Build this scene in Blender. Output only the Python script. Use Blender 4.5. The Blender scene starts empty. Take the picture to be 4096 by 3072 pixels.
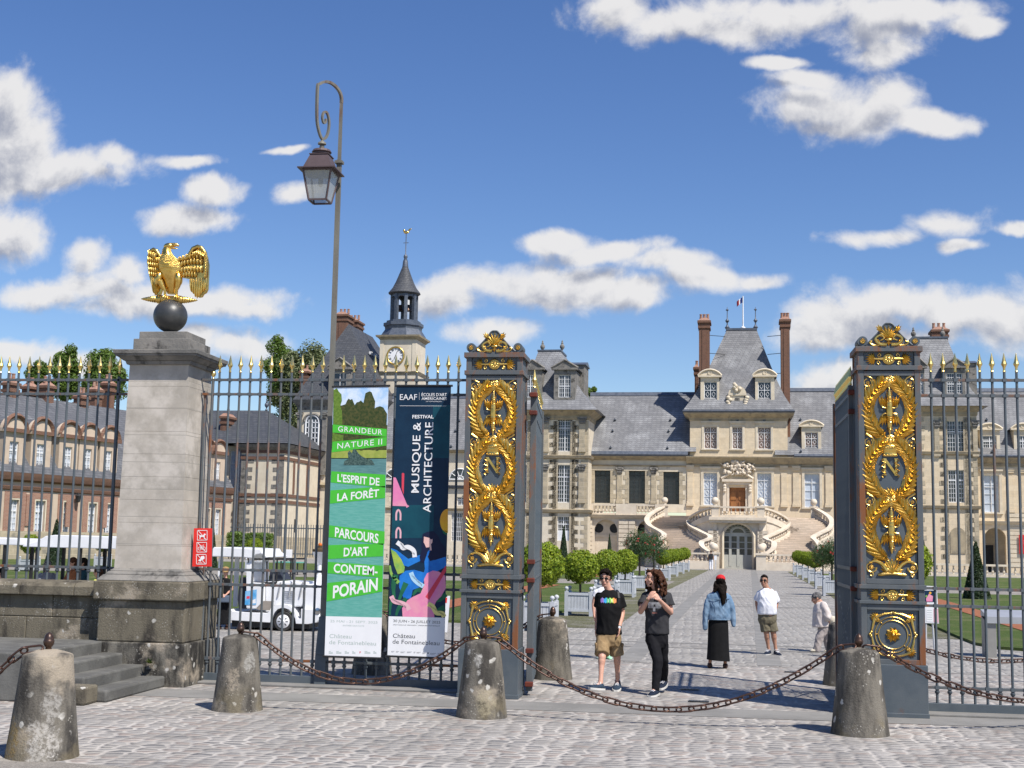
import bpy, bmesh, math, random
from mathutils import Vector, Matrix, noise
R=math.radians; PI=math.pi; S=4096/2212
sc=bpy.context.scene; C=sc.collection
random.seed(7)
# ---------------------------------------------------------------- camera
F_PX=5200.; CAMH=2.15; YAW=R(8); PIT=math.atan(627/5200); ROL=.0185
FW=Vector((-math.sin(YAW)*math.cos(PIT),math.cos(YAW)*math.cos(PIT),math.sin(PIT)))
R0=Vector((math.cos(YAW),math.sin(YAW),0)); U0=R0.cross(FW)
CR=math.cos(ROL)*R0+math.sin(ROL)*U0; CU=-math.sin(ROL)*R0+math.cos(ROL)*U0
CAM=Vector((0,0,CAMH))
cd=bpy.data.cameras.new('camera'); cam=bpy.data.objects.new('camera',cd); C.objects.link(cam)
cd.sensor_width=36; cd.lens=36*F_PX/4096; cd.clip_end=5000; cd.clip_start=.1
cam.matrix_world=Matrix(((CR.x,CU.x,-FW.x,CAM.x),(CR.y,CU.y,-FW.y,CAM.y),(CR.z,CU.z,-FW.z,CAM.z),(0,0,0,1)))
sc.camera=cam
# ---------------------------------------------------------------- light
SUN=Vector((.72,-.62,1.30)).normalized()
sl=bpy.data.lights.new('sun','SUN'); sl.energy=4.6; sl.angle=R(.53); sl.color=(1,.945,.86)
so=bpy.data.objects.new('sun',sl); C.objects.link(so); so.location=(30,-30,60)
so.rotation_euler=SUN.to_track_quat('Z','Y').to_euler()
sc.view_settings.view_transform='Standard'; sc.view_settings.look='None'
sc.view_settings.exposure=.45; sc.view_settings.gamma=1
sc.cycles.max_bounces=6; sc.cycles.transparent_max_bounces=12; sc.cycles.caustics_reflective=False; sc.cycles.caustics_refractive=False
# ---------------------------------------------------------------- pixel -> world helpers (photo measured at 4096 x 3072)
def ray(px,py,rot=0):
    d=CR*((px-2048)/F_PX)-CU*((py-1536)/F_PX)+FW
    return Matrix.Rotation(-rot,3,'Z')@d if rot else d
def at(px,py,Y,rot=0):
    d=ray(px,py,rot); return CAM+d*(Y/d.y)
def atx(px,py,X,rot=0):
    d=ray(px,py,rot); return CAM+d*(X/d.x)
def gz(px,py,z=0,rot=0):
    d=ray(px,py,rot); return CAM+d*((z-CAMH)/d.z)
def proj(p):
    v=Vector(p)-CAM; d=v.dot(FW); return 2048+F_PX*v.dot(CR)/d,1536-F_PX*v.dot(CU)/d
# ---------------------------------------------------------------- sky
W=bpy.data.worlds.new('World'); sc.world=W; W.use_nodes=True
def nd(nt,t,**k):
    n=nt.nodes.new(t)
    for a,b in k.items(): setattr(n,a,b)
    return n
def inp(nt,n,i,v):
    if hasattr(v,'is_output'): nt.links.new(v,n.inputs[i])
    else: n.inputs[i].default_value=v
def math_(nt,op,a,b=None,c=None,clamp=False):
    n=nd(nt,'ShaderNodeMath',operation=op); n.use_clamp=clamp; inp(nt,n,0,a)
    if b is not None: inp(nt,n,1,b)
    if c is not None: inp(nt,n,2,c)
    return n.outputs[0]
def vec_(nt,op,a,b=None,out=0):
    n=nd(nt,'ShaderNodeVectorMath',operation=op); inp(nt,n,0,a)
    if b is not None: inp(nt,n,1,b)
    return n.outputs[out]
def mixc(nt,f,a,b,bt='MIX'):
    n=nd(nt,'ShaderNodeMix',data_type='RGBA',blend_type=bt); inp(nt,n,0,f)
    for i,v in ((6,a),(7,b)):
        if not hasattr(v,'is_output') and len(v)==3: v=(*v,1)
        inp(nt,n,i,v)
    return n.outputs[2]
def sstep(nt,x,a,b):
    n=nd(nt,'ShaderNodeMapRange',interpolation_type='SMOOTHSTEP'); inp(nt,n,0,x); inp(nt,n,1,a); inp(nt,n,2,b); return n.outputs[0]
def noise_(nt,vec,scale,det=4,rough=.5,dist=0):
    n=nd(nt,'ShaderNodeTexNoise'); inp(nt,n,'Vector',vec); n.inputs['Scale'].default_value=scale; n.inputs['Detail'].default_value=det
    n.inputs['Roughness'].default_value=rough; n.inputs['Distortion'].default_value=dist; return n.outputs[0]
# clouds stand at directions (u=x/y, v=z/y); centre and half size measured in photo pixels, power
CL=[(60,600,210,190),(20,420,120,130),(250,650,280,85),(430,610,90,60),(170,700,180,60),
 (770,865,180,55),(880,750,100,60),(690,885,120,45),(1180,780,90,40),(1150,600,70,18),(790,620,120,26),
 (40,960,180,110),(330,1010,90,80),(560,1180,320,70),(150,1190,190,60),(860,1210,260,65),(390,1140,170,70),(480,1060,80,70),(1000,1240,110,45),
 (950,1390,200,70),(60,1420,120,40),(300,1430,220,60),(760,1360,120,60),
 (1740,1180,140,85),(1950,1130,240,60),(2150,1160,160,70),(2300,1130,170,75),(2480,1180,170,60),(1990,1330,150,60),(2560,1215,80,30),
 (2250,970,140,40),(2450,1010,200,48),(2680,1060,180,45),(2800,1110,180,48),(3030,1120,100,34),
 (3220,330,140,50),(3280,430,230,110),(3420,460,200,75),(3560,400,110,90),(3330,500,180,50),(3680,480,120,50),(3200,460,160,45),
 (2440,40,170,75),(2800,110,300,80),(3200,40,400,90),(3500,90,200,105),(3120,255,120,26),(3650,40,260,45),(3560,200,120,50),(3920,85,95,40),
 (3560,930,180,34),(3760,900,140,52),(3810,985,90,24),(4060,925,80,24),
 (3420,1260,240,90),(3650,1200,220,75),(3900,1240,220,80),(3300,1320,200,70),(4080,1290,140,100),(3560,1330,260,50),
 (3260,1540,150,60),(3380,1500,100,60),(3150,1560,90,40)]
nt=W.node_tree; nt.nodes.clear()
tc=nd(nt,'ShaderNodeTexCoord').outputs['Generated']
sx=nd(nt,'ShaderNodeSeparateXYZ'); nt.links.new(tc,sx.inputs[0])
yy=math_(nt,'MAXIMUM',sx.outputs[1],.02)
cx=nd(nt,'ShaderNodeCombineXYZ'); inp(nt,cx,0,math_(nt,'DIVIDE',sx.outputs[0],yy)); inp(nt,cx,1,math_(nt,'DIVIDE',sx.outputs[2],yy))
P=cx.outputs[0]
g=bpy.data.node_groups.new('cloud_field','ShaderNodeTree')
g.interface.new_socket('P',in_out='INPUT',socket_type='NodeSocketVector'); g.interface.new_socket('D',in_out='OUTPUT',socket_type='NodeSocketFloat')
gi=nd(g,'NodeGroupInput'); go=nd(g,'NodeGroupOutput'); p=gi.outputs[0]
wob=noise_(g,p,9,2); wn=nd(g,'ShaderNodeTexNoise'); inp(g,wn,'Vector',p); wn.inputs['Scale'].default_value=11; wn.inputs['Detail'].default_value=4
wv=vec_(g,'MULTIPLY',vec_(g,'SUBTRACT',wn.outputs[1],(.5,.5,.5)),(.06,.035,0))
pw=vec_(g,'ADD',p,wv); acc=None
for (px,py,a,b) in CL:
    d=ray(px,py); c=Vector((d.x/d.y,d.z/d.y,0)); k=1/F_PX
    # flat-bottomed: squash the lower half
    q=vec_(g,'MULTIPLY',vec_(g,'SUBTRACT',pw,c),(1/(a*k*1.25),1/(b*k*1.25),0))
    l=vec_(g,'LENGTH',q,out=1); acc=l if acc is None else math_(g,'SMOOTH_MIN',acc,l,.25)
m=math_(g,'SUBTRACT',1,acc)
fb=math_(g,'ADD',math_(g,'MULTIPLY',noise_(g,p,15,9,.62,.25),.84),math_(g,'MULTIPLY',noise_(g,p,60,6,.6,.2),.16))
dd=math_(g,'ADD',math_(g,'MULTIPLY_ADD',m,1.15,.10),math_(g,'MULTIPLY',math_(g,'SUBTRACT',fb,.5),3.1))
g.interface.new_socket('M',in_out='OUTPUT',socket_type='NodeSocketFloat'); g.interface.new_socket('N',in_out='OUTPUT',socket_type='NodeSocketFloat')
inp(g,go,0,dd); inp(g,go,1,m); inp(g,go,2,fb)
def field(v):
    n=nd(nt,'ShaderNodeGroup'); n.node_tree=g; inp(nt,n,0,v); return n.outputs
A0=field(P); A1=field(vec_(nt,'ADD',P,(.006,.016,0))); D0=A0[0]
cov=sstep(nt,D0,-.16,.74)
lit=math_(nt,'SUBTRACT',math_(nt,'MULTIPLY_ADD',math_(nt,'SUBTRACT',A0[2],A1[2]),1.5,.86),math_(nt,'MULTIPLY',sstep(nt,math_(nt,'ADD',A1[1],math_(nt,'MULTIPLY',math_(nt,'SUBTRACT',A1[2],.5),.9)),-.15,1.1),.56),clamp=True)
ccol=mixc(nt,sstep(nt,lit,.12,.82),(.40,.43,.53),(1.0,.985,.98))
sky=nd(nt,'ShaderNodeTexSky',sky_type='NISHITA'); sky.sun_disc=False; sky.sun_elevation=math.asin(SUN.z)
sky.sun_rotation=math.atan2(SUN.x,SUN.y); sky.altitude=80; sky.air_density=1.0; sky.dust_density=.2; sky.ozone_density=3.0
hs=nd(nt,'ShaderNodeHueSaturation'); hs.inputs[0].default_value=.512; hs.inputs[1].default_value=1.20; hs.inputs[2].default_value=.95
nt.links.new(sky.outputs[0],hs.inputs['Color'])
b1=nd(nt,'ShaderNodeBackground'); nt.links.new(hs.outputs[0],b1.inputs[0]); b1.inputs[1].default_value=.10
b2=nd(nt,'ShaderNodeBackground'); nt.links.new(ccol,b2.inputs[0]); b2.inputs[1].default_value=.62
ms=nd(nt,'ShaderNodeMixShader'); front=sstep(nt,sx.outputs[1],.05,.3)
inp(nt,ms,0,math_(nt,'MULTIPLY',math_(nt,'MULTIPLY',cov,.95),front)); nt.links.new(b1.outputs[0],ms.inputs[1]); nt.links.new(b2.outputs[0],ms.inputs[2])
wo=nd(nt,'ShaderNodeOutputWorld'); nt.links.new(ms.outputs[0],wo.inputs[0])
W.cycles.sampling_method='MANUAL'; W.cycles.sample_map_resolution=512
# ---------------------------------------------------------------- mesh builder
OFF={}
class MB:
    def __init__(s): s.v=[];s.f=[];s.m=[];s.k=0
    def add(s,v,f):
        o=len(s.v); s.v+=[tuple(p) for p in v]; s.f+=[tuple(i+o for i in q) for q in f]; s.m+=[s.k]*len(f); return s
    def box(s,x0,y0,z0,x1,y1,z1):
        if x1<x0:x0,x1=x1,x0
        if y1<y0:y0,y1=y1,y0
        if z1<z0:z0,z1=z1,z0
        return s.add([(x0,y0,z0),(x1,y0,z0),(x1,y1,z0),(x0,y1,z0),(x0,y0,z1),(x1,y0,z1),(x1,y1,z1),(x0,y1,z1)],
            [(3,2,1,0),(4,5,6,7),(0,1,5,4),(1,2,6,5),(2,3,7,6),(3,0,4,7)])
    def frus(s,x0,y0,z0,x1,y1,a0,b0,z1,a1,b1):
        return s.add([(x0,y0,z0),(x1,y0,z0),(x1,y1,z0),(x0,y1,z0),(a0,b0,z1),(a1,b0,z1),(a1,b1,z1),(a0,b1,z1)],
            [(3,2,1,0),(4,5,6,7),(0,1,5,4),(1,2,6,5),(2,3,7,6),(3,0,4,7)])
    def obox(s,c,sz,M=None):
        M=M or Matrix.Identity(3); c=Vector(c); h=[i/2 for i in sz]
        vs=[c+M@Vector((a*h[0],b*h[1],d*h[2])) for d in(-1,1) for a,b in((-1,-1),(1,-1),(1,1),(-1,1))]
        return s.add(vs,[(3,2,1,0),(4,5,6,7),(0,1,5,4),(1,2,6,5),(2,3,7,6),(3,0,4,7)])
    def prism(s,pts,a,b,ax='y'):
        # polygon in the other two axes, extruded a..b along ax
        def mk(p,t): return {'y':(p[0],t,p[1]),'x':(t,p[0],p[1]),'z':(p[0],p[1],t)}[ax]
        n=len(pts); A=sum(pts[i][0]*pts[(i+1)%n][1]-pts[(i+1)%n][0]*pts[i][1] for i in range(n))
        if (A<0)!=(ax=='y'): pts=pts[::-1]
        # make orientation outward: front face at a looks to -axis
        vs=[mk(p,a) for p in pts]+[mk(p,b) for p in pts]
        fs=[tuple(range(n))[::-1],tuple(range(n,2*n))]+[(i,(i+1)%n,n+(i+1)%n,n+i) for i in range(n)]
        return s.add(vs,fs)
    def flat(s,pts,ax,t):
        def mk(p): return {'y':(p[0],t,p[1]),'x':(t,p[0],p[1]),'z':(p[0],p[1],t)}[ax]
        return s.add([mk(p) for p in pts],[tuple(range(len(pts)))])
    def lathe(s,prof,c=(0,0,0),n=16,M=None,sx=1,sy=1,ph=0):
        c=Vector(c);vs=[];L=len(prof)
        for r,z in prof:
            for i in range(n):
                t=2*PI*i/n+ph; p=Vector((r*math.cos(t)*sx,r*math.sin(t)*sy,z)); vs.append(c+(M@p if M else p))
        fs=[(a*n+i,a*n+(i+1)%n,(a+1)*n+(i+1)%n,(a+1)*n+i) for a in range(L-1) for i in range(n)]
        fs+=[tuple(range(n))[::-1],tuple((L-1)*n+i for i in range(n))]
        return s.add(vs,fs)
    def loft(s,rings,cap=True,closed=True):
        n=len(rings[0]);vs=[p for r in rings for p in r];L=len(rings);m=n if closed else n-1
        fs=[(a*n+i,a*n+(i+1)%n,(a+1)*n+(i+1)%n,(a+1)*n+i) for a in range(L-1) for i in range(m)]
        if cap and closed: fs+=[tuple(range(n))[::-1],tuple((L-1)*n+i for i in range(n))]
        return s.add(vs,fs)
    def tube(s,path,r,n=8,closed=False,up=None,sq=1,ph=0):
        path=[Vector(p) for p in path]; L=len(path); rings=[]; prev=None
        for i,p in enumerate(path):
            if closed: t=path[(i+1)%L]-path[i-1]
            else: t=path[min(i+1,L-1)]-path[max(i-1,0)]
            t.normalize()
            if prev is None:
                u=Vector(up) if up else (Vector((0,0,1)) if abs(t.z)<.9 else Vector((0,1,0)))
            else: u=prev
            u=(u-t*u.dot(t)); 
            if u.length<1e-6: u=t.orthogonal()
            u.normalize(); prev=u; w=t.cross(u); rr=r[i] if isinstance(r,(list,tuple)) else r
            rings.append([p+u*(rr*math.cos(2*PI*k/n+ph))+w*(rr*sq*math.sin(2*PI*k/n+ph)) for k in range(n)])
        if closed: rings.append(rings[0])
        return s.loft(rings,cap=not closed)
    def bar(s,a,b,r,n=8,sq=1,up=None,ph=0): return s.tube([a,b],r,n,up=up,sq=sq,ph=ph)
    def ell(s,c,r,nu=12,nv=8,M=None):
        c=Vector(c); vs=[];fs=[]
        for j in range(1,nv):
            f=PI*j/nv
            for i in range(nu):
                t=2*PI*i/nu; p=Vector((r[0]*math.sin(f)*math.cos(t),r[1]*math.sin(f)*math.sin(t),r[2]*math.cos(f))); vs.append(c+(M@p if M else p))
        a=len(vs); q=Vector((0,0,r[2])); vs+=[c+(M@q if M else q),c-(M@q if M else q)]
        for j in range(nv-2):
            for i in range(nu): fs.append((j*nu+i,(j+1)*nu+i,(j+1)*nu+(i+1)%nu,j*nu+(i+1)%nu))
        for i in range(nu): fs.append((a,i,(i+1)%nu)); fs.append((a+1,(nv-2)*nu+(i+1)%nu,(nv-2)*nu+i))
        return s.add(vs,fs)
    def mesh(s,name,mats,smooth=None,off=None):
        me=bpy.data.meshes.new(name)
        vs=[(p[0]-off[0],p[1]-off[1],p[2]-off[2]) for p in s.v] if off else s.v
        me.from_pydata(vs,[],s.f)
        for m in (mats if isinstance(mats,(list,tuple)) else [mats]): me.materials.append(m)
        if max(s.m or [0])>0: me.polygons.foreach_set('material_index',s.m)
        if smooth: me.shade_smooth(); me.set_sharp_from_angle(angle=R(smooth))
        me.update(); return me
    def build(s,name,mats,parent=None,smooth=None,bevel=0):
        off=OFF.get(parent.name) if parent else None
        o=bpy.data.objects.new(name,s.mesh(name,mats,smooth,off)); C.objects.link(o)
        if parent: o.parent=parent; OFF[o.name]=off
        if bevel:
            b=o.modifiers.new('b','BEVEL'); b.width=bevel; b.segments=2; b.limit_method='ANGLE'; b.angle_limit=R(50)
        return o
def tag(o,label,cat,group=None):
    o['label']=label; o['category']=cat
    if group: o['group']=group
    return o
def root(name,label,cat,loc=(0,0,0),rot=0,group=None,local=False,rz=0):
    o=bpy.data.objects.new(name,None); C.objects.link(o); o.empty_display_size=.2
    loc=Vector(loc); o.location=Matrix.Rotation(rot,3,'Z')@loc; o.rotation_euler=(0,0,rot+rz)
    OFF[o.name]=None if local else tuple(loc)
    return tag(o,label,cat,group)
def struct(name,mb,mats,smooth=None):
    o=mb.build(name,mats,None,smooth); o['kind']='structure'; return o
def dup(o,parent=None):
    c=o.copy(); C.objects.link(c)
    if parent: c.parent=parent
    OFF[c.name]=OFF.get(o.name)
    for ch in list(o.children): dup(ch,c)
    return c
def put(o,loc,rz=0,label=None,group=None):
    o.location=loc; o.rotation_euler=(0,0,rz)
    if label: o['label']=label
    if group: o['group']=group
    return o
# ---------------------------------------------------------------- materials
def newmat(name):
    m=bpy.data.materials.new(name); m.use_nodes=True; nt=m.node_tree; b=nt.nodes['Principled BSDF']; return m,nt,b
def objc(nt,scale=None):
    t=nd(nt,'ShaderNodeTexCoord').outputs['Object']
    return vec_(nt,'MULTIPLY',t,scale) if scale else t
def bump(nt,b,h,dist=.01,st=.6):
    n=nd(nt,'ShaderNodeBump'); inp(nt,n,'Height',h); n.inputs['Distance'].default_value=dist; n.inputs['Strength'].default_value=st
    nt.links.new(n.outputs[0],b.inputs['Normal'])
def setp(b,rough=.6,metal=0,spec=.4):
    b.inputs['Roughness'].default_value=rough; b.inputs['Metallic'].default_value=metal; b.inputs['Specular IOR Level'].default_value=spec
def M(name,c,c2=None,rough=.6,metal=0,sc=3,lo=.35,hi=.65,spec=.3,bd=0,bs=40,c3=None,s3=.8,t3=(.55,.7),streak=None):
    """base c, blotches c2, stains c3 (own scale/threshold), optional vertical streak stretch"""
    m,nt,b=newmat(name); setp(b,rough,metal,spec); t=objc(nt); c2=c2 or tuple(x*.8 for x in c)
    ts=objc(nt,streak) if streak else t
    f=sstep(nt,noise_(nt,ts,sc,6,.62),lo,hi); col=mixc(nt,f,c,c2)
    if c3:
        f3=sstep(nt,noise_(nt,ts,s3,7,.7),t3[0],t3[1]); col=mixc(nt,f3,col,c3)
    inp(nt,b,'Base Color',col)
    if bd: bump(nt,b,noise_(nt,t,bs,5,.6),bd)
    return m
def brickmat(name,c,c2,mortar,bw,bh,ms=.012,rough=.8,ax='xz',sm=.1,bd=.01,off=.5,bl=None,blt=(.5,.7),bls=.6,var=.25,warp=0):
    m,nt,b=newmat(name); setp(b,rough,0,.25); t=objc(nt)
    s=nd(nt,'ShaderNodeSeparateXYZ'); nt.links.new(t,s.inputs[0]); cb=nd(nt,'ShaderNodeCombineXYZ')
    if ax=='xz': inp(nt,cb,0,math_(nt,'ADD',s.outputs[0],s.outputs[1])); inp(nt,cb,1,s.outputs[2])
    else: inp(nt,cb,0,s.outputs[0]); inp(nt,cb,1,s.outputs[1])
    v=cb.outputs[0]
    if warp:
        wn=nd(nt,'ShaderNodeTexNoise'); inp(nt,wn,'Vector',v); wn.inputs['Scale'].default_value=4; wn.inputs['Detail'].default_value=2
        v=vec_(nt,'ADD',v,vec_(nt,'MULTIPLY',vec_(nt,'SUBTRACT',wn.outputs[1],(.5,.5,.5)),(warp,warp,0)))
    br=nd(nt,'ShaderNodeTexBrick'); inp(nt,br,'Vector',v); br.inputs['Scale'].default_value=1; br.inputs['Brick Width'].default_value=bw; br.inputs['Row Height'].default_value=bh
    br.inputs['Mortar Size'].default_value=ms; br.inputs['Mortar Smooth'].default_value=sm; br.offset=off
    br.inputs['Color1'].default_value=(0,0,0,1); br.inputs['Color2'].default_value=(1,1,1,1); br.inputs['Mortar'].default_value=(.5,.5,.5,1); br.inputs['Bias'].default_value=0
    col=mixc(nt,br.outputs[0],c,c2)
    n=noise_(nt,t,2.2,6,.65); col=mixc(nt,var,col,mixc(nt,n,(.25,.25,.25),(1.6,1.55,1.5)),'MULTIPLY')
    if bl: col=mixc(nt,sstep(nt,noise_(nt,t,bls,7,.68),blt[0],blt[1]),col,bl)
    col=mixc(nt,br.outputs[1],col,mortar); inp(nt,b,'Base Color',col)
    h=math_(nt,'SUBTRACT',math_(nt,'MULTIPLY',noise_(nt,t,30,3),.3),br.outputs[1]); bump(nt,b,h,bd)
    return m
IRON=M('painted_iron',(.070,.088,.104),(.095,.112,.125),.5,0,2.5,spec=.45,c3=(.13,.052,.022),s3=1.1,t3=(.63,.72),bd=.002,bs=60)
IRONR=M('rusty_painted_iron',(.085,.098,.108),(.11,.12,.125),.6,0,4,spec=.35,c3=(.20,.075,.028),s3=2.0,t3=(.50,.62),bd=.002,bs=60,streak=(1,1,.35))
GOLD=M('gilding',(.84,.58,.18),(.70,.45,.11),.30,1,9,spec=.5,c3=(.42,.24,.06),s3=16,t3=(.56,.75),bd=.004,bs=70)
GOLDF=M('worn_gilding',(.92,.70,.27),(.80,.56,.17),.3,1,6,spec=.5,c3=(.34,.17,.06),s3=5,t3=(.66,.78),bd=.002,bs=50)
CHAIN=M('rusty_chain_iron',(.065,.038,.030),(.105,.053,.036),.40,.5,14,spec=.5,c3=(.045,.03,.028),s3=9,bd=.004,bs=80)
ACORN=M('dark_bronze',(.060,.040,.034),(.10,.055,.035),.35,.6,10,spec=.5,bd=.003,bs=50)
DARK=M('dark_lead',(.05,.052,.053),(.075,.075,.073),.42,.35,4,spec=.5,bd=.002)
SLATE=brickmat('slate',(.165,.170,.182),(.205,.21,.222),(.125,.128,.138),.45,.22,.02,.6,bd=.015,bl=(.32,.325,.335),blt=(.44,.72),bls=.45,var=.7)
SLATEM=brickmat('grey_slate',(.105,.111,.124),(.14,.145,.158),(.075,.078,.088),.45,.22,.02,.62,bd=.015,bl=(.20,.205,.215),blt=(.50,.75),bls=.45,var=.5)
SLATED=brickmat('dark_slate',(.060,.066,.078),(.085,.09,.10),(.04,.042,.05),.45,.22,.02,.6,bd=.02,bl=(.12,.125,.13),blt=(.58,.8),bls=.3,var=.4)
LEAD=M('lead',(.070,.085,.112),(.11,.125,.155),.45,.2,3,spec=.5)
ASH=brickmat('ashlar_stone',(.64,.53,.375),(.69,.585,.43),(.57,.47,.33),1.3,.55,.012,.85,bd=.006,bl=(.50,.44,.34),blt=(.50,.74),bls=.35,var=.45)
ASHP=M('pale_trim_stone',(.66,.58,.45),(.55,.48,.37),.85,0,1.2,bd=.01,bs=8,c3=(.33,.29,.22),s3=.9,t3=(.60,.75))
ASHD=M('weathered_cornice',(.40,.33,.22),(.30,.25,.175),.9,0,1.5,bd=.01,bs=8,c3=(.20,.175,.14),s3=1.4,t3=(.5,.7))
PLAS=M('lime_plaster',(.66,.59,.47),(.58,.51,.40),.9,0,1.1,c3=(.42,.37,.29),s3=.7,t3=(.6,.75))
QUO=brickmat('sandstone_quoins',(.37,.32,.235),(.48,.41,.295),(.5,.43,.32),.9,.42,.02,.9,bd=.01,bl=(.24,.22,.18),blt=(.5,.7),bls=.9,var=.35)
PLASP=M('pink_lime_plaster',(.53,.43,.335),(.47,.375,.29),.9,0,1.3,c3=(.40,.33,.25),s3=.9,t3=(.6,.75))
BRICK=brickmat('red_brick',(.165,.075,.050),(.105,.048,.034),(.24,.16,.115),.24,.075,.012,.85,bd=.006,bl=(.16,.075,.05),blt=(.55,.75),bls=.5,var=.45)
BRICKB=brickmat('pale_red_brick',(.33,.165,.115),(.26,.12,.085),(.38,.29,.23),.3,.1,.014,.85,bd=.006,var=.3)
STAIRM=M('pale_stair_stone',(.66,.58,.47),(.58,.50,.40),.85,0,1.6,bd=.008,bs=10,c3=(.40,.355,.29),s3=1.3,t3=(.6,.75))
TREAD=brickmat('stair_treads',(.56,.47,.38),(.47,.39,.31),(.38,.32,.26),1.2,.16,.02,.9,bd=.01,var=.35)
WHITEF=M('white_window_paint',(.74,.75,.76),(.66,.67,.69),.5,0,3)
def glass(name,c,r=.08):
    m,nt,b=newmat(name); setp(b,r,0,.6); t=objc(nt); inp(nt,b,'Base Color',mixc(nt,noise_(nt,t,.9,3),c,tuple(x*2.0 for x in c))); return m
GLASS=glass('window_glass',(.028,.034,.042)); GLASSB=glass('pale_blind_glass',(.30,.34,.40),.2); GLASSM=glass('curtained_glass',(.15,.10,.08),.2)
GRILL=M('window_grille_iron',(.035,.038,.038),(.05,.052,.05),.6,0,5)
OAK=M('oak_door',(.30,.13,.045),(.20,.08,.03),.5,0,3,streak=(1,1,.2))
PILSTONE=brickmat('pillar_limestone',(.37,.345,.305),(.45,.415,.365),(.36,.335,.295),2.3,.40,.005,.92,bd=.006,bl=(.54,.495,.44),blt=(.44,.66),bls=1.6,var=.75)
CAPST=M('grey_weathered_stone',(.235,.22,.20),(.155,.15,.14),.92,0,2.4,bd=.012,bs=22,c3=(.06,.058,.054),s3=2.2,t3=(.52,.66))
STEPST=M('grey_step_stone',(.150,.148,.138),(.095,.094,.089),.9,0,2.2,bd=.008,bs=30,c3=(.26,.25,.22),s3=5,t3=(.62,.7))
SLAB=M('grey_slab',(.235,.228,.215),(.185,.18,.17),.85,0,1.4,bd=.004,bs=30,c3=(.34,.33,.31),s3=2,t3=(.6,.75))
def bollard_mat(name='lichened_bollard_stone',A=(.185,.168,.140),B=(.050,.046,.041),mv=True,lo_=.36,hi_=.66,lowy=.45,patches=()):
    m,nt,b=newmat(name); setp(b,.92,0,.2); t=objc(nt)
    oi=nd(nt,'ShaderNodeObjectInfo')
    if mv: t=vec_(nt,'ADD',t,vec_(nt,'MULTIPLY',oi.outputs['Location'],(1.7,1.3,0)))
    col=mixc(nt,sstep(nt,noise_(nt,vec_(nt,'MULTIPLY',t,(1.6,1.6,.5)),2.6,7,.65),lo_,hi_),A,B)
    col=mixc(nt,sstep(nt,noise_(nt,t,1.6,5,.6),.56,.68),col,(.34,.29,.225))
    vo=nd(nt,'ShaderNodeTexVoronoi'); inp(nt,vo,'Vector',vec_(nt,'ADD',t,vec_(nt,'MULTIPLY',noise_(nt,t,9,3),(.12,.12,.12)))); vo.inputs['Scale'].default_value=7
    sp=math_(nt,'MULTIPLY',math_(nt,'SUBTRACT',1,sstep(nt,vo.outputs[0],.16,.26)),sstep(nt,noise_(nt,t,2.1,2),.52,.6))
    col=mixc(nt,sp,col,(.48,.46,.42))
    vo2=nd(nt,'ShaderNodeTexVoronoi'); inp(nt,vo2,'Vector',t); vo2.inputs['Scale'].default_value=30
    sp2=math_(nt,'MULTIPLY',math_(nt,'SUBTRACT',1,sstep(nt,vo2.outputs[0],.15,.3)),sstep(nt,noise_(nt,t,3.1,2),.53,.63))
    col=mixc(nt,sp2,col,(.36,.34,.30))
    s=nd(nt,'ShaderNodeSeparateXYZ'); nt.links.new(nd(nt,'ShaderNodeTexCoord').outputs['Object'],s.inputs[0])
    low=math_(nt,'MULTIPLY',math_(nt,'SUBTRACT',1,sstep(nt,s.outputs[2],.1,.42)),sstep(nt,noise_(nt,t,2.7,5),.5,.6))
    col=mixc(nt,math_(nt,'MULTIPLY',low,lowy),col,(.20,.165,.10)); 
    for px_,py_,pz_,pr_,pc_ in patches:
        dd=vec_(nt,'DISTANCE',vec_(nt,'MULTIPLY',nd(nt,'ShaderNodeTexCoord').outputs['Object'],(1,1,.7)),(px_,py_,pz_*.7),out=1); mk=math_(nt,'SUBTRACT',1,sstep(nt,math_(nt,'ADD',dd,math_(nt,'MULTIPLY',math_(nt,'SUBTRACT',noise_(nt,t,8,7,.7),.5),pr_*2.2)),pr_*.6,pr_)); mk=math_(nt,'MULTIPLY',mk,sstep(nt,noise_(nt,t,22,5,.7),.36,.60)); col=mixc(nt,math_(nt,'MULTIPLY',mk,.62),col,pc_)
    inp(nt,b,'Base Color',col)
    bump(nt,b,noise_(nt,t,45,5,.65),.012,.8); return m
BOLL=bollard_mat(); OLDST=bollard_mat('mossy_sandstone',(.165,.145,.108),(.045,.040,.034),False,.42,.72,.0); PLINST=bollard_mat('stained_plinth_stone',(.185,.172,.145),(.032,.030,.027),False,.36,.62,.0)
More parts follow.
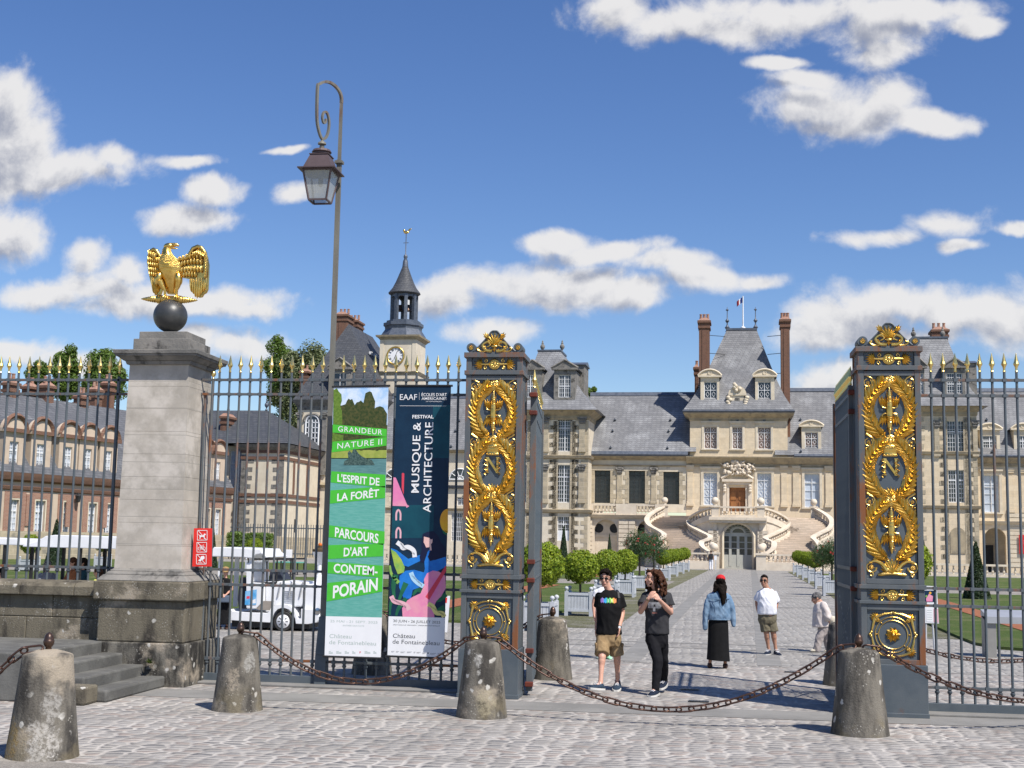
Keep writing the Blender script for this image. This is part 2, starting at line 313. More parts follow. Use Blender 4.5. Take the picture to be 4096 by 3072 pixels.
def cobble_mat(name,bw,bh,jt,c,c2,mortar,hl,rnd=.62,rosy=(.29,.235,.205),dusty=.5):
    m,nt,b=newmat(name); setp(b,.75,0,.28); t=objc(nt)
    s=nd(nt,'ShaderNodeSeparateXYZ'); nt.links.new(t,s.inputs[0]); cb=nd(nt,'ShaderNodeCombineXYZ')
    row=math_(nt,'FLOOR',math_(nt,'DIVIDE',s.outputs[1],bh)); sh=math_(nt,'MULTIPLY',math_(nt,'FRACT',math_(nt,'MULTIPLY',row,.618)),1.0)
    wn=nd(nt,'ShaderNodeTexNoise'); inp(nt,wn,'Vector',t); wn.inputs['Scale'].default_value=1.1; wn.inputs['Detail'].default_value=3
    inp(nt,cb,0,math_(nt,'DIVIDE',s.outputs[0],bw)); inp(nt,cb,1,math_(nt,'DIVIDE',s.outputs[1],bh))
    v=vec_(nt,'ADD',cb.outputs[0],vec_(nt,'MULTIPLY',vec_(nt,'SUBTRACT',wn.outputs[1],(.5,.5,.5)),(1.1,.9,0)))
    ve=nd(nt,'ShaderNodeTexVoronoi',feature='DISTANCE_TO_EDGE',voronoi_dimensions='2D'); vc=nd(nt,'ShaderNodeTexVoronoi',feature='F1',voronoi_dimensions='2D')
    for q in(ve,vc): inp(nt,q,'Vector',v); q.inputs['Scale'].default_value=1; q.inputs['Randomness'].default_value=rnd
    sc_=nd(nt,'ShaderNodeSeparateColor'); nt.links.new(vc.outputs['Color'],sc_.inputs[0]); f=sc_.outputs[0]; f2=sc_.outputs[1]
    col=mixc(nt,f,c,c2); col=mixc(nt,math_(nt,'MULTIPLY',sstep(nt,f2,.72,.82),.65),col,rosy); col=mixc(nt,math_(nt,'MULTIPLY',math_(nt,'SUBTRACT',1,sstep(nt,f2,.08,.16)),.6),col,(.13,.13,.135))
    col=mixc(nt,.6,col,mixc(nt,noise_(nt,t,13,6,.72),(.45,.45,.45),(1.55,1.55,1.55)),'MULTIPLY')
    col=mixc(nt,.6,col,mixc(nt,noise_(nt,t,.35,5,.65),(.5,.5,.5),(1.5,1.5,1.5)),'MULTIPLY')
    j=math_(nt,'SUBTRACT',1,sstep(nt,math_(nt,'ADD',ve.outputs[0],math_(nt,'MULTIPLY',math_(nt,'SUBTRACT',noise_(nt,t,24,4),.5),.09)),jt*.4,jt))
    patch=math_(nt,'MULTIPLY_ADD',sstep(nt,noise_(nt,t,.9,5,.6),.38,.62),.75,.25); jc=mixc(nt,patch,tuple(x*.42 for x in mortar),mortar)
    col=mixc(nt,j,col,jc); dust=math_(nt,'MULTIPLY',sstep(nt,noise_(nt,t,1.7,7,.7),.50,.70),dusty); col=mixc(nt,dust,col,mortar)
    inp(nt,b,'Base Color',col)
    h=math_(nt,'ADD',math_(nt,'MULTIPLY',noise_(nt,t,16,4),.35),sstep(nt,ve.outputs[0],0,jt*2.2)); bump(nt,b,h,hl,.9); return m
COB=cobble_mat('cobbles',.21,.145,.17,(.235,.222,.208),(.345,.328,.308),(.45,.42,.385),.028)
COB2=cobble_mat('courtyard_setts',.20,.15,.12,(.245,.234,.216),(.325,.312,.29),(.40,.38,.35),.022,.55,(.25,.225,.20),.4)
def grass_mat(name,a,b_,dry):
    m,nt,b=newmat(name); setp(b,.9,0,.15); t=objc(nt)
    col=mixc(nt,noise_(nt,t,28,6,.75),a,b_); col=mixc(nt,sstep(nt,noise_(nt,t,.55,6,.7),.46,.66),col,dry)
    col=mixc(nt,.5,col,mixc(nt,noise_(nt,t,7,5,.7),(.4,.4,.4),(1.6,1.6,1.6)),'MULTIPLY')
    inp(nt,b,'Base Color',col); bump(nt,b,noise_(nt,t,40,4,.7),.05,1); return m
GRASS=grass_mat('lawn_turf',(.045,.085,.018),(.115,.155,.042),(.155,.165,.07))
WORN=grass_mat('worn_turf',(.10,.11,.05),(.20,.19,.12),(.235,.222,.185))
GRAVEL=M('gravel',(.29,.265,.235),(.19,.175,.155),.95,0,40,bd=.03,bs=70,c3=(.36,.33,.29),s3=1.2,t3=(.5,.65))
REDEARTH=M('red_earth',(.32,.125,.06),(.24,.09,.045),.95,0,9,bd=.03,bs=40)
def leafm(name,c,c2,tr=.25):
    m,nt,b=newmat(name); setp(b,.5,0,.35); g=nd(nt,'ShaderNodeNewGeometry')
    col=mixc(nt,g.outputs['Random Per Island'],c,c2); inp(nt,b,'Base Color',col)
    tl=nd(nt,'ShaderNodeBsdfTranslucent'); inp(nt,tl,0,mixc(nt,.5,col,(.5,.6,.1),'MIX')); mx=nd(nt,'ShaderNodeMixShader'); mx.inputs[0].default_value=tr
    nt.links.new(b.outputs[0],mx.inputs[1]); nt.links.new(tl.outputs[0],mx.inputs[2]); nt.links.new(mx.outputs[0],nt.nodes['Material Output'].inputs[0]); return m
LEAFO=leafm('orange_tree_leaf',(.12,.20,.014),(.30,.36,.022),.30); LEAFN=leafm('oleander_leaf',(.022,.055,.020),(.05,.10,.035),.15)
LEAFY=leafm('yew_leaf',(.012,.030,.012),(.03,.055,.02),.08); LEAFT=leafm('linden_leaf',(.05,.10,.015),(.12,.19,.03)); LEAFP=leafm('silvery_leaf',(.045,.07,.02),(.20,.22,.11),.15)
BARK=M('bark',(.10,.08,.06),(.06,.05,.04),.9,0,12,bd=.01,bs=30)
TUBW=M('grey_white_tub_paint',(.50,.52,.55),(.43,.45,.48),.6,0,4)
WHITE=M('white_gloss_paint',(.80,.81,.83),(.72,.73,.75),.3,0,1.5,spec=.5)
BLACK=M('black_plastic',(.015,.015,.017),(.03,.03,.03),.5); RUBBER=M('rubber',(.03,.03,.03),(.05,.048,.045),.8,0,8)
RED=M('red_sign_enamel',(.72,.035,.028),(.62,.03,.025),.4,0,2); WHITEP=M('white_print',(.82,.82,.83),(.78,.78,.79),.6,0,3)
REDIRON=M('red_oxide_paint',(.15,.034,.02),(.09,.025,.018),.6,0,8)
CHROME=M('chrome',(.6,.6,.62),(.5,.5,.5),.2,1,4)
# ---------------------------------------------------------------- ground
b=MB(); n=24
b.flat([(-400,-60),(400,-60),(400,600),(-400,600)],'z',0); struct('ground',b,COB)
def sheet(name,pts,z,mat):
    b=MB(); b.flat(pts,'z',z); return struct(name,b,mat)
def curb(name,pts,z,mat,h=.05):
    b=MB(); b.prism(pts,.0005,z,'z'); return struct(name,b,mat)
PHI=R(-2.4)                       # the palace court is turned slightly from the street fence
def cy(x,y):                      # court coordinates (along facade, depth) -> world
    p=Matrix.Rotation(PHI,3,'Z')@Vector((x,y,0)); return p.x,p.y
sheet('courtyard_path',[cy(-70,24),cy(70,24),cy(70,170),cy(-70,170)],.004,COB2)
sheet('kerb_strip',[(-30,16.9),(30,16.9),(30,17.75),(-30,17.75)],.004,SLAB)
sheet('gravel_verge',[(-30,-5),(0,-5),(-1.5,9.0),(-3.6,11.0),(-5.1,11.75),(-9,12.3),(-30,12.6)],.006,GRAVEL)
for k in (-5.55,-3.0): sheet('paving_band',[cy(3.35+k-.22,24.2),cy(3.35+k+.22,24.2),cy(3.35+k+.22,116),cy(3.35+k-.22,116)],.008,SLAB)
for yy in (27.6,28.9,47,55,58): sheet('paving_band',[cy(-4.2,yy),cy(3.2,yy),cy(3.2,yy+.16),cy(-4.2,yy+.16)],.009,SLAB)
# worn turf verges under the tubs, lawns, red beds
for sgn,x0,x1 in((-1,-6.0,-3.35),(1,4.95,3.1)):
    sheet('worn_verge',[cy(x0,33),cy(x1,33),cy(x1+.4*sgn,60),cy(x1,112),cy(x0,112)],.012,WORN)
def lawn(pts,z=.07): return curb('lawn',[cy(*p) for p in pts],z,GRASS)
lawn([(-60,33.5),(-6.2,33.5),(-5.6,35),(-5.6,66),(-60,66)]); lawn([(-60,76),(-5.6,76),(-5.6,100),(-60,100)])
lawn([(4.95,58.5),(4.95,33.5),(5.0,31.2),(5.3,30.1),(6.2,29.5),(60,29.0),(60,65),(4.95,64.8)]); lawn([(4.95,72),(60,72),(60,104),(4.95,104)])
for x0,x1,ya,yb in((-10.2,-9.0,36,63),(6.95,7.75,33,57),(-10.2,-9,79,97),(6.95,7.75,74,100)):
    sheet('flower_bed',[cy(x0,ya),cy(x1,ya),cy(x1,yb),cy(x0,yb)],.085,REDEARTH)
sheet('gravel_walk',[cy(-60,66.3),cy(-4.2,66.3),cy(-4.2,75.7),cy(-60,75.7)],.015,GRAVEL)
sheet('gravel_walk',[cy(3.4,65.2),cy(60,65.2),cy(60,71.8),cy(3.4,71.8)],.015,GRAVEL)
# iron drain covers in the roadway
for px,py in((2760,2760),(2795,2808),(3170,2690)):
    q=gz(px,py); bb=MB(); bb.box(-.14,-.06,.012,.14,.06,.016)
    for i in range(6): bb.box(-.125+i*.043,-.05,.016,-.105+i*.043,.05,.019)
    o=bb.build('drain_cover',DARK); o.location=(q.x,q.y,0)
    tag(o,{2760:'dark iron drain cover in the cobbles below the black skirt',2795:'narrow drain cover in the pale kerb strip before the gate',3170:'small drain cover beside the cobbled band near the right bollard'}[px],'drain cover')
# ---------------------------------------------------------------- stone pillar, wall, steps
def X(px,py,Y): return at(px,py,Y).x
def Z(px,py,Y): return at(px,py,Y).z
YP=18.2
px0,px1=X(486,1900,YP),X(738,1900,YP); pc=(px0+px1)/2; hw=(px1-px0)/2; ycn=YP+hw
pil=root('stone_pillar','tall tapered pale limestone pillar carrying the gilded eagle, on a dark mossy pedestal','pillar',(pc,ycn,0))
zs=lambda py: Z(600,py,YP)
def sq(mb,z0,h0,z1,h1): return mb.frus(pc-h0,ycn-h0,z0,pc+h0,ycn+h0,pc-h1,ycn-h1,z1,pc+h1,ycn+h1)
b=MB(); zt=zs(1455); zb=zs(2276)
n=9
for i in range(n):
    a=zb+(zt-zb)*i/n; c=zb+(zt-zb)*(i+1)/n; h=lambda z: hw+.025-.05*(z-zb)/(zt-zb)
    sq(b,a+.0015,h(a),c-.0015,h(c)); sq(b,a-.0015,h(a)-.006,a+.0015,h(a)-.006)
b.build('shaft',PILSTONE,pil,bevel=.006)
b=MB(); ht=hw
for a,c,h0,h1 in((1458,1443,ht+.01,ht+.03),(1443,1428,ht+.05,ht+.12),(1428,1420,ht+.14,ht+.15),(1420,1403,ht+.16,ht+.17),(1403,1352,ht-.05,ht-.05),(1352,1321,ht-.11,ht-.11)):
    sq(b,zs(a),h0,zs(c),h1)
b.build('capital',CAPST,pil,bevel=.008)
b=MB()
for a,c,h0,h1 in((2323,2300,hw+.22,hw+.14),(2300,2286,hw+.13,hw+.09),(2286,2274,hw+.08,hw+.03)): sq(b,zs(a),h0,zs(c),h1)
b.build('base_moulding',CAPST,pil,bevel=.02)
b=MB(); sq(b,zs(2400),hw+.235,zs(2324),hw+.235); sq(b,zs(2566),hw+.17,zs(2400)-.002,hw+.17)
b.build('pedestal',OLDST,pil,bevel=.02)
b=MB(); sq(b,-.02,hw+.235,zs(2566)-.002,hw+.22); b.build('plinth',PLINST,pil,bevel=.02)
PX0=pc-hw-.235
# low wall, terrace and steps
wl=root('low_wall','low dark sandstone wall with a rounded coping, left of the pillar, under iron railings','wall',(-13,18.4,0))
b=MB(); zc=Z(250,2329,18.15); zc2=Z(250,2381,18.15)
prof=[(18.12,zc2),(18.12,zc-.06),(18.17,zc-.01),(18.3,zc+.02),(18.62,zc+.02),(18.75,zc-.01),(18.8,zc-.06),(18.8,zc2)]
for i in range(10): b.prism([(p[0],p[1]) for p in prof],-16.5+i*.84,-16.5+(i+1)*.84-.006 if i<9 else PX0+.06,'x')
b.build('coping',OLDST,wl,bevel=.01)
b=MB()
for i in range(5):
    for k,(z0,z1) in enumerate(((0,Z(250,2470,18.2)),(Z(250,2470,18.2)+.006,zc2-.004))):
        xa=-16.5+i*1.7+.4*k; xb=min(xa+1.694,PX0+.06); b.box(xa,18.22,z0,xb,18.7,z1)
b.build('stone_course',OLDST,wl,bevel=.012)
ZT=Z(300,2557,18.2)
st=root('stone_steps','flight of four worn grey stone steps and terrace beside the pillar pedestal','steps',(-8,17,0))
xr=-7.42; ya,yb=16.15,18.02; h=ZT/4
b=MB(); b.prism([(-16.5,ya-.25),(xr-.98,ya-.25),(xr-.98,yb+.2),(-16.5,yb+.2)],0,ZT,'z'); b.build('terrace',STEPST,st,bevel=.02)
for i in range(3):
    b=MB(); b.box(xr-.98+.004,ya-.02*i,0,xr-.98+.325*(i+1),yb,ZT-h*(i+1)); b.build('step',STEPST,st,bevel=.025)
b=MB(); b.box(-8.3,ya-.42,0,xr-.12,ya-.03,h*1.5); b.build('end_block',OLDST,st,bevel=.03)
# tiny weeds at the pillar foot
for px,py,lab in((600,2655,'small weed tuft growing from a step joint beside the pillar'),(627,2735,'brown green weed at the foot of the pillar plinth')):
    q=at(px,py,17.9 if px==600 else 17.86); b=MB()
    for i in range(60):
        a=random.uniform(0,2*PI); e=random.uniform(.2,1.3); L=random.uniform(.04,.10); d=Vector((math.cos(a)*math.cos(e),math.sin(a)*math.cos(e)-.3,math.sin(e)))
        w=d.cross(Vector((0,0,1))).normalized()*.012; m=d*L*.6; b.add([q,q+m-w,q+d*L,q+m+w],[(0,1,2,3)])
    o=b.build('weed',LEAFN if px==600 else LEAFO); tag(o,lab,'weed')
# ---------------------------------------------------------------- railings
SPEAR=[(.006,0),(.019,.004),(.021,.012),(.017,.022),(.0155,.05),(.022,.08),(.0385,.108),(.0385,.116),(.028,.15),(.0035,.262),(.0005,.266)]
def spear_mesh(k=1):
    b=MB(); b.lathe([(r*k,z*k) for r,z in SPEAR],n=8); return b.mesh('spearhead',GOLDF)
SPM=spear_mesh()
def mo(name,me,parent,loc):
    o=bpy.data.objects.new(name,me); C.objects.link(o); o.parent=parent; o.location=loc; OFF[o.name]=None; return o
def bar_mesh(z0,zt,zk,r,rust):
    b=MB(); b.bar((0,0,z0),(0,0,zt),r,8)
    for z in zk: b.lathe([(r,z-.05),(r*1.75,z-.04),(r*1.75,z-.015),(r*1.2,z-.012),(r*1.2,z+.0),(r*1.5,z+.004),(r*1.5,z+.014),(r,z+.02)],n=10)
    return b.mesh('bar',IRONR if rust else IRON,60)
def rails(par,xa,xb,Y,zs_,t=.02,h=.036):
    for z in zs_:
        b=MB(); b.box(xa,Y-t,z-h/2,xb,Y+t,z+h/2); b.build('rail',IRONR,par,bevel=.003)
def fence(name,label,xs,Y,zbot,zspear,zr,r=.018,knob=(),rustp=.3,xa=None,xb=None,collar=True,group='gilt tipped railings of the palace court'):
    xa=xa if xa is not None else xs[0]-.07; xb=xb if xb is not None else xs[-1]+.07
    t=root(name,label,'railing',((xa+xb)/2,Y,0),group=group)
    ox=OFF[t.name]; ba=bar_mesh(zbot,zspear,knob,r,False); bb_=bar_mesh(zbot,zspear,knob,r,True)
    for x in xs:
        o=mo('bar',bb_ if random.random()<rustp else ba,t,(x-ox[0],Y-ox[1],0)); s=mo('spearhead',SPM,o,(0,0,zspear)); s.rotation_euler=(0,0,random.uniform(0,.7))
    rails(t,xa,xb,Y,zr)
    if collar:
        cm=MB(); cm.box(-r*1.5,-.028,-.022,r*1.5,.028,.022); cm=cm.mesh('collar',IRON)
        for o in [c for c in t.children if c.name.startswith('bar')]:
            for z in zr: mo('collar',cm,o,(0,0,z))
    return t
YL=18.55
zz=lambda px,Y,*py:[Z(px,q,Y) for q in py]
xs=[X(q,1500,YL) for q in (2,35,75,116,155,197,236,275,319,356,398,438)]; d=xs[-1]-xs[-2]; xs=[xs[0]-d*i for i in(4,3,2,1)]+xs
zr=zz(250,YL,1520,1576,2268)
f1=fence('iron_railing','grey iron railing with gilt spearheads standing on the low sandstone wall',xs,YL,zc,Z(250,1493,YL),zr,knob=(zr[2]-.02,),rustp=.1,xb=px0+.05)
b=MB(); xq=X(466,1700,YL); b.box(xq-.02,YL-.02,zc,xq+.02,YL+.03,zr[0]+.05); b.build('end_post',IRON,f1,bevel=.004)
o=mo('bar',bar_mesh(zc,zr[0],(zr[2]-.02,),.018,False),f1,(xs[-1]+d-OFF[f1.name][0],0,0)); mo('spearhead',SPM,o,(0,0,Z(250,1493,YL)))
YF=18.75
q1=[825+54+i*41.2 for i in range(11)]; q2=[1374+i*41.9 for i in range(12)]
x1=[X(q,1490,YF) for q in q1]; x2=[X(q,1490,YF) for q in q2]
zr=zz(1300,YF,1520,1578,2287,2347,2647); zsp=Z(1300,1491,YF); zp0,zp1=Z(1300,2742,YF)-.02,Z(1300,2706,YF)
LX=X(1292,2500,YF)                                   # lamp post axis
xpl=X(806,2200,YF)
f2=fence('iron_railing','grey iron railing panel with gilt spearheads between the stone pillar and the lamp post',x1,YF,zp1,zsp,zr,knob=(zr[4]-.03,),rustp=.45,xa=xpl-.12,xb=LX-.05)
b=MB(); b.box(xpl-.1,YF-.03,zp0,LX-.06,YF+.03,zp1); b.build('base_plate',IRON,f2,bevel=.004)
b=MB(); b.bar((xpl+.06,YF,zp0),(xpl+.06,YF,zr[0]),.024,8); b.bar((xpl-.06,YF+.02,zp0),(xpl-.06,YF+.02,zr[1]+.02),.02,8); b.build('end_post',IRONR,f2)
b=MB(); b.lathe([(.012,0),(.02,.004),(.012,.02),(.036,.05),(.04,.075),(.03,.105),(.0,.12)],(xpl+.06,YF,zr[0]+.02),12); b.build('ball_finial',GOLDF,f2,60)
xe=X(1850,2000,YF)
f3=fence('iron_railing','grey iron railing panel with gilt spearheads behind the two tall banners',x2,YF,zp1,zsp,zr,knob=(zr[4]-.03,),rustp=.3,xa=LX+.05,xb=xe+.1)
b=MB(); b.box(LX+.06,YF-.03,zp0,xe+.02,YF+.03,zp1); b.build('base_plate',IRON,f3,bevel=.004)
YR=18.05
x3=[X(3723+i*49,1500,YR) for i in range(12)]
zr3=zz(3900,YR,1521,1583,2357,2427,2755)
f4=fence('iron_railing','grey iron railing with gilt spearheads in front of the easel notice board and yew cone',x3,YR,Z(3900,2817,YR),Z(3900,1490,YR),zr3,knob=(zr3[4]-.03,),rustp=.15,xa=X(3690,2000,YR))
b=MB(); b.box(X(3705,2800,YR),YR-.03,Z(3900,2862,YR)-.02,x3[-1]+.5,YR+.03,Z(3900,2817,YR)); b.build('base_plate',IRON,f4,bevel=.004)
b=MB(); b.prism([(-8.0,18.5),(-3.2,18.42),(-3.2,19.1),(-8.0,19.1)],.0,.035,'z'); o=b.build('stone_sill',SLAB,bevel=.01); tag(o,'long flat grey stone sill under the middle railings','sill')
b=MB(); b.box(2.5,17.75,0,9,18.45,.035); o=b.build('stone_sill',SLAB,bevel=.01); tag(o,'flat grey stone sill under the right hand railing and pier','sill')
# ---------------------------------------------------------------- gilt relief kit (local x right, z up, relief towards -y)
def blade(mb,p,d,L,w,h=.008,y=0,bend=0):
    d=Vector((d[0],0,d[1])).normalized(); s=Vector((d.z,0,-d.x)); p=Vector((p[0],y,p[1])); V=[];f=[]
    for t,k in((0,.45),(.3,1),(.65,.85),(1,0)):
        c=p+d*(L*t)+s*(bend*t*t); up=Vector((0,-h*math.sin(PI*min(1,.15+t*.85)),0))
        V+=[c-s*(w*k*.5),c+up*(1.0)+Vector((0,-h*.6*(1-t),0)),c+s*(w*k*.5)]
    for i in range(3):
        a=i*3; f+=[(a,a+3,a+4,a+1),(a+1,a+4,a+5,a+2)]
    mb.add(V,f)
def fan(mb,p,ang,spread,n,L,w,y=0,h=.008,taper=.3):
    for i in range(n):
        k=i/(n-1)-.5 if n>1 else 0; a=ang+spread*k
        blade(mb,p,(math.cos(a),math.sin(a)),L*(1-taper*abs(2*k)**1.5),w,h,y-.004*(1-abs(2*k)))
def rosette(mb,c,r,y=0,pet=8):
    Mx=Matrix.Rotation(R(90),3,'X'); c3=Vector((c[0],y,c[1]))
    mb.lathe([(r,0),(r,.006),(r*.86,.012),(r*.8,.006),(r*.3,.008),(r*.28,.018),(r*.12,.024),(0.001,.026)],c3,20,Mx)
    for i in range(pet):
        a=2*PI*i/pet; mb.ell((c[0]+math.cos(a)*r*.53,y-.012,c[1]+math.sin(a)*r*.53),(r*.19,.008,r*.19),6,4)
def spiral(mb,c,r0,turn,a0,sg,w,y=0,n=22,decay=.72,hook=None):
    pts=[];rs=[]
    for i in range(n+1):
        t=i/n; a=a0+sg*turn*2*PI*t; r=r0*(1-decay*t); pts.append((c[0]+math.cos(a)*r,y-.008,c[1]+math.sin(a)*r)); rs.append(w*(1-.35*t))
    mb.tube(pts,rs,6,up=(0,1,0))
def curve(pts,n=20):
    # Catmull-Rom through 2-D points
    P=[Vector(p) for p in pts]; P=[P[0]*2-P[1]]+P+[P[-1]*2-P[-2]]; out=[]
    m=len(P)-3
    for i in range(n+1):
        t=i/n*m; k=min(int(t),m-1); t-=k; a,b_,c,d=P[k:k+4]
        out.append(.5*((2*b_)+(c-a)*t+(2*a-5*b_+4*c-d)*t*t+(3*b_-a-3*c+d)*t**3))
    return out
def wreath(mb,zt,zb,hw,y):
    # two laurel branches from the lower medallion (0,zb) up and round to the upper one (0,zt)
    H=zt-zb
    for sg in(-1,1):
        P=curve([(sg*.045,zb+.02),(sg*hw*.52,zb+H*.16),(sg*hw*.83,zb+H*.42),(sg*hw*.78,zb+H*.68),(sg*hw*.42,zb+H*.90),(sg*.075,zb+H*.985)],34)
        mb.tube([(q.x,y-.012,q.y) for q in P],.0055,6,up=(0,1,0))
        for i in range(1,33,2):
            d=(P[i+1]-P[i-1]).normalized(); s=Vector((d.y,-d.x)); k=1.25 if 3<i<30 else .95
            for side in(-1,1):
                v=d*.86+s*(side*.52); blade(mb,P[i]+s*side*.004,v,.172*k,.056*k,.026,y-.004-.004*(i//2%2),bend=-side*.012)
            if 1: mb.ell((P[i].x+s.x*.016,y-.024,P[i].y+s.y*.016),(.005,.005,.005),6,4)
            if 1: mb.ell((P[i].x-s.x*.016,y-.024,P[i].y-s.y*.016),(.005,.005,.005),6,4)
def bolt(mb,zt,zb,y):
    zm=(zt+zb)/2; pr=[]; n=46; L=(zt-zb)/2
    for i in range(n+1):
        z=zb+(zt-zb)*i/n; u=abs(z-zm)/L; r=.042*(1-u**1.6)**.75+.004
        if u>.18: r*=1+.16*math.sin(i*PI*.9)
        pr.append((max(r,.002),z-zm))
    mb.lathe(pr,(0,y-.012,zm),12)
    rosette(mb,(0,zm+.005),.022,y-.035,6)
    for sx in(-1,1):
        for (z0,up) in((zm+.055,1),(zm-.045,-1)):
            # wing: stacked feathers
            for r_ in range(3):
                for i in range(4):
                    p=(sx*(.03+.024*i),z0+up*(.018*r_)+ .004*i*up); blade(mb,p,(sx*.12*(i-1),up),(.150,.12,.085)[r_]*(1-.06*abs(i-2)),.034,.014,y-.006*r_)
            pts=curve([(sx*.02,z0-up*.006),(sx*.055,z0-up*.014),(sx*.092,z0+up*.0),(sx*.096,z0+up*.028)],8)
            mb.tube([(q.x,y-.02,q.y) for q in pts],.009,6,up=(0,1,0))
        for z0,up in((zt-.10,1),(zb+.10,-1)):   # lightning darts
            q=[(sx*.02,z0-up*.03),(sx*.036,z0+up*.01),(sx*.028,z0+up*.02),(sx*.046,z0+up*.07)]
            mb.tube([(a,y-.006,c) for a,c in q],[.005,.005,.004,.002],4,up=(0,1,0))
def pier(label,loc):
    t=root('gate_pier',label,'gate pier',local=True,group='pair of gilded iron gate piers')
    YD=18.0; w=.40; dp=.30; zq=lambda py: Z(1970,py,YD)
    zb0=0; base=zq(2597); f=-dp       # f: front plane
    b=MB(); b.box(-w-.02,f-.02,zb0,w+.02,dp+.02,base); b.box(-w-.03,f-.03,zb0,w+.03,dp+.03,.06); b.build('plinth',IRON,t,bevel=.006)
    # core and framing
    ztop=zq(1428); b=MB(); b.box(-w+.05,f+.05,base,w-.05,dp-.05,ztop)
    for sx in(-1,1):
        for y0,y1 in((f,f+.075),(dp-.075,dp)): b.box(sx*w,y0,base,sx*(w-.075),y1,ztop)
        b.box(sx*(w-.012),f+.076,base,sx*(w-.04),dp-.076,ztop)
    b.build('corner_post',IRONR,t,bevel=.004)
    for a,c,e in((1499,1482,.022),(1520,1502,0),(2298,2278,0),(2316,2299,.022),(2372,2360,.022),(2394,2373,0),(2600,2578,0),(1430,1410,.03)):
        b=MB(); b.box(-w-e+.0761*(e==0),f-e+.001*(e==0),zq(a),w+e-.0761*(e==0),dp+e,zq(c)); b.build('cross_band',IRONR,t,bevel=.004)
    b=MB(); b.box(-w+.08,f+.03,zq(2578),w-.08,f+.048,zq(2394)); b.box(-w+.08,f+.03,zq(2278),w-.08,f+.048,zq(1520)); b.box(-w+.08,f+.03,zq(2360),w-.08,f+.048,zq(2316)); b.box(-w+.08,f+.03,zq(1482),w-.08,f+.048,zq(1430)); b.build('recessed_panel',IRON,t)
    # scroll pediment
    zv=zq(1385); zc_=zq(1410); ph=zq(1328)-zc_; r=.066; pts=[]
    for x,z in curve([(-.30,.015),(-.225,.085),(-.12,.20),(-.05,ph),(0,ph+.012),(.05,ph),(.12,.20),(.225,.085),(.30,.015)],32): pts.append((x,zc_+z))
    b=MB(); b.prism([(-.30,zc_)]+pts+[(.30,zc_)],f-.01,f+.30,'y')
    for sx in(-1,1):
        b.lathe([(r,0),(r,.31)],(sx*.335,f+.30,zc_+.068),20,Matrix.Rotation(R(90),3,'X')); 
    b.tube([(x,f-.012,z) for x,z in pts],.011,6,up=(0,1,0)); b.build('scroll_pediment',IRON,t,50)
    y=f-.012
    b=MB()
    for sx in(-1,1): rosette(b,(sx*.335,zc_+.068),.036,y,7)
    fan(b,(0,zc_+.11),R(90),R(150),9,.19,.035,y,.014)
    for sx in(-1,1):
        fan(b,(sx*.09,zc_+.2),R(90-sx*38),R(60),4,.11,.03,y-.01,.012)
        P=curve([(sx*.03,zc_+.02),(sx*.12,zc_+.03),(sx*.17,zc_+.10),(sx*.10,zc_+.15),(sx*.06,zc_+.105),(sx*.11,zc_+.075)],22)
        b.tube([(q.x,y-.012,q.y) for q in P],[.026-.0008*i for i in range(23)],7,up=(0,1,0))
        P=curve([(sx*.10,zc_+.02),(sx*.18,zc_+.012),(sx*.23,zc_+.03),(sx*.245,zc_+.06),(sx*.215,zc_+.065)],12); b.tube([(q.x,y-.008,q.y) for q in P],.012,6,up=(0,1,0))
        fan(b,(sx*.13,zc_+.05),R(90-sx*50),R(80),4,.07,.025,y-.014,.01)
    b.ell((0,y-.015,zc_+.085),(.05,.02,.02),10,6); fan(b,(0,zc_+.07),R(270),R(70),3,.07,.03,y,.01); b.build('crest_ornament',GOLD,t,45)
    yp=f+.028
    for zc2_ in(zq(1456),zq(2338)):
        b=MB(); rosette(b,(0,zc2_),.078,yp-.006,9)
        for sx in(-1,1):
            fan(b,(sx*.175,zc2_),R(90-sx*90),R(150),9,.135,.026,yp,.012); b.tube([(sx*.075,yp-.012,zc2_),(sx*.19,yp-.012,zc2_)],[.022,.012],8)
            for sz in(-1,1): spiral(b,(sx*.125,zc2_+sz*.05),.028,1.1,R(90),sz*sx,.008,yp)
        b.build('frieze_ornament',GOLD,t,45)
    zm=[zq(1539),zq(1762),zq(1985),zq(2222)]
    for i in range(3):
        b=MB(); rosette(b,(0,zm[i]),.078,yp-.012,10); b.build('medallion',GOLD,t,45)
        b=MB(); wreath(b,zm[i],zm[i+1] if i<2 else zm[i+1]+.02,.315,yp); b.build('laurel_wreath',GOLD,t,45)
        b=MB()
        if i==1:
            zc3=zm[1]; cz=zc3-.15
            b.lathe([(.09,-.055),(.098,-.05),(.098,-.03),(.088,-.024),(.092,0),(.105,.02),(.112,.055),(.10,.06)],(0,yp-.0,cz),18,sy=.35)
            for k in range(7): b.ell((-.09+.03*k,yp-.042*math.sqrt(max(.05,1-((k-3)/3.6)**2)),cz+.058),(.011,.011,.014),6,5); 
            for k in range(5): b.ell((-.08+.04*k,yp-.036,cz-.04),(.010,.008,.008),6,4)
            b.ell((0,yp-.02,cz+.07),(.08,.028,.035),12,6); b.ell((0,yp-.02,cz+.115),(.016,.014,.016),8,6); b.build('crown',GOLD,t,45)
            b=MB(); zt_,zb_=cz-.085,cz-.30
            for sx in(-1,1): b.prism([(sx*.058,zb_),(sx*.085,zb_),(sx*.085,zt_),(sx*.058,zt_)] if sx>0 else [(-.085,zb_),(-.058,zb_),(-.058,zt_),(-.085,zt_)],yp-.014,yp+.004,'y')
            b.prism([(-.095,zt_),(-.055,zt_),(.095,zb_-.005),(.06,zb_-.005)],yp-.020,yp+.002,'y')
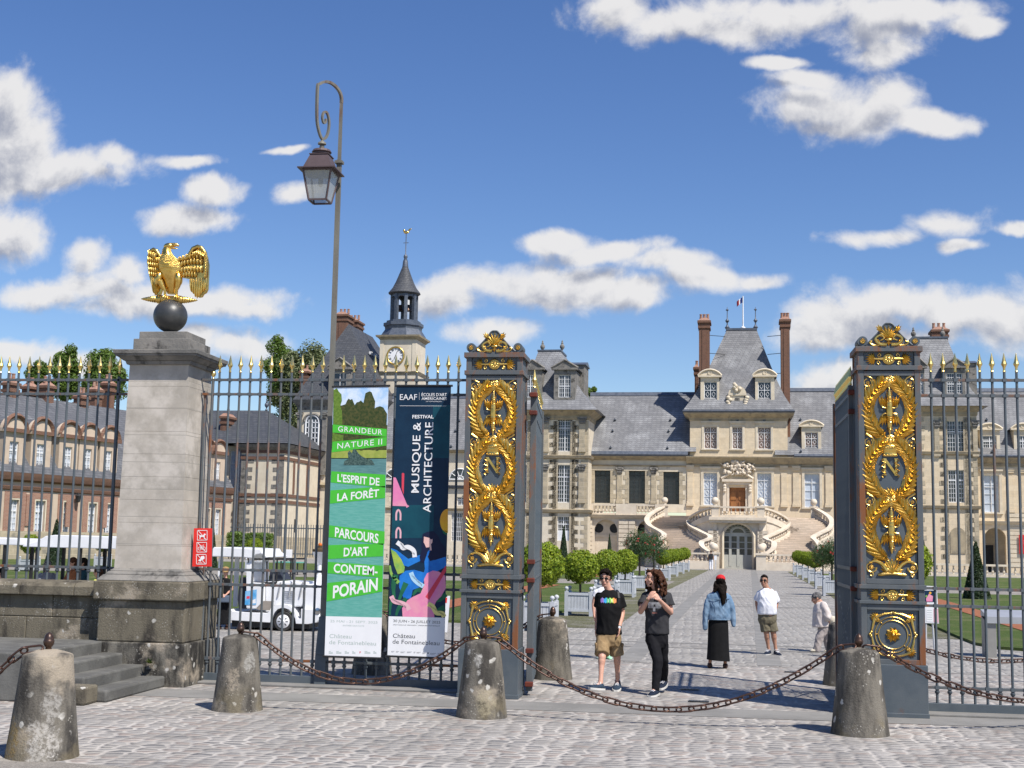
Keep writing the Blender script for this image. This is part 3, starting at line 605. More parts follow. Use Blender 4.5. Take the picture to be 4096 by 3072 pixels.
            for sx in(-1,1): b.box(sx*.05,yp-.016,zt_-.008,sx*.098,yp+.002,zt_+.004); b.box(sx*.05,yp-.016,zb_-.004,sx*.098,yp+.002,zb_+.006)
            b.build('monogram',GOLD,t,40)
            b=MB()
            for sx in(-1,1):
                P=[(sx*(.085+.030*math.sin(k*1.15)),yp-.016-.006*math.cos(k*1.15),cz-.09-.0125*k) for k in range(20)]; b.tube(P,.013,6,up=(0,1,0),sq=.5)
            b.build('ribbon',GOLD,t,50)
            b=MB(); fan(b,(0,zm[2]+.05),R(90),R(120),7,.14,.045,yp-.006,.016); fan(b,(0,zm[2]+.05),R(90),R(60),4,.09,.04,yp-.02,.016); b.build('palmette',GOLD,t,45)
        else:
            bolt(b,zm[i]-.085,zm[i+1]+(.075 if i==0 else .13),yp-.004); b.build('thunderbolt',GOLD,t,45)
    for zc4 in(zq(1545),zq(1768),zq(1990)):
        for sx in(-1,1):
            b=MB(); rosette(b,(sx*.272,zc4),.026,yp,6); spiral(b,(sx*.272,zc4),.052,.85,R(90-sx*10),sx*-1,.009,yp,18,.1)
            P=curve([(sx*.205,zc4-.02),(sx*.215,zc4+.05),(sx*.265,zc4+.085),(sx*.305,zc4+.115)],10); b.tube([(q.x,yp-.01,q.y) for q in P],[.007+.001*k for k in range(11)],6,up=(0,1,0))
            fan(b,(sx*.29,zc4+.09),R(90-sx*30),R(110),3,.045,.02,yp,.01); b.ell((sx*.30,yp-.006,zc4-.075),(.012,.01,.012),6,4)
            b.build('corner_scroll',GOLD,t,45)
    za=zq(2266); b=MB()
    b.tube([(x,yp-.012,za+.018+.012*math.cos(x*13)) for x in[-.18+.03*k for k in range(13)]],[.014]+[.024]*11+[.014],8,up=(0,1,0))
    fan(b,(0,za+.03),R(90),R(140),11,.21,.055,yp-.002,.018,.25); fan(b,(0,za+.03),R(90),R(90),6,.14,.05,yp-.018,.018,.2)
    for sx in(-1,1):
        rosette(b,(sx*.262,za+.105),.036,yp-.004,8); spiral(b,(sx*.262,za+.105),.064,.8,R(90+sx*90),sx,.014,yp,18,.12)
        P=curve([(sx*.06,za+.06),(sx*.13,za+.15),(sx*.21,za+.185),(sx*.29,za+.165)],12); b.tube([(q.x,yp-.012,q.y) for q in P],[.03-.0014*k for k in range(13)],7,up=(0,1,0))
        fan(b,(sx*.2,za+.19),R(90-sx*10),R(120),6,.06,.028,yp-.008,.012); spiral(b,(sx*.262,za+.012),.03,.9,R(90),sx,.010,yp,14,.7)
    b.build('acanthus_base',GOLD,t,45)
    zl=(zq(2578)+zq(2394))/2; b=MB()
    Mx=Matrix.Rotation(R(90),3,'X')
    for r_ in(.225,.182): b.tube([(math.cos(a)*r_,yp-.006,zl+math.sin(a)*r_) for a in[2*PI*k/48 for k in range(48)]],.006,6,closed=True)
    for k in range(8):
        a=2*PI*k/8; blade(b,(math.cos(a)*.19,zl+math.sin(a)*.19),(math.cos(a),math.sin(a)),.03,.02,.008,yp)
    b.build('ring_ornament',GOLD,t,45)
    b=MB()
    for k in range(10):
        a=2*PI*k/10; blade(b,(math.cos(a)*.02,zl+math.sin(a)*.02),(math.cos(a),math.sin(a)),.082,.052,.026,yp); blade(b,(math.cos(a+.3)*.015,zl+math.sin(a+.3)*.015),(math.cos(a+.3),math.sin(a+.3)),.052,.036,.024,yp-.018)
    b.ell((0,yp-.036,zl),(.02,.016,.02),10,6); b.build('rosette',GOLD,t,45)
    b=MB(); W2,H2=.265,zq(2394)-zl-.05
    for sx in(-1,1):
        for sz in(-1,1):
            a=math.atan2(sz,sx); fan(b,(sx*(W2-.06),zl+sz*(H2-.06)),a,R(150),8,.10,.022,yp,.012); rosette(b,(sx*(W2-.075),zl+sz*(H2-.08)),.03,yp-.006,6)
            P=curve([(sx*.03,zl+sz*(H2+.01)),(sx*.12,zl+sz*(H2-.005)),(sx*(W2-.05),zl+sz*(H2-.045))],10); b.tube([(q.x,yp-.008,q.y) for q in P],[.008+.0012*k for k in range(11)],6,up=(0,1,0))
            P=curve([(sx*(W2+.0),zl+sz*.03),(sx*(W2-.012),zl+sz*.1),(sx*(W2-.04),zl+sz*(H2-.05))],10); b.tube([(q.x,yp-.008,q.y) for q in P],[.008+.0012*k for k in range(11)],6,up=(0,1,0))
        for k in range(3):
            a=R(90-sx*90)+R(70)*(k-1); b.ell((sx*W2+math.cos(a)*.026,yp-.008,zl+math.sin(a)*.026),(.019,.012,.019),8,5); b.ell((math.cos(R(90*sx)+R(70)*(k-1))*.026,yp-.008,zl+sx*H2+math.sin(R(90*sx)+R(70)*(k-1))*.026),(.019,.012,.019),8,5)
    b.build('corner_ornament',GOLD,t,45)
    t.location=loc; return t
pL=gz(1950,2783); pR_=gz(3640,2852)
p1=pier('tall grey iron gate pier with gilt laurel wreaths and monogram, beside the dark blue banner',(X(1968,1900,18.0),18.3,0))
p2=dup(p1); put(p2,(X(3563,1900,17.5),17.8,0),0,'tall grey iron gate pier with gilt laurel wreaths and monogram, beside the easel notice board')
# ---------------------------------------------------------------- open gate leaves
def leaf(label,A,B,ztip,n,hinges):
    t=root('gate_leaf',label,'gate',(A[0],A[1],0),group='open iron gate leaves')
    A=Vector((*A,0));B=Vector((*B,0));d=(B-A).normalized(); L=(B-A).length; ang=math.atan2(d.y,d.x); Mz=Matrix.Rotation(ang,3,'Z')
    zz_=[.12,.42,1.60,1.86,3.98,4.24]; zb=.08
    bm=bar_mesh(zb,4.36,(.40,),.018,False); ox=Vector(OFF[t.name])
    for i in range(n):
        p=A+d*(.12+(L-.24)*i/(n-1)); o=mo('bar',bm,t,p-ox); s=mo('spearhead',SPM,o,(0,0,4.36))
    for z in zz_:
        b=MB(); b.obox(A+d*(L/2)+Vector((0,0,z)),(L,.045,.045),Mz); b.build('rail',IRON,t)
    for k,p in enumerate((A,B)):
        b=MB(); b.obox(p+d*(.03 if k==0 else -.03)+Vector((0,0,2.2)),(.10,.09,4.28),Mz); b.build('stile',IRONR,t,bevel=.006)
    b=MB()
    for s in(0,1):
        for z0,z1 in((.42,1.6),): b.bar(A+d*.1+Vector((0,0,z0 if s else z1)),A+d*(L-.1)+Vector((0,0,z1 if s else z0)),.014,6)
    b.build('brace',IRON,t)
    b=MB(); b.obox(A+d*(L/2)+Vector((0,0,.25)),(L-.2,.012,.28),Mz); b.build('kick_plate',IRON,t)
    for z in hinges:
        b=MB(); b.obox(A-d*.03+Vector((0,-.02,z)),(.11,.10,.065),Matrix.Identity(3)); b.build('hinge',REDIRON,t,bevel=.008)
    return t
qa=at(2124,2300,18.5); qb=at(2155,2300,21.9)
leaf('open iron gate leaf seen almost edge on, hinged to the left gilded pier',(qa.x,qa.y),(qb.x,qb.y),0,16,(.16,.62,1.60,1.86,3.98,4.24))
qa=at(3416,2300,18.1); qb=at(3350,2300,20.5)
leaf('open iron gate leaf with its dark side showing, hinged to the right gilded pier',(qa.x,qa.y),(qb.x,qb.y),0,16,(.16,1.60,1.86,3.98,4.24))
# ---------------------------------------------------------------- bollards and chains
def bollard_():
    t=root('bollard','x','bollard',local=True,group='stone bollards with bronze acorn tops')
    pr=[]; H=.93
    for i in range(13):
        k=i/12; pr.append((.335-.105*k**.9,H*k))
    pr+=[(.222,H+.012),(.20,H+.022),(.09,H+.055),(.001,H+.062)]
    pr.insert(0,(.30,-.03))
    b=MB(); b.lathe(pr,n=40); b.build('stone_body',BOLL,t,50)
    b=MB(); b.lathe([(.026,0),(.042,.003),(.042,.011),(.028,.017),(.028,.034),(.038,.042),(.048,.060),(.052,.085),(.050,.095),(.048,.098),(.045,.12),(.036,.145),(.020,.163),(.006,.172),(.001,.174)],(0,0,H+.045),20); b.build('acorn_finial',ACORN,t,60)
    return t
bp=bollard_(); BP={}; BO={}
for i,(px,py,sc_,lab) in enumerate(((90*S,1645*S,1.03,'blotchy stone bollard with yellow lichen and white patch, standing before the stone steps'),(512*S,1540*S,.94,'stone bollard with a pale tide line, before the railing near the red prohibition sign'),(1040*S,1555*S,.95,'stone bollard with white lichen streak, before the gilded pier beside the dark blue banner'),(1858*S,1593*S,1.0,'plain brown grey stone bollard, in front of the gilded pier by the easel board'),(1192*S,1470*S,.98,'stone bollard inside the gate, beside the gate leaf seen edge on'),(1824*S,1484*S,1.0,'shaded stone bollard inside the gate, half hidden by the dark gate leaf'),(1487,2702,.98,'stone bollard standing behind the two tall banners'),(4890,2902,1.0,'stone bollard before the railing, holding the far end of a front chain'),(4620,2735,1.0,'stone bollard behind the railing, holding the far end of the inner chain'))):
    q=gz(px,py); q=q*(1+.30/q.length); o=bp if i==0 else dup(bp); put(o,(q.x,q.y,0),i*1.3 if i>2 else 0,lab); o.scale=(sc_,)*3; BP[i]=(Vector((q.x,q.y,0)),sc_); BO[i]=o
for i_,pt in((0,[(.14,-.27,.16,.17,(.56,.53,.49)),(-.20,-.25,.16,.16,(.27,.18,.055)),(.16,-.20,.50,.12,(.42,.40,.37))]),(2,[(-.03,-.26,.72,.07,(.56,.54,.50)),(-.01,-.28,.58,.035,(.52,.50,.46)),(.10,-.30,.20,.16,(.33,.29,.20))]),(1,[(.03,-.29,.42,.13,(.40,.34,.26)),(.20,-.15,.62,.10,(.40,.39,.36))])):
    o=[c for c in BO[i_].children if c.name.startswith('stone_body')][0]; o.data=o.data.copy(); o.data.materials[0]=bollard_mat('patched_bollard_stone',patches=pt)
def linkmesh(L=.19,W=.078,r=.0112):
    b=MB(); pts=[]
    h=L/2-W/2+r; w=W/2
    for k in range(9): a=-PI/2+PI*k/8; pts.append((h+math.cos(a)*w,math.sin(a)*w,0))
    for k in range(9): a=PI/2+PI*k/8; pts.append((-h+math.cos(a)*w,math.sin(a)*w,0))
    b.tube(pts,r,8,closed=True,up=(0,0,1)); return b.mesh('link',CHAIN,60)
LINK=linkmesh()
def chain(label,pts,roll0=0):
    """pts: polyline of the chain axis"""
    t=root('chain',label,'chain',tuple(pts[0]),group='rusty chains slung between the bollards'); ox=Vector(OFF[t.name])
    # resample at link pitch
    pitch=.150; P=[Vector(p) for p in pts]; seg=[(P[i+1]-P[i]).length for i in range(len(P)-1)]; tot=sum(seg); n=max(2,round(tot/pitch))
    def pos(s):
        for i,l in enumerate(seg):
            if s<=l or i==len(seg)-1: return P[i]+(P[i+1]-P[i])*min(1,s/l)
            s-=l
    k=tot/n/pitch
    for i in range(n):
        a=pos(tot*i/n); c=pos(tot*(i+1)/n); d=(c-a).normalized(); o=mo('link',LINK,t,(a+c)/2-ox)
        y=Vector((0,0,1)).cross(d); y.normalize(); z=d.cross(y); rr=R(38 if i%2 else -42)+random.uniform(-.15,.15)+roll0
        y2=y*math.cos(rr)+z*math.sin(rr); z2=d.cross(y2); o.matrix_local=Matrix.Translation((a+c)/2-ox)@Matrix((d,y2,z2)).transposed().to_4x4()
        o.scale=(k,1,1)
    return t
def sag(A,B,drop,n=40):
    A=Vector(A);B=Vector(B); out=[]
    for i in range(n+1):
        t=i/n; p=A.lerp(B,t); p.z-=drop*4*t*(1-t); out.append(p)
    return out
def btop(i): q,s=BP[i]; return q+Vector((0,0,.985*s))
def neck(i,dx,dy=-.07): return btop(i)+Vector((dx,dy,.0))
def edge(i,d): q,s=BP[i]; d=Vector(d).normalized(); return q+Vector((0,0,.955*s))+d*.235*s
def span(label,i,j,zlow):
    A,B=btop(i),btop(j); d=(B-A); d.z=0; d.normalize(); a,b=edge(i,d),edge(j,-d); zl=(a.z+b.z)/2-zlow
    chain(label,[A+d*.07+Vector((0,-.05,.012))]+sag(a+Vector((0,0,.02)),b+Vector((0,0,.02)),zl)+[B-d*.07+Vector((0,-.05,.012))])
span('rusty chain hanging below the banners between two stone bollards',1,2,.36)
span('rusty chain swagged low across the open gateway',2,3,.16)
A=btop(0); e=edge(0,(-1,-.35,0)); chain('rusty chain climbing the left bollard at the picture edge',[A+Vector((-.06,-.06,.012))]+sag(e+Vector((0,-.02,.02)),Vector((-8.6,11.6,.62)),.5,20))
A=btop(3); e=edge(3,(1,-.05,0)); chain('rusty chain running down in front of the right gilded pier',[A+Vector((.07,-.05,.012))]+sag(e+Vector((0,0,.02)),edge(7,(-1,0,0))+Vector((0,0,.02)),.66,30)+[btop(7)+Vector((-.07,-.04,.012))])
A=btop(4); e=edge(4,(-1,.2,0)); chain('rusty chain behind the left gilded pier from the inner bollard',[A+Vector((-.06,0,.012))]+sag(e+Vector((0,0,.02)),edge(6,(1,-.1,0))+Vector((0,0,.02)),.45,30)+[btop(6)+Vector((.07,-.04,.012))])
A=btop(5); e=edge(5,(1,.0,0)); chain('rusty chain behind the right railing from the inner bollard',[A+Vector((.07,0,.012))]+sag(e+Vector((0,0,.02)),edge(8,(-1,0,0))+Vector((0,0,.02)),.62,30)+[btop(8)+Vector((-.07,-.04,.012))])
# ---------------------------------------------------------------- palace: facade kit (all in frames turned about the vertical)
class FA:
    def __init__(s,Y,rot=PHI): s.Y=Y; s.rot=rot
    def x(s,px,py=1900,Y=None): return at(px,py,Y or s.Y,s.rot).x
    def z(s,px,py,Y=None): return at(px,py,Y or s.Y,s.rot).z
    def r(s,a,b,c,d,Y=None):
        mx,my=(a+c)/2,(b+d)/2; return s.x(a,my,Y),s.x(c,my,Y),s.z(mx,d,Y),s.z(mx,b,Y)
def wall(par,name,mat,x0,x1,z0,z1,Y,ops=(),th=.6):
    b=MB(); xs=sorted({x0,x1}|{min(max(v,x0),x1) for o in ops for v in o[:2]})
    for a,c in zip(xs,xs[1:]):
        if c-a<1e-4: continue
        m=(a+c)/2; iv=sorted((o[2],o[3]) for o in ops if o[0]<m<o[1]); z=z0
        for p,q in iv:
            if p>z: b.box(a,Y,z,c,Y+th,p)
            z=max(z,q)
        if z<z1: b.box(a,Y,z,c,Y+th,z1)
    return b.build(name,mat,par)
def window(par,x0,x1,z0,z1,Y,kind='cross',glass=None,dep=.22,nx=2,nz=3,fm=None,tr=.68):
    y=Y+dep; b=MB(); t=.07; w=x1-x0
    for a,c,d,e in((x0,x0+t,z0,z1),(x1-t,x1,z0,z1),(x0+t,x1-t,z0,z0+t),(x0+t,x1-t,z1-t,z1)): b.box(a,y-.03,d,c,y+.05,e)
    xm=(x0+x1)/2; zt=z0+(z1-z0)*tr
    if kind in('cross','case','lead'):
        m=.09 if kind=='cross' else .055
        b.box(xm-m/2,y-.05,z0+t,xm+m/2,y+.04,z1-t)
        for f in ((.36,.68) if kind=='cross' and z1-z0>4.2 else (tr,)):
            q=z0+(z1-z0)*f
            for a,c in((x0+t,xm-m/2),(xm+m/2,x1-t)): b.box(a,y-.05,q-m/2,c,y+.04,q+m/2)
        for s0,s1 in((x0+t,xm-m/2),(xm+m/2,x1-t)):
            if kind=='lead':
                for za,zb in((z0+t,zt),(zt,z1-t)):
                    n=max(1,round((zb-za)/.75))
                    for i in range(n):
                        a0=za+(zb-za)*i/n; a1=za+(zb-za)*(i+1)/n; c=((s0+s1)/2,(a0+a1)/2); hx,hz=(s1-s0)*.3,(a1-a0)*.32
                        for (u,v),(p,q) in(((c[0],c[1]+hz),(c[0]+hx,c[1])),((c[0]+hx,c[1]),(c[0],c[1]-hz)),((c[0],c[1]-hz),(c[0]-hx,c[1])),((c[0]-hx,c[1]),(c[0],c[1]+hz))): b.bar((u,y,v),(p,y,q),.018,4)
                        b.box(s0,y-.012,a0-.012,s1,y+.02,a0+.012)
            else:
                k=nx if kind=='cross' else 1
                for i in range(1,k+1 if kind=='cross' else 1): 
                    q=s0+(s1-s0)*i/(k+1); b.box(q-.015,y-.02,z0+t,q+.015,y+.02,z1-t)
                nn=max(2,round((z1-z0)/.42)) if kind=='cross' else nz
                for i in range(1,nn): q=z0+(z1-z0)*i/nn; b.box(s0,y-.022,q-.015,s1,y+.022,q+.015)
    elif kind=='grill':
        for i in range(1,3): q=x0+w*i/3; b.box(q-.022,y-.06,z0+t,q+.022,y-.02,z1-t)
        for i in range(1,7): q=z0+(z1-z0)*i/7; b.box(x0+t,y-.062,q-.02,x1-t,y-.018,q+.02)
        for i in range(1,14): q=x0+w*i/14; b.box(q-.007,y-.05,z0+t,q+.007,y-.035,z1-t)
        for i in range(1,26): q=z0+(z1-z0)*i/26; b.box(x0+t,y-.05,q-.006,x1-t,y-.036,q+.006)
    elif kind=='bars':
        n=max(4,round(w/.2))
        for i in range(1,n): q=x0+w*i/n; b.box(q-.022,y-.1,z0+t,q+.022,y-.06,z1-t)
        for i in range(1,6): q=z0+(z1-z0)*i/6; b.box(x0+t,y-.08,q-.02,x1-t,y-.05,q+.02)
    o=b.build('window',fm or (GRILL if kind=='grill' else WHITEF),par)
    b=MB(); b.box(x0+t*.5,y+.055,z0+t*.5,x1-t*.5,y+.09,z1-t*.5); b.build('pane',glass or GLASS,o); return o
def surround(par,x0,x1,z0,z1,Y,w=.28,p=.07,mat=None,cap=True):
    b=MB(); b.box(x0-w,Y-p,z0,x0,Y+.01,z1+w); b.box(x1,Y-p,z0,x1+w,Y+.01,z1+w); b.box(x0,Y-p+.003,z1,x1,Y+.01,z1+w)
    if cap: b.box(x0-w-.1,Y-p-.16,z1+w+.14,x1+w+.1,Y+.01,z1+w+.32); b.box(x0-w-.04,Y-p-.06,z1+w+.004,x1+w+.04,Y+.01,z1+w+.136)
    b.box(x0-w-.05,Y-p-.10,z0-.14,x1+w+.05,Y+.01,z0-.003); return b.build('window_surround',mat or ASHP,par)
def quoins(par,xs,z0,z1,Y,w=(.42,.66),h=.42,p=.03,mat=None,dirs=None):
    """toothed quoin columns; xs: (x, dir) pairs growing outwards from x"""
    for x,s in xs:
        n=max(1,round((z1-z0)/h)); b=MB()
        for i in range(n):
            k=w[i%2]*random.uniform(.88,1.1); b.box(x,Y-p,z0+(z1-z0)*i/n+.008,x+s*k,Y+.01,z0+(z1-z0)*(i+1)/n-.008)
        b.build('quoins',mat or QUO,par)
def cornice(par,x0,x1,Y,prof,mat=None,name='cornice',ret=True,dep=.5):
    """prof: list of (projection, z) from bottom to top"""
    b=MB()
    for (p0,z0),(p1,z1) in zip(prof,prof[1:]):
        if z1-z0<1e-4: continue
        b.frus(x0-(p0 if ret else 0),Y-p0,z0,x1+(p0 if ret else 0),Y+dep,x0-(p1 if ret else 0),Y-p1,z1,x1+(p1 if ret else 0),Y+dep)
    return b.build(name,mat or ASHD,par)
def pilaster(par,x0,x1,z0,z1,Y,p=.14,mat=None,cap='corinth'):
    b=MB(); b.box(x0,Y-p,z0+.45,x1,Y+.01,z1-.7); b.box(x0-.08,Y-p-.08,z0,x1+.08,Y+.01,z0+.25); b.box(x0-.04,Y-p-.04,z0+.253,x1+.04,Y+.01,z0+.447)
    o=b.build('pilaster',mat or QUO,par); b=MB()
    if cap=='corinth':
        b.frus(x0+.02,Y-p-.02,z1-.697,x1-.02,Y+.01,x0-.12,Y-p-.14,z1-.14,x1+.12,Y+.01); b.box(x0-.16,Y-p-.18,z1-.137,x1+.16,Y+.01,z1)
        for i in range(4):
            for k in(0,1): b.ell((x0+(x1-x0)*(i+.5)/4,Y-p-.06-.05*k,z1-.52+.25*k),(.08,.08,.12),6,5)
        for s in(x0-.06,x1+.06): b.ell((s,Y-p-.12,z1-.22),(.12,.12,.12),8,6)
    else: b.box(x0-.1,Y-p-.1,z1-.25,x1+.1,Y+.01,z1); b.box(x0-.05,Y-p-.05,z1-.45,x1+.05,Y+.01,z1-.253)
    b.build('capital',mat if cap!='corinth' and mat else CAPST,o); return o
def hip(par,name,mat,x0,x1,y0,y1,z0,a0,a1,b0,b1,z1,flare=.0,n=5,fl=.0):
    b=MB(); rings=[]
    for i in range(n+1):
        t=i/n; k=t**(1+flare) if flare else t; e=fl*(1-t)**6; q=lambda u,v: u+(v-u)*k
        X0,X1,Y0,Y1=q(x0,a0)-e,q(x1,a1)+e,q(y0,b0)-e,q(y1,b1)+e; z=z0+(z1-z0)*t; rings.append([(X0,Y0,z),(X1,Y0,z),(X1,Y1,z),(X0,Y1,z)])
    b.loft(rings); return b.build(name,mat,par)
def segarc(x0,x1,z,h,n=14):
    r=((x1-x0)**2/4+h*h)/(2*h); xm=(x0+x1)/2; zc_=z+h-r; a=math.asin(min(1,(x1-x0)/2/r)); a=PI-a if h>r else a
    return [(xm+r*math.sin(-a+2*a*i/n),zc_+r*math.cos(-a+2*a*i/n)) for i in range(n+1)]
def dormer(par,x0,x1,z0,zw1,zp0,zp1,Y,dep,win,kind='cross',ped='tri',mat=None,roofm=None,glass=None,xp=.25,wk={},cm=None,rim=None):
    """face x0..x1, z0..zp0, pediment zp0..zp1; win=(x0,x1,z0,z1)"""
    d=MB(); o=wall(par,'dormer',mat or ASHP,x0,x1,z0,zp0-.001,Y,[win],dep); OFF[o.name]=OFF.get(par.name)
    window(o,*win,Y,kind,glass,dep=.16,**wk)
    a,c=x0-xp,x1+xp; h=zp1-zp0; b=MB()
    b.box(a,Y-.22,zp0,c,Y+.4,zp0+h*.2)
    pts=[(a,zp0+h*.2),(c,zp0+h*.2),((a+c)/2,zp1)] if ped=='tri' else [(a,zp0+h*.2)]+segarc(a,c,zp0+h*.2,h*.8)[1:-1]+[(c,zp0+h*.2)]
    b.prism(pts,Y-.05,Y+.35,'y')
    if ped=='tri': 
        for p,q in(((a-.05,zp0+h*.2),((a+c)/2,zp1+.04)),((c+.05,zp0+h*.2),((a+c)/2,zp1+.04))): b.bar((p[0],Y-.08,p[1]),(q[0],Y-.08,q[1]),.11,4)
    elif not rim: b.tube([(p[0],Y-.1,p[1]) for p in segarc(a,c,zp0+h*.2,h*.8)],.10,4,up=(0,1,0))
    if ped=='seg' and not rim: b.lathe([(h*.26,0),(h*.26,.06),(h*.17,.06),(h*.15,.02),(.01,.03)],((a+c)/2,Y-.05,zp0+h*.55),12,Matrix.Rotation(R(90),3,'X'))
    b.build('pediment',cm or ASHP,o)
    if rim: b=MB(); b.tube([(p[0],Y-.1,p[1]) for p in segarc(a+.1,c-.1,zp0+h*.2,h*.8)],.19,4,up=(0,1,0)); b.box(a,Y-.26,zp0-.02,c,Y-.221,zp0+h*.2+.02); b.build('brick_arch',rim,o)
    b=MB(); b.prism([(p[0],p[1]-.02) for p in pts],Y+.35,Y+dep+1.2,'y'); b.build('dormer_roof',roofm or LEAD,o); return o
def chimney(par,x0,x1,y0,y1,z0,z1,pots=2,mat=None):
    b=MB(); b.box(x0,y0,z0,x1,y1,z1-1.1); b.box(x0-.1,y0-.1,z1-1.097,x1+.1,y1+.1,z1-.85); b.box(x0-.02,y0-.02,z1-.847,x1+.02,y1+.02,z1-.55); b.box(x0-.16,y0-.16,z1-.547,x1+.16,y1+.16,z1-.32)
    w=x1-x0; b.box(x0+w*.3,y0-.05,z0,x1-w*.3,y0-.003,z1-1.3)
    o=b.build('chimney',mat or BRICK,par); b=MB(); b.frus(x0-.1,y0-.1,z1-.317,x1+.1,y1+.1,x0+.25*w,y0+.2,z1,x1-.25*w,y1-.2)
    for i in range(pots): b.lathe([(.16,0),(.13,.45),(.16,.47),(.15,.55)],(x0+w*(i+.5)/pots,(y0+y1)/2,z1-.05),8)
    b.build('chimney_pot',BRICKB,o); return o
def urn(par,x,y,z,h,mat=None):
    b=MB(); b.lathe([(h*.12,0),(h*.12,h*.08),(h*.05,h*.14),(h*.05,h*.22),(h*.17,h*.38),(h*.19,h*.5),(h*.13,h*.64),(h*.07,h*.68),(h*.10,h*.74),(h*.05,h*.84),(h*.07,h*.89),(.01,h)],(x,y,z),10); return b.build('finial',mat or CAPST,par,50)
def balus(par,x0,x1,z0,z1,Y,sp=.34,th=.3,name='balustrade',mat=None,ends=True):
    b=MB(); mat=mat or STAIRM; h=z1-z0; b.box(x0,Y-th/2,z0,x1,Y+th/2,z0+h*.18); b.box(x0,Y-th/2-.04,z1-h*.16,x1,Y+th/2+.04,z1)
    n=max(1,int((x1-x0)/sp))
    for i in range(n): b.lathe([(.07,0),(.05,.06),(.11,h*.2),(.05,h*.5),(.085,h*.66)],(x0+(x1-x0)*(i+.5)/n,Y,z0+h*.18),6)
    return b.build(name,mat,par)
# ---------------- gallery wing and centre (facade plane 130)
YF_=130; A=FA(YF_)
def zs_(px,*p): return [A.z(px,q) for q in p]
GAL='palace facade of the court'
gal=root('palace_wing','old gallery wing with three dark grilled windows under a long slate roof','palace wing',(A.x(2560),YF_,0),PHI,group=GAL)
xl,xr2=A.x(2345,1950),A.x(2752,1950); zE=A.z(2560,1841); zg=A.z(2560,2048)
w=[A.r(2378,1881,2441,2012),A.r(2515,1883,2580,2014),A.r(2653,1887,2717,2017)]
wall(gal,'wall',PLAS,xl,xr2,zg,zE,YF_,w)
for q in w: window(gal,*q,YF_,'grill',dep=.3)
quoins(gal,[(q[0],-1) for q in w]+[(q[1],1) for q in w],w[0][2],w[0][3],YF_,(.34,.62),.44)
b=MB(); [b.box(q[0]-.5,YF_-.05,q[3],q[1]+.5,YF_+.01,q[3]+.5) for q in w]; b.build('lintel',ASHP,gal)
for a,c in((2468,2488),(2605,2625)): pilaster(gal,A.x(a,1950),A.x(c,1950),A.z(2547,2014),A.z(2547,1868),YF_,.10)
cornice(gal,xl,xr2,YF_,[(.02,A.z(2560,1867)),(.14,A.z(2560,1864)),(.16,A.z(2560,1860)),(.10,A.z(2560,1859.5))],ASHD,'architrave',False)
cornice(gal,xl,xr2,YF_,[(.16,A.z(2560,1841)),(.22,A.z(2560,1838)),(.5,A.z(2560,1832)),(.66,A.z(2560,1826))],ASHD,'cornice',False)
cornice(gal,xl,xr2,YF_,[(.62,A.z(2560,1825.5)),(.7,A.z(2560,1819)),(.62,A.z(2560,1812)),(.5,A.z(2560,1806))],LEAD,'gutter',False)
zr_=A.z(2560,1573,136); z0=A.z(2560,1806)
def slope_roof(par,x0,x1,z0,z1,Y0=129.5,Y1=136.,mat=SLATE,vents=True,px=None):
    b=MB(); b.prism([(Y0,z0),(Y1,z1),(Y1+6.5,z0)],x0,x1,'x'); o=b.build('roof',mat,par)
    b=MB(); b.prism([(Y1-.35,z1-.28),(Y1,z1+.12),(Y1+.35,z1-.28)],x0,x1,'x'); b.build('ridge',LEAD,o)
    if vents:
        b=MB()
        for r_,k in((.33,0),(.52,.1),(.05,0)):
            n=max(1,int((x1-x0)/4.4))
            for i in range(n):
                x=x0+(x1-x0)*(i+.5)/n+k; t=r_; y=Y0+(Y1-Y0)*t; z=z0+(z1-z0)*t; b.prism([(x-.13,z),(x+.13,z),(x,z+.22)],y-.25,y+.1,'y')
        b.build('roof_vent',LEAD,o)
    return o
slope_roof(gal,xl-.4,xr2+.8,z0,zr_)
# ground floor arcade of the gallery wing
def arcade(par,bays,x0,x1,zt,Y,mat,oculi=True,back=.7,bm=None):
    """bays: (xa,xb,zspring); arch walls with niches"""
    cur=x0; b=MB()
    for i,(xa,xb,zsp,hh) in enumerate(bays):
        nx_=(xb+bays[i+1][0])/2 if i+1<len(bays) else x1
        b.box(cur,Y,0,xa,Y+.6,zsp); b.box(xb,Y,0,nx_,Y+.6,zsp); arc=segarc(xa,xb,zsp,hh,16)
        b.prism([(cur,zsp),(xa,zsp)]+arc[1:-1]+[(xb,zsp),(nx_,zsp),(nx_,zt),(cur,zt)],Y,Y+.6,'y'); cur=nx_
    o=b.build('arcade_wall',mat,par)
    if bm is not False:
        b=MB(); b.box(x0,Y+back,0,x1,Y+back+.2,zt); 
        for xa,xb,zsp,hh in bays: b.box(xa,Y+back-.12,zsp-.75,xb,Y+back-.003,zsp-.5)
        b.build('niche_back',bm or mat,par)
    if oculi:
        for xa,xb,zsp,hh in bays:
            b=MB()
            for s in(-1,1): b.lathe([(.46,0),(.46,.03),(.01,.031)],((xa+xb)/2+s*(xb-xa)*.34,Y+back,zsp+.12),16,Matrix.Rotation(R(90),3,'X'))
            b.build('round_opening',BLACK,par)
    return o
zt=A.z(2500,2048); zsp=A.z(2425,2118); arcade(gal,[(A.x(2379,2150),A.x(2470,2150),zsp,A.z(2425,2078)-zsp),(A.x(2550,2150),A.x(2640,2150),zsp,A.z(2425,2078)-zsp)],xl,xr2,zt-.6,YF_-.4,STAIRM)
b=MB()
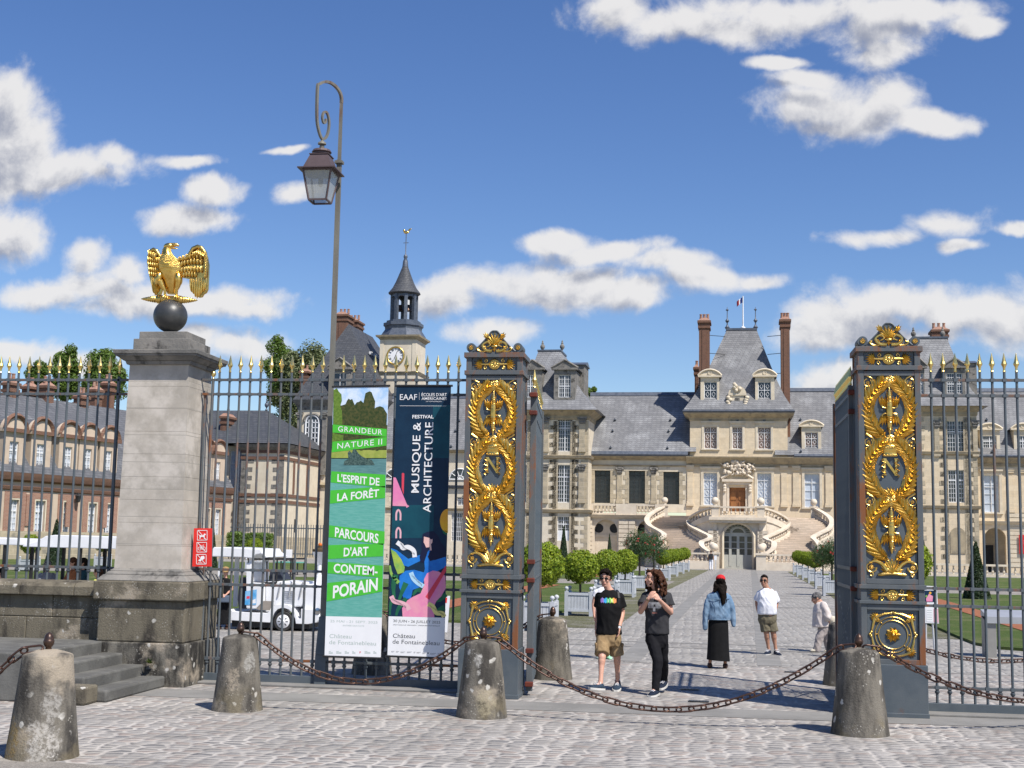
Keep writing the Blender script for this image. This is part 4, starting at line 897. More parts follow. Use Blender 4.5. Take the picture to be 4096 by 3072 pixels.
for a,c in((2342,2371),(2477,2514),(2516,2542)):
    for i in range(9):
        za=.6+i*(zt-1.4)/9; b.box(A.x(a,2150),YF_-.62,za,A.x(c,2150),YF_-.403,za+(zt-1.4)/9-.06)
b.build('rusticated_pier',STAIRM,gal)
cornice(gal,xl,xr2,YF_-.4,[(.2,zt-.6),(.35,zt-.45),(.5,zt-.3)],STAIRM,'string_course',False)
for a,c in((2379,2464),(2550,2620)): balus(gal,A.x(a,2040),A.x(c,2040),zt-.3,A.z(2500,2018),YF_-.55)
for a,c in((2342,2378),(2466,2549),(2622,2645)): b=MB(); b.box(A.x(a,2040),YF_-.75,zt-.297,A.x(c,2040),YF_-.2,A.z(2500,2016)); b.build('balcony_pier',STAIRM,gal)
# ---------------- central pavilion
cp=root('palace_pavilion','central palace pavilion with tall slate roof, two tall chimneys and carved doorway','palace pavilion',(A.x(2955),YF_,0),PHI,group=GAL)
x0,x1=A.x(2745,1950),A.x(3163,1950); zc1=A.z(2950,1862); zfl=A.z(2950,2048)
wn=[A.r(2814,1890,2869,2021),A.r(3029,1892,3086,2024)]; dr=A.r(2917,1950,2982,2046)
wall(cp,'wall',ASH,x0,x1,0,zc1,YF_-.02,wn+[dr],.7)
for q in wn:
    window(cp,*q,YF_,'lead',GLASSB,tr=.77); surround(cp,*q,YF_-.02,.26,cap=True)
xq=A.x(3198,1950)
for a,c in((2749,2772),(3125,3148)): pilaster(cp,A.x(a,1950),A.x(c,1950),A.z(2960,2026),zc1,YF_-.02,.10,ASH,'plain')
b=MB(); b.box(dr[0],YF_+.3,dr[2],dr[1],YF_+.4,dr[3])
for s in(0,1):
    for z in range(3):
        xa=dr[0]+(dr[1]-dr[0])*(.08+.5*s); b.box(xa,YF_+.24,dr[2]+.2+z*.95,xa+(dr[1]-dr[0])*.34,YF_+.297,dr[2]+.95+z*.95)
b.build('door',OAK,cp)
b=MB(); xm=(dr[0]+dr[1])/2; hw_=(dr[1]-dr[0])/2; zd=dr[3]
for s in(-1,1):
    b.box(xm+s*hw_,YF_-.14,dr[2],xm+s*(hw_+.22),YF_-.01,zd+.25); b.box(xm+s*(hw_+.26),YF_-.26,dr[2],xm+s*(hw_+.62),YF_-.01,zd+.1)
    for k in range(3): b.ell((xm+s*(hw_+.44),YF_-.34,zd+.15-.25*k),(.17,.14,.16),8,6)
b.box(xm-hw_-.7,YF_-.42,zd+.55,xm+hw_+.7,YF_-.01,zd+.8); b.box(xm-hw_-.5,YF_-.22,zd+.253,xm+hw_+.5,YF_-.01,zd+.547)
for s in(-1,1):
    b.bar((xm+s*(hw_+.75),YF_-.3,zd+.85),(xm+s*.55,YF_-.3,zd+1.5),.13,4); b.tube([(xm+s*(.55+.2*math.cos(a)),YF_-.3,zd+1.42+.2*math.sin(a)) for a in [k*.5 for k in range(11)]],.07,6)
b.build('door_surround',STAIRM,cp,40)
random.seed(3); b=MB()
for i in range(70):
    s=random.choice((-1,1)); u=abs(random.gauss(0,.75)); v=random.uniform(0,1)*(1.5-u*.45)
    if u>1.75 or v<0: continue
    b.ell((xm+s*u,YF_-.25-random.uniform(0,.2),zd+1.3+v),(random.uniform(.1,.22),.14,random.uniform(.1,.24)),6,5,Matrix.Rotation(random.uniform(0,3),3,'Y'))
for s in(-1,1):
    for k in range(4): b.bar((xm+s*.5,YF_-.2,zd+1.6),(xm+s*(1.0+.28*k),YF_-.2,zd+3.15-.22*k),.045,5)
b.lathe([(.52,0),(.50,.1),(.40,.14),(.36,.02),(.01,.0)],(xm,YF_-.3,zd+2.35),16,Matrix.Rotation(R(90),3,'X'),sy=1)
b.ell((xm,YF_-.42,zd+2.45),(.15,.14,.2),8,6); b.ell((xm,YF_-.4,zd+2.1),(.26,.14,.18),8,6); b.build('carved_trophy',STAIRM,cp,60)
# main entablature
prof=[(.05,A.z(2950,1868)),(.12,A.z(2950,1862)),(.10,A.z(2950,1856)),(.25,A.z(2950,1853)),(.55,A.z(2950,1838)),(.72,A.z(2950,1832)),(.74,A.z(2950,1828))]
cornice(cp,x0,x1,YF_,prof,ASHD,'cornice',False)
# upper storey
u0,u1=A.x(2760,1750),A.x(3150,1750); zu0=A.z(2950,1828); zu1=A.z(2950,1683)
up=[A.r(2816,1706,2868,1795),A.r(2929,1707,2970,1796),A.r(3031,1708,3084,1797)]
wall(cp,'wall',ASH,u0,u1,zu0,zu1,YF_-.05,up,12)
for q in up: window(cp,*q,YF_-.03,'lead',GLASSM,tr=.74); surround(cp,*q,YF_-.05,.22,.05,cap=True)
b=MB()
for p in(2841,2949,3057): b.lathe([(.16,0),(.16,.08),(.01,.081)],(A.x(p,1681),YF_-.05,A.z(p,1681)),10,Matrix.Rotation(R(90),3,'X'))
b.build('roundel',CAPST,cp)
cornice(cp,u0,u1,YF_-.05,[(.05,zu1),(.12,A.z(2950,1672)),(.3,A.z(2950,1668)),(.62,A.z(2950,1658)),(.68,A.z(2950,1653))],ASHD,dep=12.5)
cornice(cp,u0,u1,YF_-.05,[(.66,A.z(2950,1652.5)),(.74,A.z(2950,1646)),(.6,A.z(2950,1640))],LEAD,'gutter',dep=12.5)
zt0=A.z(2950,1641); zt1=A.z(2967,1325,135.5)
hip(cp,'roof',SLATE,A.x(2756,1640),A.x(3153,1640),YF_-.2,YF_+12,zt0,A.x(2908,1325,135.5),A.x(3026,1325,135.5),134.6,137.2,zt1,0,6,.5)
b=MB(); b.box(A.x(2906,1325,135.5),134.5,zt1-.05,A.x(3028,1325,135.5),137.3,zt1+.18); b.build('ridge',LEAD,cp)
for (a,c),wx in(((2802,2876),(2816,2868)),((3021,3098),(3032,3084))):
    dormer(cp,A.x(a,1570),A.x(c,1570),zt0,0,A.z(2840,1508),A.z(2840,1478),YF_+.1,4.2,A.r(wx[0],1526,wx[1],1626),'lead','seg',wk={'tr':.66})
b=MB(); xa,xb=A.x(2901,1600),A.x(2998,1600); zq0,zq1=zt0,A.z(2950,1590)
b.box(xa,YF_-.0,zq0,xb,YF_+1.2,zq0+.35); b.box(xa+.55,YF_+.05,zq0+.35,xb-.55,YF_+1.2,zq1+.2); b.box(xa+.3,YF_-.05,zq1+.2,xb-.3,YF_+1.2,zq1+.42)
arc=segarc(xa+.3,xb-.3,zq1+.42,.75); b.prism(arc,YF_,YF_+1.1,'y')
for s in(xa+.35,xb-.35):
    for k in range(4): b.ell((s+random.uniform(-.2,.2),YF_-.05,zq0+.6+.22*k),(.24,.24,.2),8,6)
for k in range(5): b.ell(((xa+xb)/2+random.uniform(-.35,.35),YF_-.1,zq1+.7+.15*k),(.2,.18,.2),8,6)
b.build('cartouche',ASHP,cp,60); b=MB(); b.box(xa+.95,YF_,zq0+.6,xb-.95,YF_+.045,zq1-.05); b.build('tablet',CAPST,cp)
zch=A.z(2817,1282,131)
chimney(cp,A.x(2797,1400,132),A.x(2838,1400,132),131.2,133.2,zt0-3,A.z(2817,1275,132),3); chimney(cp,A.x(3123,1400,132),A.x(3158,1400,132),131.2,133.2,zt0-3,A.z(3141,1270,132),3)
chimney(cp,A.x(2780,1560,136),A.x(2794,1560,136),135,137,zt0-4,A.z(2787,1462,136),1)
for p,q in((1909,0),):pass
for p in(2909,3022):
    b=MB(); x=A.x(p,1300,135.8); z1_=A.z(p,1228,135.8); b.lathe([(.2,0),(.12,.2),(.26,.45),(.1,.65),(.05,.9),(.22,1.15),(.05,1.4),(.04,2.2),(.18,2.3),(.03,2.45),(.02,z1_-zt1)],(x,135.8,zt1),8); b.build('finial',LEAD,cp,50)
b=MB(); fx=A.x(2972,1250,136); zf=A.z(2972,1184,136); b.lathe([(.3,0),(.25,.5),(.08,.6),(.06,zf-zt1)],(fx,136,zt1),8); b.build('flagpole',WHITE,cp,50)
flag=root('flag','small tricolour flag at the top of the palace flagpole','flag',(fx,136,zf-1),PHI)
fs=[M('flag_blue',(.05,.08,.3)),WHITEP,M('flag_red',(.5,.04,.05))]; b=MB()
for k in range(3):
    b.k=k; pts=[(fx-.05-.2*k-.05*j,136+.1*math.sin(k*2+j),zf-.1-.16*(k+j*.25)) for j in range(5)]
    b.loft([[p,(p[0]+.02,p[1]+.02,p[2]-.55)] for p in pts],closed=False)
b.build('cloth',fs,flag)
b=MB()
for py in(1340,1412,1492):
    b.bar((A.x(2838,py,132),132.2,A.z(2838,py,132)),(A.x(2900,py,132),133,A.z(2900,py,132)),.03,4); b.bar((A.x(3070,py,132),133,A.z(3070,py,132)),(A.x(3123,py,132),132.2,A.z(3123,py,132)),.03,4)
b.build('tie_rod',BLACK,cp)
# ---------------- right wing, right pavilion, far right wing
rw=root('palace_wing','right palace wing of smooth ashlar with tall casements and segmental dormers','palace wing',(A.x(3400),YF_,0),PHI,group=GAL)
xa,xb=x1+.0,A.x(3690,1950); wn=[A.r(3218,1894,3279,2030),A.r(3400,1898,3450,2034),A.r(3560,1900,3612,2038)]
wall(rw,'wall',ASH,xa,xb,0,zc1,YF_,wn)
for q in wn: window(rw,*q,YF_,'case',GLASSB,nz=4,tr=.72); surround(rw,*q,YF_,.24)
for a,c in((3172,3198),(3302,3326),(3480,3504)): pilaster(rw,A.x(a,1950),A.x(c,1950),A.z(3200,2028),zc1,YF_,.12,ASH,'plain')
cornice(rw,xa,xb,YF_,prof,ASHD,'cornice',False); cornice(rw,u1+.6,xb,YF_,[(.70,A.z(3250,1834)),(.8,A.z(3250,1826)),(.6,A.z(3250,1818))],LEAD,'gutter',False)
slope_roof(rw,x1-1.5,xb+1,A.z(3250,1822),A.z(3250,1556,136))
for a,c in((3207,3285),(3405,3460)): dormer(rw,A.x(a,1750),A.x(c,1750),A.z(a,1818),0,A.z(a,1707),A.z(a,1682),YF_+.1,4,A.r(a+13,1728,c-12,1810),'lead','seg',glass=GLASSM)
B=FA(127); 
def pav(name,label,xL,xR,ref,ye,wins,dorm,sided,roofx,yt,extra,grp=GAL,kindm=PLAS,base=0,pil=()):
    t=root(name,label,'palace pavilion',((xL+xR)/2,127,0),PHI,group=grp); z1=B.z(ref,ye+40)
    ops=[B.r(*w) for w in wins]; wall(t,'wall',kindm,xL,xR,base,z1,127,ops,13)
    for q in ops: window(t,*q,127,'cross')
    quoins(t,[(q[0],-1) for q in ops]+[(q[1],1) for q in ops]+[(xL,1),(xR,-1)],.8,z1-.1,127,(.35,.7),.43)
    for a,c,za,zb_ in pil: pilaster(t,B.x(a,za),B.x(c,za),B.z(a,zb_),B.z(a,za),127,.14)
    for ys in((ye+196,ye+180),(ye+412,ye+396)): cornice(t,xL,xR,127,[(.05,B.z(ref,ys[0])),(.22,B.z(ref,ys[0]-4)),(.3,B.z(ref,ys[1]+2)),(.12,B.z(ref,ys[1]))],ASHD,'string_course',dep=13)
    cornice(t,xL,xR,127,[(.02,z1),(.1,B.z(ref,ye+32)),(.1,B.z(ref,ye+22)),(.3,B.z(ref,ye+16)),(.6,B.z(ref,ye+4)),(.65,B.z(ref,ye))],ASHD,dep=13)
    zt0=B.z(ref,ye+2); zt1=B.z(ref,yt,132); hip(t,'roof',SLATE,xL,xR,127,140,zt0,B.x(roofx[0],yt,132),B.x(roofx[1],yt,132),131,135,zt1,0,8,1.0)
    b=MB(); b.box(B.x(roofx[0],yt,132)-.1,130.9,zt1-.04,B.x(roofx[1],yt,132)+.1,135.1,zt1+.15); b.build('ridge',LEAD,t)
    for a,yb0,yp0,yp1,c,w_ in dorm: dormer(t,B.x(a,yb0-60),B.x(c,yb0-60),B.z(a,yb0),0,B.z(a,yp0),B.z(a,yp1),127.3,4,B.r(*w_),'cross','tri',CAPST,wk={'tr':.5},cm=CAPST)
    for px in roofx: urn(t,B.x(px+(4 if px==roofx[0] else -4),yt,132),133,zt1+.1,1.35)
    # side dormer seen end on
    if sided:
        a,c,ya,yb=sided; b=MB(); xx0,xx1=B.x(a,yb,132),B.x(c,yb,132); zz0,zz1=B.z(a,yb,132),B.z(a,ya+18,132)
        b.box(xx0-2,131,zz0,xx1,134.4,zz1); o=b.build('dormer',CAPST,t); b=MB(); b.prism([(130.8,zz1),(134.6,zz1),(132.7,B.z(a,ya,132))],xx0-2,xx1+.15,'x'); b.build('dormer_roof',LEAD,o)
    return t,z1
lp,_=pav('palace_pavilion','palace pavilion with toothed quoins and pediment dormers behind the gate leaf seen edge on',B.x(2056,1850),B.x(2353,1850),2210,1640,[(2228,1668,2290,1805),(2225,1859,2286,2010),(2229,2065,2277,2163),(2092,1668,2110,1805),(2090,1859,2108,2010)],
  [(2214,1597,1478,1440,2299,(2232,1497,2281,1588)),(2090,1597,1478,1440,2164,(2098,1497,2140,1588))],(2314,2341,1446,1600),(2160,2247),1410,None,pil=((2173,2195,1668,1808),(2318,2342,1668,1808),(2170,2192,1856,2012),(2316,2340,1856,2012)))
b=MB(); q=B.r(2229,2065,2277,2163); b.box(q[0],127.12,q[2],q[1],127.16,q[2]+(q[3]-q[2])*.42); b.build('shutter',WHITEF,lp)
rp,_=pav('palace_pavilion','palace pavilion with pediment dormer, urns and brick chimney behind the easel board',B.x(3668,1850),B.x(3910,1850),3800,1625,[(3788,1682,3858,1822),(3793,1880,3858,2010)],
  [(3781,1590,1471,1433,3863,(3789,1490,3852,1578)),(3660,1590,1471,1433,3700,(3664,1490,3696,1578))],(3882,3902,1440,1590),(3655,3781),1358,None,kindm=ASH,pil=((3736,3756,1682,1826),(3890,3908,1682,1826)))
chimney(rp,B.x(3725,1340,136),B.x(3786,1340,136),135,137,B.z(3750,1480,136),B.z(3750,1312,136),3)
b=MB(); xn=B.x(3801,2160),B.x(3862,2160),B.z(3830,2214),B.z(3830,2140); arc=segarc(xn[0],xn[1],xn[3],B.z(3830,2110)-xn[3]); b.prism([(xn[0],xn[2])]+arc+[(xn[1],xn[2])],126.93,126.97,'y'); b.build('niche',ASHD,rp)
fw_=root('palace_wing','far right palace wing with an arcade and red banner behind the railing','palace wing',(A.x(4100),YF_,0),PHI,group=GAL)
xa,xb=A.x(3905,1950),A.x(4300,1950); wn=[A.r(3936,1900,3998,2050),A.r(4150,1903,4210,2053)]
zt=A.z(4000,2085); wall(fw_,'wall',ASH,xa,xb,zt,A.z(4000,1866),YF_,wn)
for q in wn: window(fw_,*q,YF_,'case',GLASSB,nz=4); surround(fw_,*q,YF_,.24)
for a,c in((4030,4054),(4085,4110)): pilaster(fw_,A.x(a,1950),A.x(c,1950),A.z(4000,2050),A.z(4000,1872),YF_,.12,ASH,'plain')
prof2=[(p,z+(A.z(4000,1866)-A.z(2950,1868))) for p,z in prof]; cornice(fw_,xa,xb,YF_,prof2,ASHD,'cornice',False)
cornice(fw_,xa,xb,YF_,[(.70,A.z(4000,1832)),(.8,A.z(4000,1826)),(.6,A.z(4000,1820))],LEAD,'gutter',False)
slope_roof(fw_,xa-1,xb,A.z(4000,1824),A.z(4000,1557,136))
for a,c in((3920,4000),(4056,4130)): dormer(fw_,A.x(a,1750),A.x(c,1750),A.z(a,1822),0,A.z(a,1720),A.z(a,1694),YF_+.1,4,A.r(a+12,1742,c-12,1812),'cross','seg')
zsp=A.z(3980,2160); arcade(fw_,[(A.x(3938,2200),A.x(4024,2200),zsp,A.z(3980,2112)-zsp),(A.x(4125,2200),A.x(4210,2200),zsp,A.z(3980,2112)-zsp)],xa,xb,zt-.01,YF_-.1,ASH,False,4.0)
b=MB()
for i in range(12): b.box(A.x(4032,2200),YF_-.16,.6+i*.42,A.x(4112,2200),YF_-.103,.96+i*.42)
b.build('rustication',ASHP,fw_)
cornice(fw_,xa,xb,YF_-.1,[(.1,zt-.3),(.35,zt-.1),(.4,zt)],ASHP,'string_course',False)
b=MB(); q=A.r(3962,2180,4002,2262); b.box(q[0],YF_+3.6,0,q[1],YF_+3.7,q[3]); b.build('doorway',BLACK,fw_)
rb=root('banner','red banner with white square hanging beside the far right arcade','banner',(A.x(4085),YF_,0),PHI); q=A.r(4074,2140,4150,2216)
b=MB(); b.box(q[0],YF_-.32,q[2],q[1],YF_-.28,q[3]); b.build('fabric',RED,rb); b=MB(); b.box(q[0]+.45,YF_-.335,q[2]+.9,q[1],YF_-.322,q[3]-.5); b.build('printed_patch',WHITEP,rb)
# ---------------- left continuation, corner pavilion, clock tower
lw=root('palace_wing','left palace wing with half round windows and grey slate roof, behind the left gilded pier','palace wing',(A.x(1900),YF_,0),PHI,group=GAL)
xa,xb=A.x(1500,1900),A.x(2075,1900); ops=[A.r(1828,1988,1860,2022),A.r(1900,1988,1930,2022),A.r(1805,2050,1850,2165),A.r(2076,2050,2096,2165)]
zt=A.z(1850,1806); wall(lw,'wall',PLAS,xa,xb,0,zt,YF_,ops)
for q in ops[:2]: window(lw,*q,YF_,'cross')
for q in ops[2:]: window(lw,*q,YF_,'bars',fm=WHITEF)
for px in(1840,1930,2020,1580,1660):
    xm=A.x(px,1900); zb=A.z(px,1918); r=1.1; b=MB(); fan=[(xm+r*math.cos(a),zb+r*math.sin(a)) for a in[PI*k/14 for k in range(15)]]
    b.prism(fan,YF_-.03,YF_+.02,'y'); o=b.build('window',GLASS,lw); b=MB(); b.tube([(p[0],YF_-.05,p[1]) for p in fan]+[(xm+r,YF_-.05,zb)],.07,4,up=(0,1,0))
    for k in range(1,5): b.bar((xm,YF_-.05,zb),(xm+r*math.cos(PI*k/5),YF_-.05,zb+r*math.sin(PI*k/5)),.04,4)
    b.tube([(xm+.4*math.cos(a),YF_-.05,zb+.4*math.sin(a)) for a in[PI*k/8 for k in range(9)]],.035,4,up=(0,1,0)); b.build('glazing_bar',WHITEF,o)
for yy,pr_ in(((1806,1800,1812),.5),((1950,1942,1955),.3),((2040,2034,2044),.2)): cornice(lw,xa,xb,YF_,[(.05,A.z(1850,yy[2])),(pr_,A.z(1850,yy[0])),(pr_+.1,A.z(1850,yy[1]))],LEAD if yy[0]==1950 else ASHD,'string_course',False)
quoins(lw,[(A.x(1542,1900),1),(A.x(1690,1900),1)],1,zt-.2,YF_,(.5,.8),.5,mat=ASHP)
slope_roof(lw,xa,xb+1,A.z(1850,1800),A.z(1850,1585,136))
# clock tower
T=FA(138); tx0,tx1=T.x(1519,1420),T.x(1664,1420); td=tx1-tx0; Yt=138; tcx,tcy=(tx0+tx1)/2,Yt+td/2
tw=root('clock_tower','cream clock tower with open lead belfry, bell shaped roof and gilt weathercock','tower',(tcx,tcy,0),PHI)
zT=lambda q:T.z(1590,q); hw2=td/2
def sqT(b,h0,z0,h1,z1): b.frus(tcx-h0,tcy-h0,z0,tcx+h0,tcy+h0,tcx-h1,tcy-h1,z1,tcx+h1,tcy+h1)
b=MB(); sqT(b,hw2,zT(1486),hw2,zT(1357)); sqT(b,hw2+.25,0,hw2+.25,zT(1500))
for s in(-1,1): b.box(tcx+s*hw2,tcy-hw2-.06,zT(1484),tcx+s*(hw2-.45),tcy-hw2-.001,zT(1360))
b.build('shaft',PLAS,tw)
b=MB(); sqT(b,hw2+.3,zT(1500),hw2+.45,zT(1488)); b.build('string_course',ASHD,tw); b=MB(); sqT(b,hw2+.05,zT(1358),hw2+.3,zT(1348)); sqT(b,hw2+.4,zT(1348),hw2+.45,zT(1341)); b.build('cornice',ASHD,tw)
def octr(r,z): return (r,z)
b=MB(); r8=lambda px0,px1,py: (T.x(px1,py,tcy)-T.x(px0,py,tcy))/2
ra=r8(1534,1664,1300)
b.lathe([(hw2*1.28,zT(1341)),(ra*1.25,zT(1325)),(ra*1.1,zT(1310)),(ra*1.12,zT(1300)),(ra*1.2,zT(1296)),(ra*1.2,zT(1284)),(ra*1.02,zT(1283)),(ra*1.02,zT(1274)),(.1,zT(1273))],(tcx,tcy,0),8,ph=R(22.5)); b.build('lead_base',LEAD,tw)
b=MB(); rb_=r8(1556,1658,1220)
for k in range(8):
    a=2*PI*k/8+R(22.5); c=(tcx+math.cos(a)*rb_*.93,tcy+math.sin(a)*rb_*.93); b.obox((c[0],c[1],(zT(1274)+zT(1166))/2),(.36,.34,zT(1166)-zT(1274)),Matrix.Rotation(a+PI/2,3,'Z'))
    a2=a+R(22.5); Mz=Matrix.Rotation(a2+PI/2,3,'Z'); L=2*rb_*.93*math.tan(R(22.5)); zsq=zT(1192); arc=segarc(-L*.40,L*.40,zsq,L*.40,8)
    pts=[(-L*.5,zsq),(-L*.40,zsq)]+arc[1:-1]+[(L*.40,zsq),(L*.5,zsq),(L*.5,zT(1166)),(-L*.5,zT(1166))]
    cc=Vector((tcx+math.cos(a2)*rb_*.87,tcy+math.sin(a2)*rb_*.87,0)); tmp=MB(); tmp.prism(pts,-.12,.12,'y'); b.add([cc+Mz@Vector(v) for v in tmp.v],tmp.f)
b.build('belfry',LEAD,tw)
b=MB()
for k in range(2): b.lathe([(.02,.75),(.18,.72),(.26,.55),(.30,.3),(.42,.05),(.46,0),(.40,0),(.01,.4)],(tcx-.45+.9*k,tcy,zT(1232)),14)
b.build('bell',ACORN,tw,50)
b=MB(); rr_=r8(1548,1669,1160); pr=[(rr_*.9,zT(1168)),(rr_*1.04,zT(1162)),(rr_*1.02,zT(1159)),(rr_*.78,zT(1140)),(rr_*.58,zT(1115)),(rr_*.42,zT(1090)),(rr_*.27,zT(1066)),(rr_*.17,zT(1050))]
b.lathe(pr,(tcx,tcy,0),16); b.build('bell_roof',SLATED,tw,35)
b=MB(); b.lathe([(rr_*.2,zT(1053)),(rr_*.16,zT(1030)),(rr_*.09,zT(1019)),(rr_*.13,zT(1014)),(rr_*.13,zT(1008)),(.06,zT(1001)),(.045,zT(915))],(tcx,tcy,0),12); b.bar((tcx-.3,tcy,zT(955)),(tcx+.3,tcy,zT(955)),.04,5); b.build('spire_cap',LEAD,tw,50)
b=MB(); zk=zT(912); b.ell((tcx,tcy,zk),(.32,.1,.18),10,6); b.ell((tcx-.28,tcy,zk+.2),(.12,.07,.14),8,6); 
for k in range(4): b.ell((tcx+.32+.04*k,tcy,zk+.14+.07*k),(.2,.04,.07),8,5,Matrix.Rotation(R(-50+12*k),3,'Y'))
b.build('weathercock',GOLD,tw,50)
Mx=Matrix.Rotation(R(90),3,'X'); cz=T.z(1583,1423); cxk=T.x(1583,1423); rc=(T.x(1618,1423)-T.x(1548,1423))/2
b=MB(); b.lathe([(rc*.9,0),(rc*.9,.02),(.01,.021)],(cxk,Yt-.06,cz),32,Mx); clk=b.build('clock_face',WHITEP,tw)
b=MB(); b.tube([(cxk+math.cos(a)*rc*.95,Yt-.1,cz+math.sin(a)*rc*.95) for a in[2*PI*k/32 for k in range(32)]],.10,8,closed=True,up=(0,1,0)); b.build('clock_rim',GOLD,clk,60)
b=MB()
for k in range(12):
    a=2*PI*k/12; c=Vector((cxk+math.sin(a)*rc*.70,Yt-.09,cz+math.cos(a)*rc*.70)); Ry=Matrix.Rotation(a,3,'Y')
    for j in range(1+(k%3)): b.obox(c+Ry@Vector(((j-(k%3)/2)*.09,0,0)),(.04,.02,.24),Ry)
for a,L,w in((R(180+20),.45,.07),(R(22),.62,.05)): b.obox(Vector((cxk,Yt-.12,cz))+Matrix.Rotation(a,3,'Y')@Vector((0,0,rc*L*.45)),(w,.02,rc*L),Matrix.Rotation(a,3,'Y'))
b.build('clock_hands',BLACK,clk)
# corner pavilion with arched window
K=FA(133); kx0,kx1=K.x(1190,1700),K.x(1528,1700); kp=root('palace_pavilion','corner pavilion with a tall arched window and steep dark slate roof, beside the clock tower','palace pavilion',((kx0+kx1)/2,133,0),PHI,group=GAL)
zk1=K.z(1300,1640); aw=K.r(1222,1690,1274,1793)
wall(kp,'wall',PLAS,kx0,kx1,0,zk1,133,[],13)
arc=segarc(aw[0],aw[1],aw[3],K.z(1248,1662)-aw[3],12); b=MB(); b.prism([(aw[0],aw[2])]+arc+[(aw[1],aw[2])],132.97,133,'y'); o=b.build('window',GLASS,kp); b=MB()
b.tube([(p[0],132.93,p[1]) for p in [(aw[0],aw[2])]+arc+[(aw[1],aw[2])]],.10,4,up=(0,1,0))
for k in range(1,4): x=aw[0]+(aw[1]-aw[0])*k/4; b.box(x-.05,132.9,aw[2],x+.05,132.965,aw[3]+.3)
for k in range(0,6): z=aw[2]+(aw[3]-aw[2])*k/5; b.box(aw[0],132.9,z-.05,aw[1],132.963,z+.05)
b.build('glazing_bar',WHITEF,o); b=MB(); b.tube([(p[0]*1.0+( -.2 if p[0]<(aw[0]+aw[1])/2 else .2),132.95,p[1]+.1) for p in arc],.16,4,up=(0,1,0)); b.build('arch_trim',CAPST,kp)
for a,c in((1190,1208),(1290,1308),(1400,1418)): pilaster(kp,K.x(a,1700),K.x(c,1700),K.z(1250,1900),K.z(1250,1650),133,.16,CAPST)
cornice(kp,kx0,kx1,133,[(.02,zk1),(.12,K.z(1300,1625)),(.4,K.z(1300,1612)),(.6,K.z(1300,1600))],CAPST,dep=13.4); cornice(kp,kx0,kx1,133,[(.05,K.z(1300,1950)),(.3,K.z(1300,1940)),(.1,K.z(1300,1930))],ASHD,'string_course',dep=13)
quoins(kp,[(kx0,1)],.5,zk1-4,133,(.5,.9),.5)
zr0=K.z(1300,1602); zr1=K.z(1395,1296,138.5); xm=K.x(1395,1296,138.5)
b=MB(); yb=149; rx0,rx1=kx0-.5,kx1+.5
b.add([(rx0,132.5,zr0),(rx1,132.5,zr0),(rx1,yb,zr0),(rx0,yb,zr0),(xm,138.5,zr1),(xm,yb-1,zr1)],[(0,1,4),(1,2,5,4),(2,3,5),(3,0,4,5),(3,2,1,0)]); b.build('roof',SLATED,kp)
b=MB()
for k in range(4):
    t=.3; y=139.5+k*1.8; x=xm+(rx1-xm)*.35; z=zr1+(zr0-zr1)*.35; b.box(x-.05,y,z-.1,x+.25,y+.5,z+.25)
b.build('skylight',WHITEF,kp)
dormer(kp,K.x(1318,1500),K.x(1398,1500),zr0,0,K.z(1358,1478),K.z(1358,1432),133.0,5,K.r(1332,1490,1384,1590),'case','tri',CAPST,cm=CAPST,wk={'nz':3})
chimney(kp,K.x(1352,1330,142),K.x(1396,1330,142),141,143.5,zr0,K.z(1370,1252,142),3); chimney(kp,K.x(1405,1330,147),K.x(1448,1330,147),145,147.5,zr0,K.z(1425,1282,147),3); chimney(kp,K.x(1212,1540,137),K.x(1240,1540,137),136,138,zr0-2,K.z(1225,1478,137),1)
# ---------------- low hipped slate building
Hq=FA(122); hx0,hx1=Hq.x(963,1900),Hq.x(1135,1900)
hb=root('slate_roofed_house','low stone and brick building with a dark hipped slate roof, behind the little train','building',((hx0+hx1)/2,122,0),PHI)
zh=Hq.z(1050,1782); HD=15; wall(hb,'wall',PLAS,hx0,hx1,0,zh,122,[],HD)
quoins(hb,[(hx0,1),(hx1,-1)],2.2,zh-.9,122,(.7,1.2),.42,mat=CAPST); b=MB(); b.box(hx0-.03,121.97,0,hx0+1.2,122+.02,2.2); b.box(hx1-1.5,121.95,0,hx1+.03,122+HD,2.1); b.build('stone_base',QUO,hb)
for y0_,y1_,m_ in((1800,1812,BRICK),(1826,1838,BRICK),(1974,1986,BRICK),(2000,2012,BRICK)):
    b=MB(); b.box(hx0-.06,121.9,Hq.z(1050,y1_),hx1+.10,122+HD,Hq.z(1050,y0_)); b.build('brick_band',m_,hb)
cornice(hb,hx0,hx1,122,[(.1,Hq.z(1050,1800)),(.4,Hq.z(1050,1790)),(.6,Hq.z(1050,1778))],CAPST,dep=HD)
b=MB()
for k in range(3):
    y=122+3.5+k*3.6; b.box(hx1,y,2.6,hx1+.02,y+.5,3.9)
b.build('window',BLACK,hb)
b=MB()
for k in range(3): y=122+2.6+k*4; b.box(hx1+.001,y,Hq.z(1050,1970),hx1+.08,y+.45,Hq.z(1050,1840))
b.build('brick_pilaster',BRICK,hb)
zt_=Hq.z(950,1640,128); b=MB(); ex0=Hq.x(700,1800); b.add([(ex0,121.4,zh+.2),(hx1+.6,121.4,zh+.2),(hx1+.6,122+HD,zh+.2),(ex0,122+HD,zh+.2),(ex0,128.5,zt_),(Hq.x(1069,1648,128.5),128.5,zt_)],[(0,1,5,4),(1,2,5),(2,3,4,5),(3,0,4),(3,2,1,0)]); b.build('roof',SLATED,hb)
wall(hb,'wall',PLAS,ex0,hx0,0,zh,122.8,[Hq.r(905,1800,957,1965)],3); q=Hq.r(905,1800,957,1965); window(hb,*q,122.8,'cross',GLASSB,nx=3)
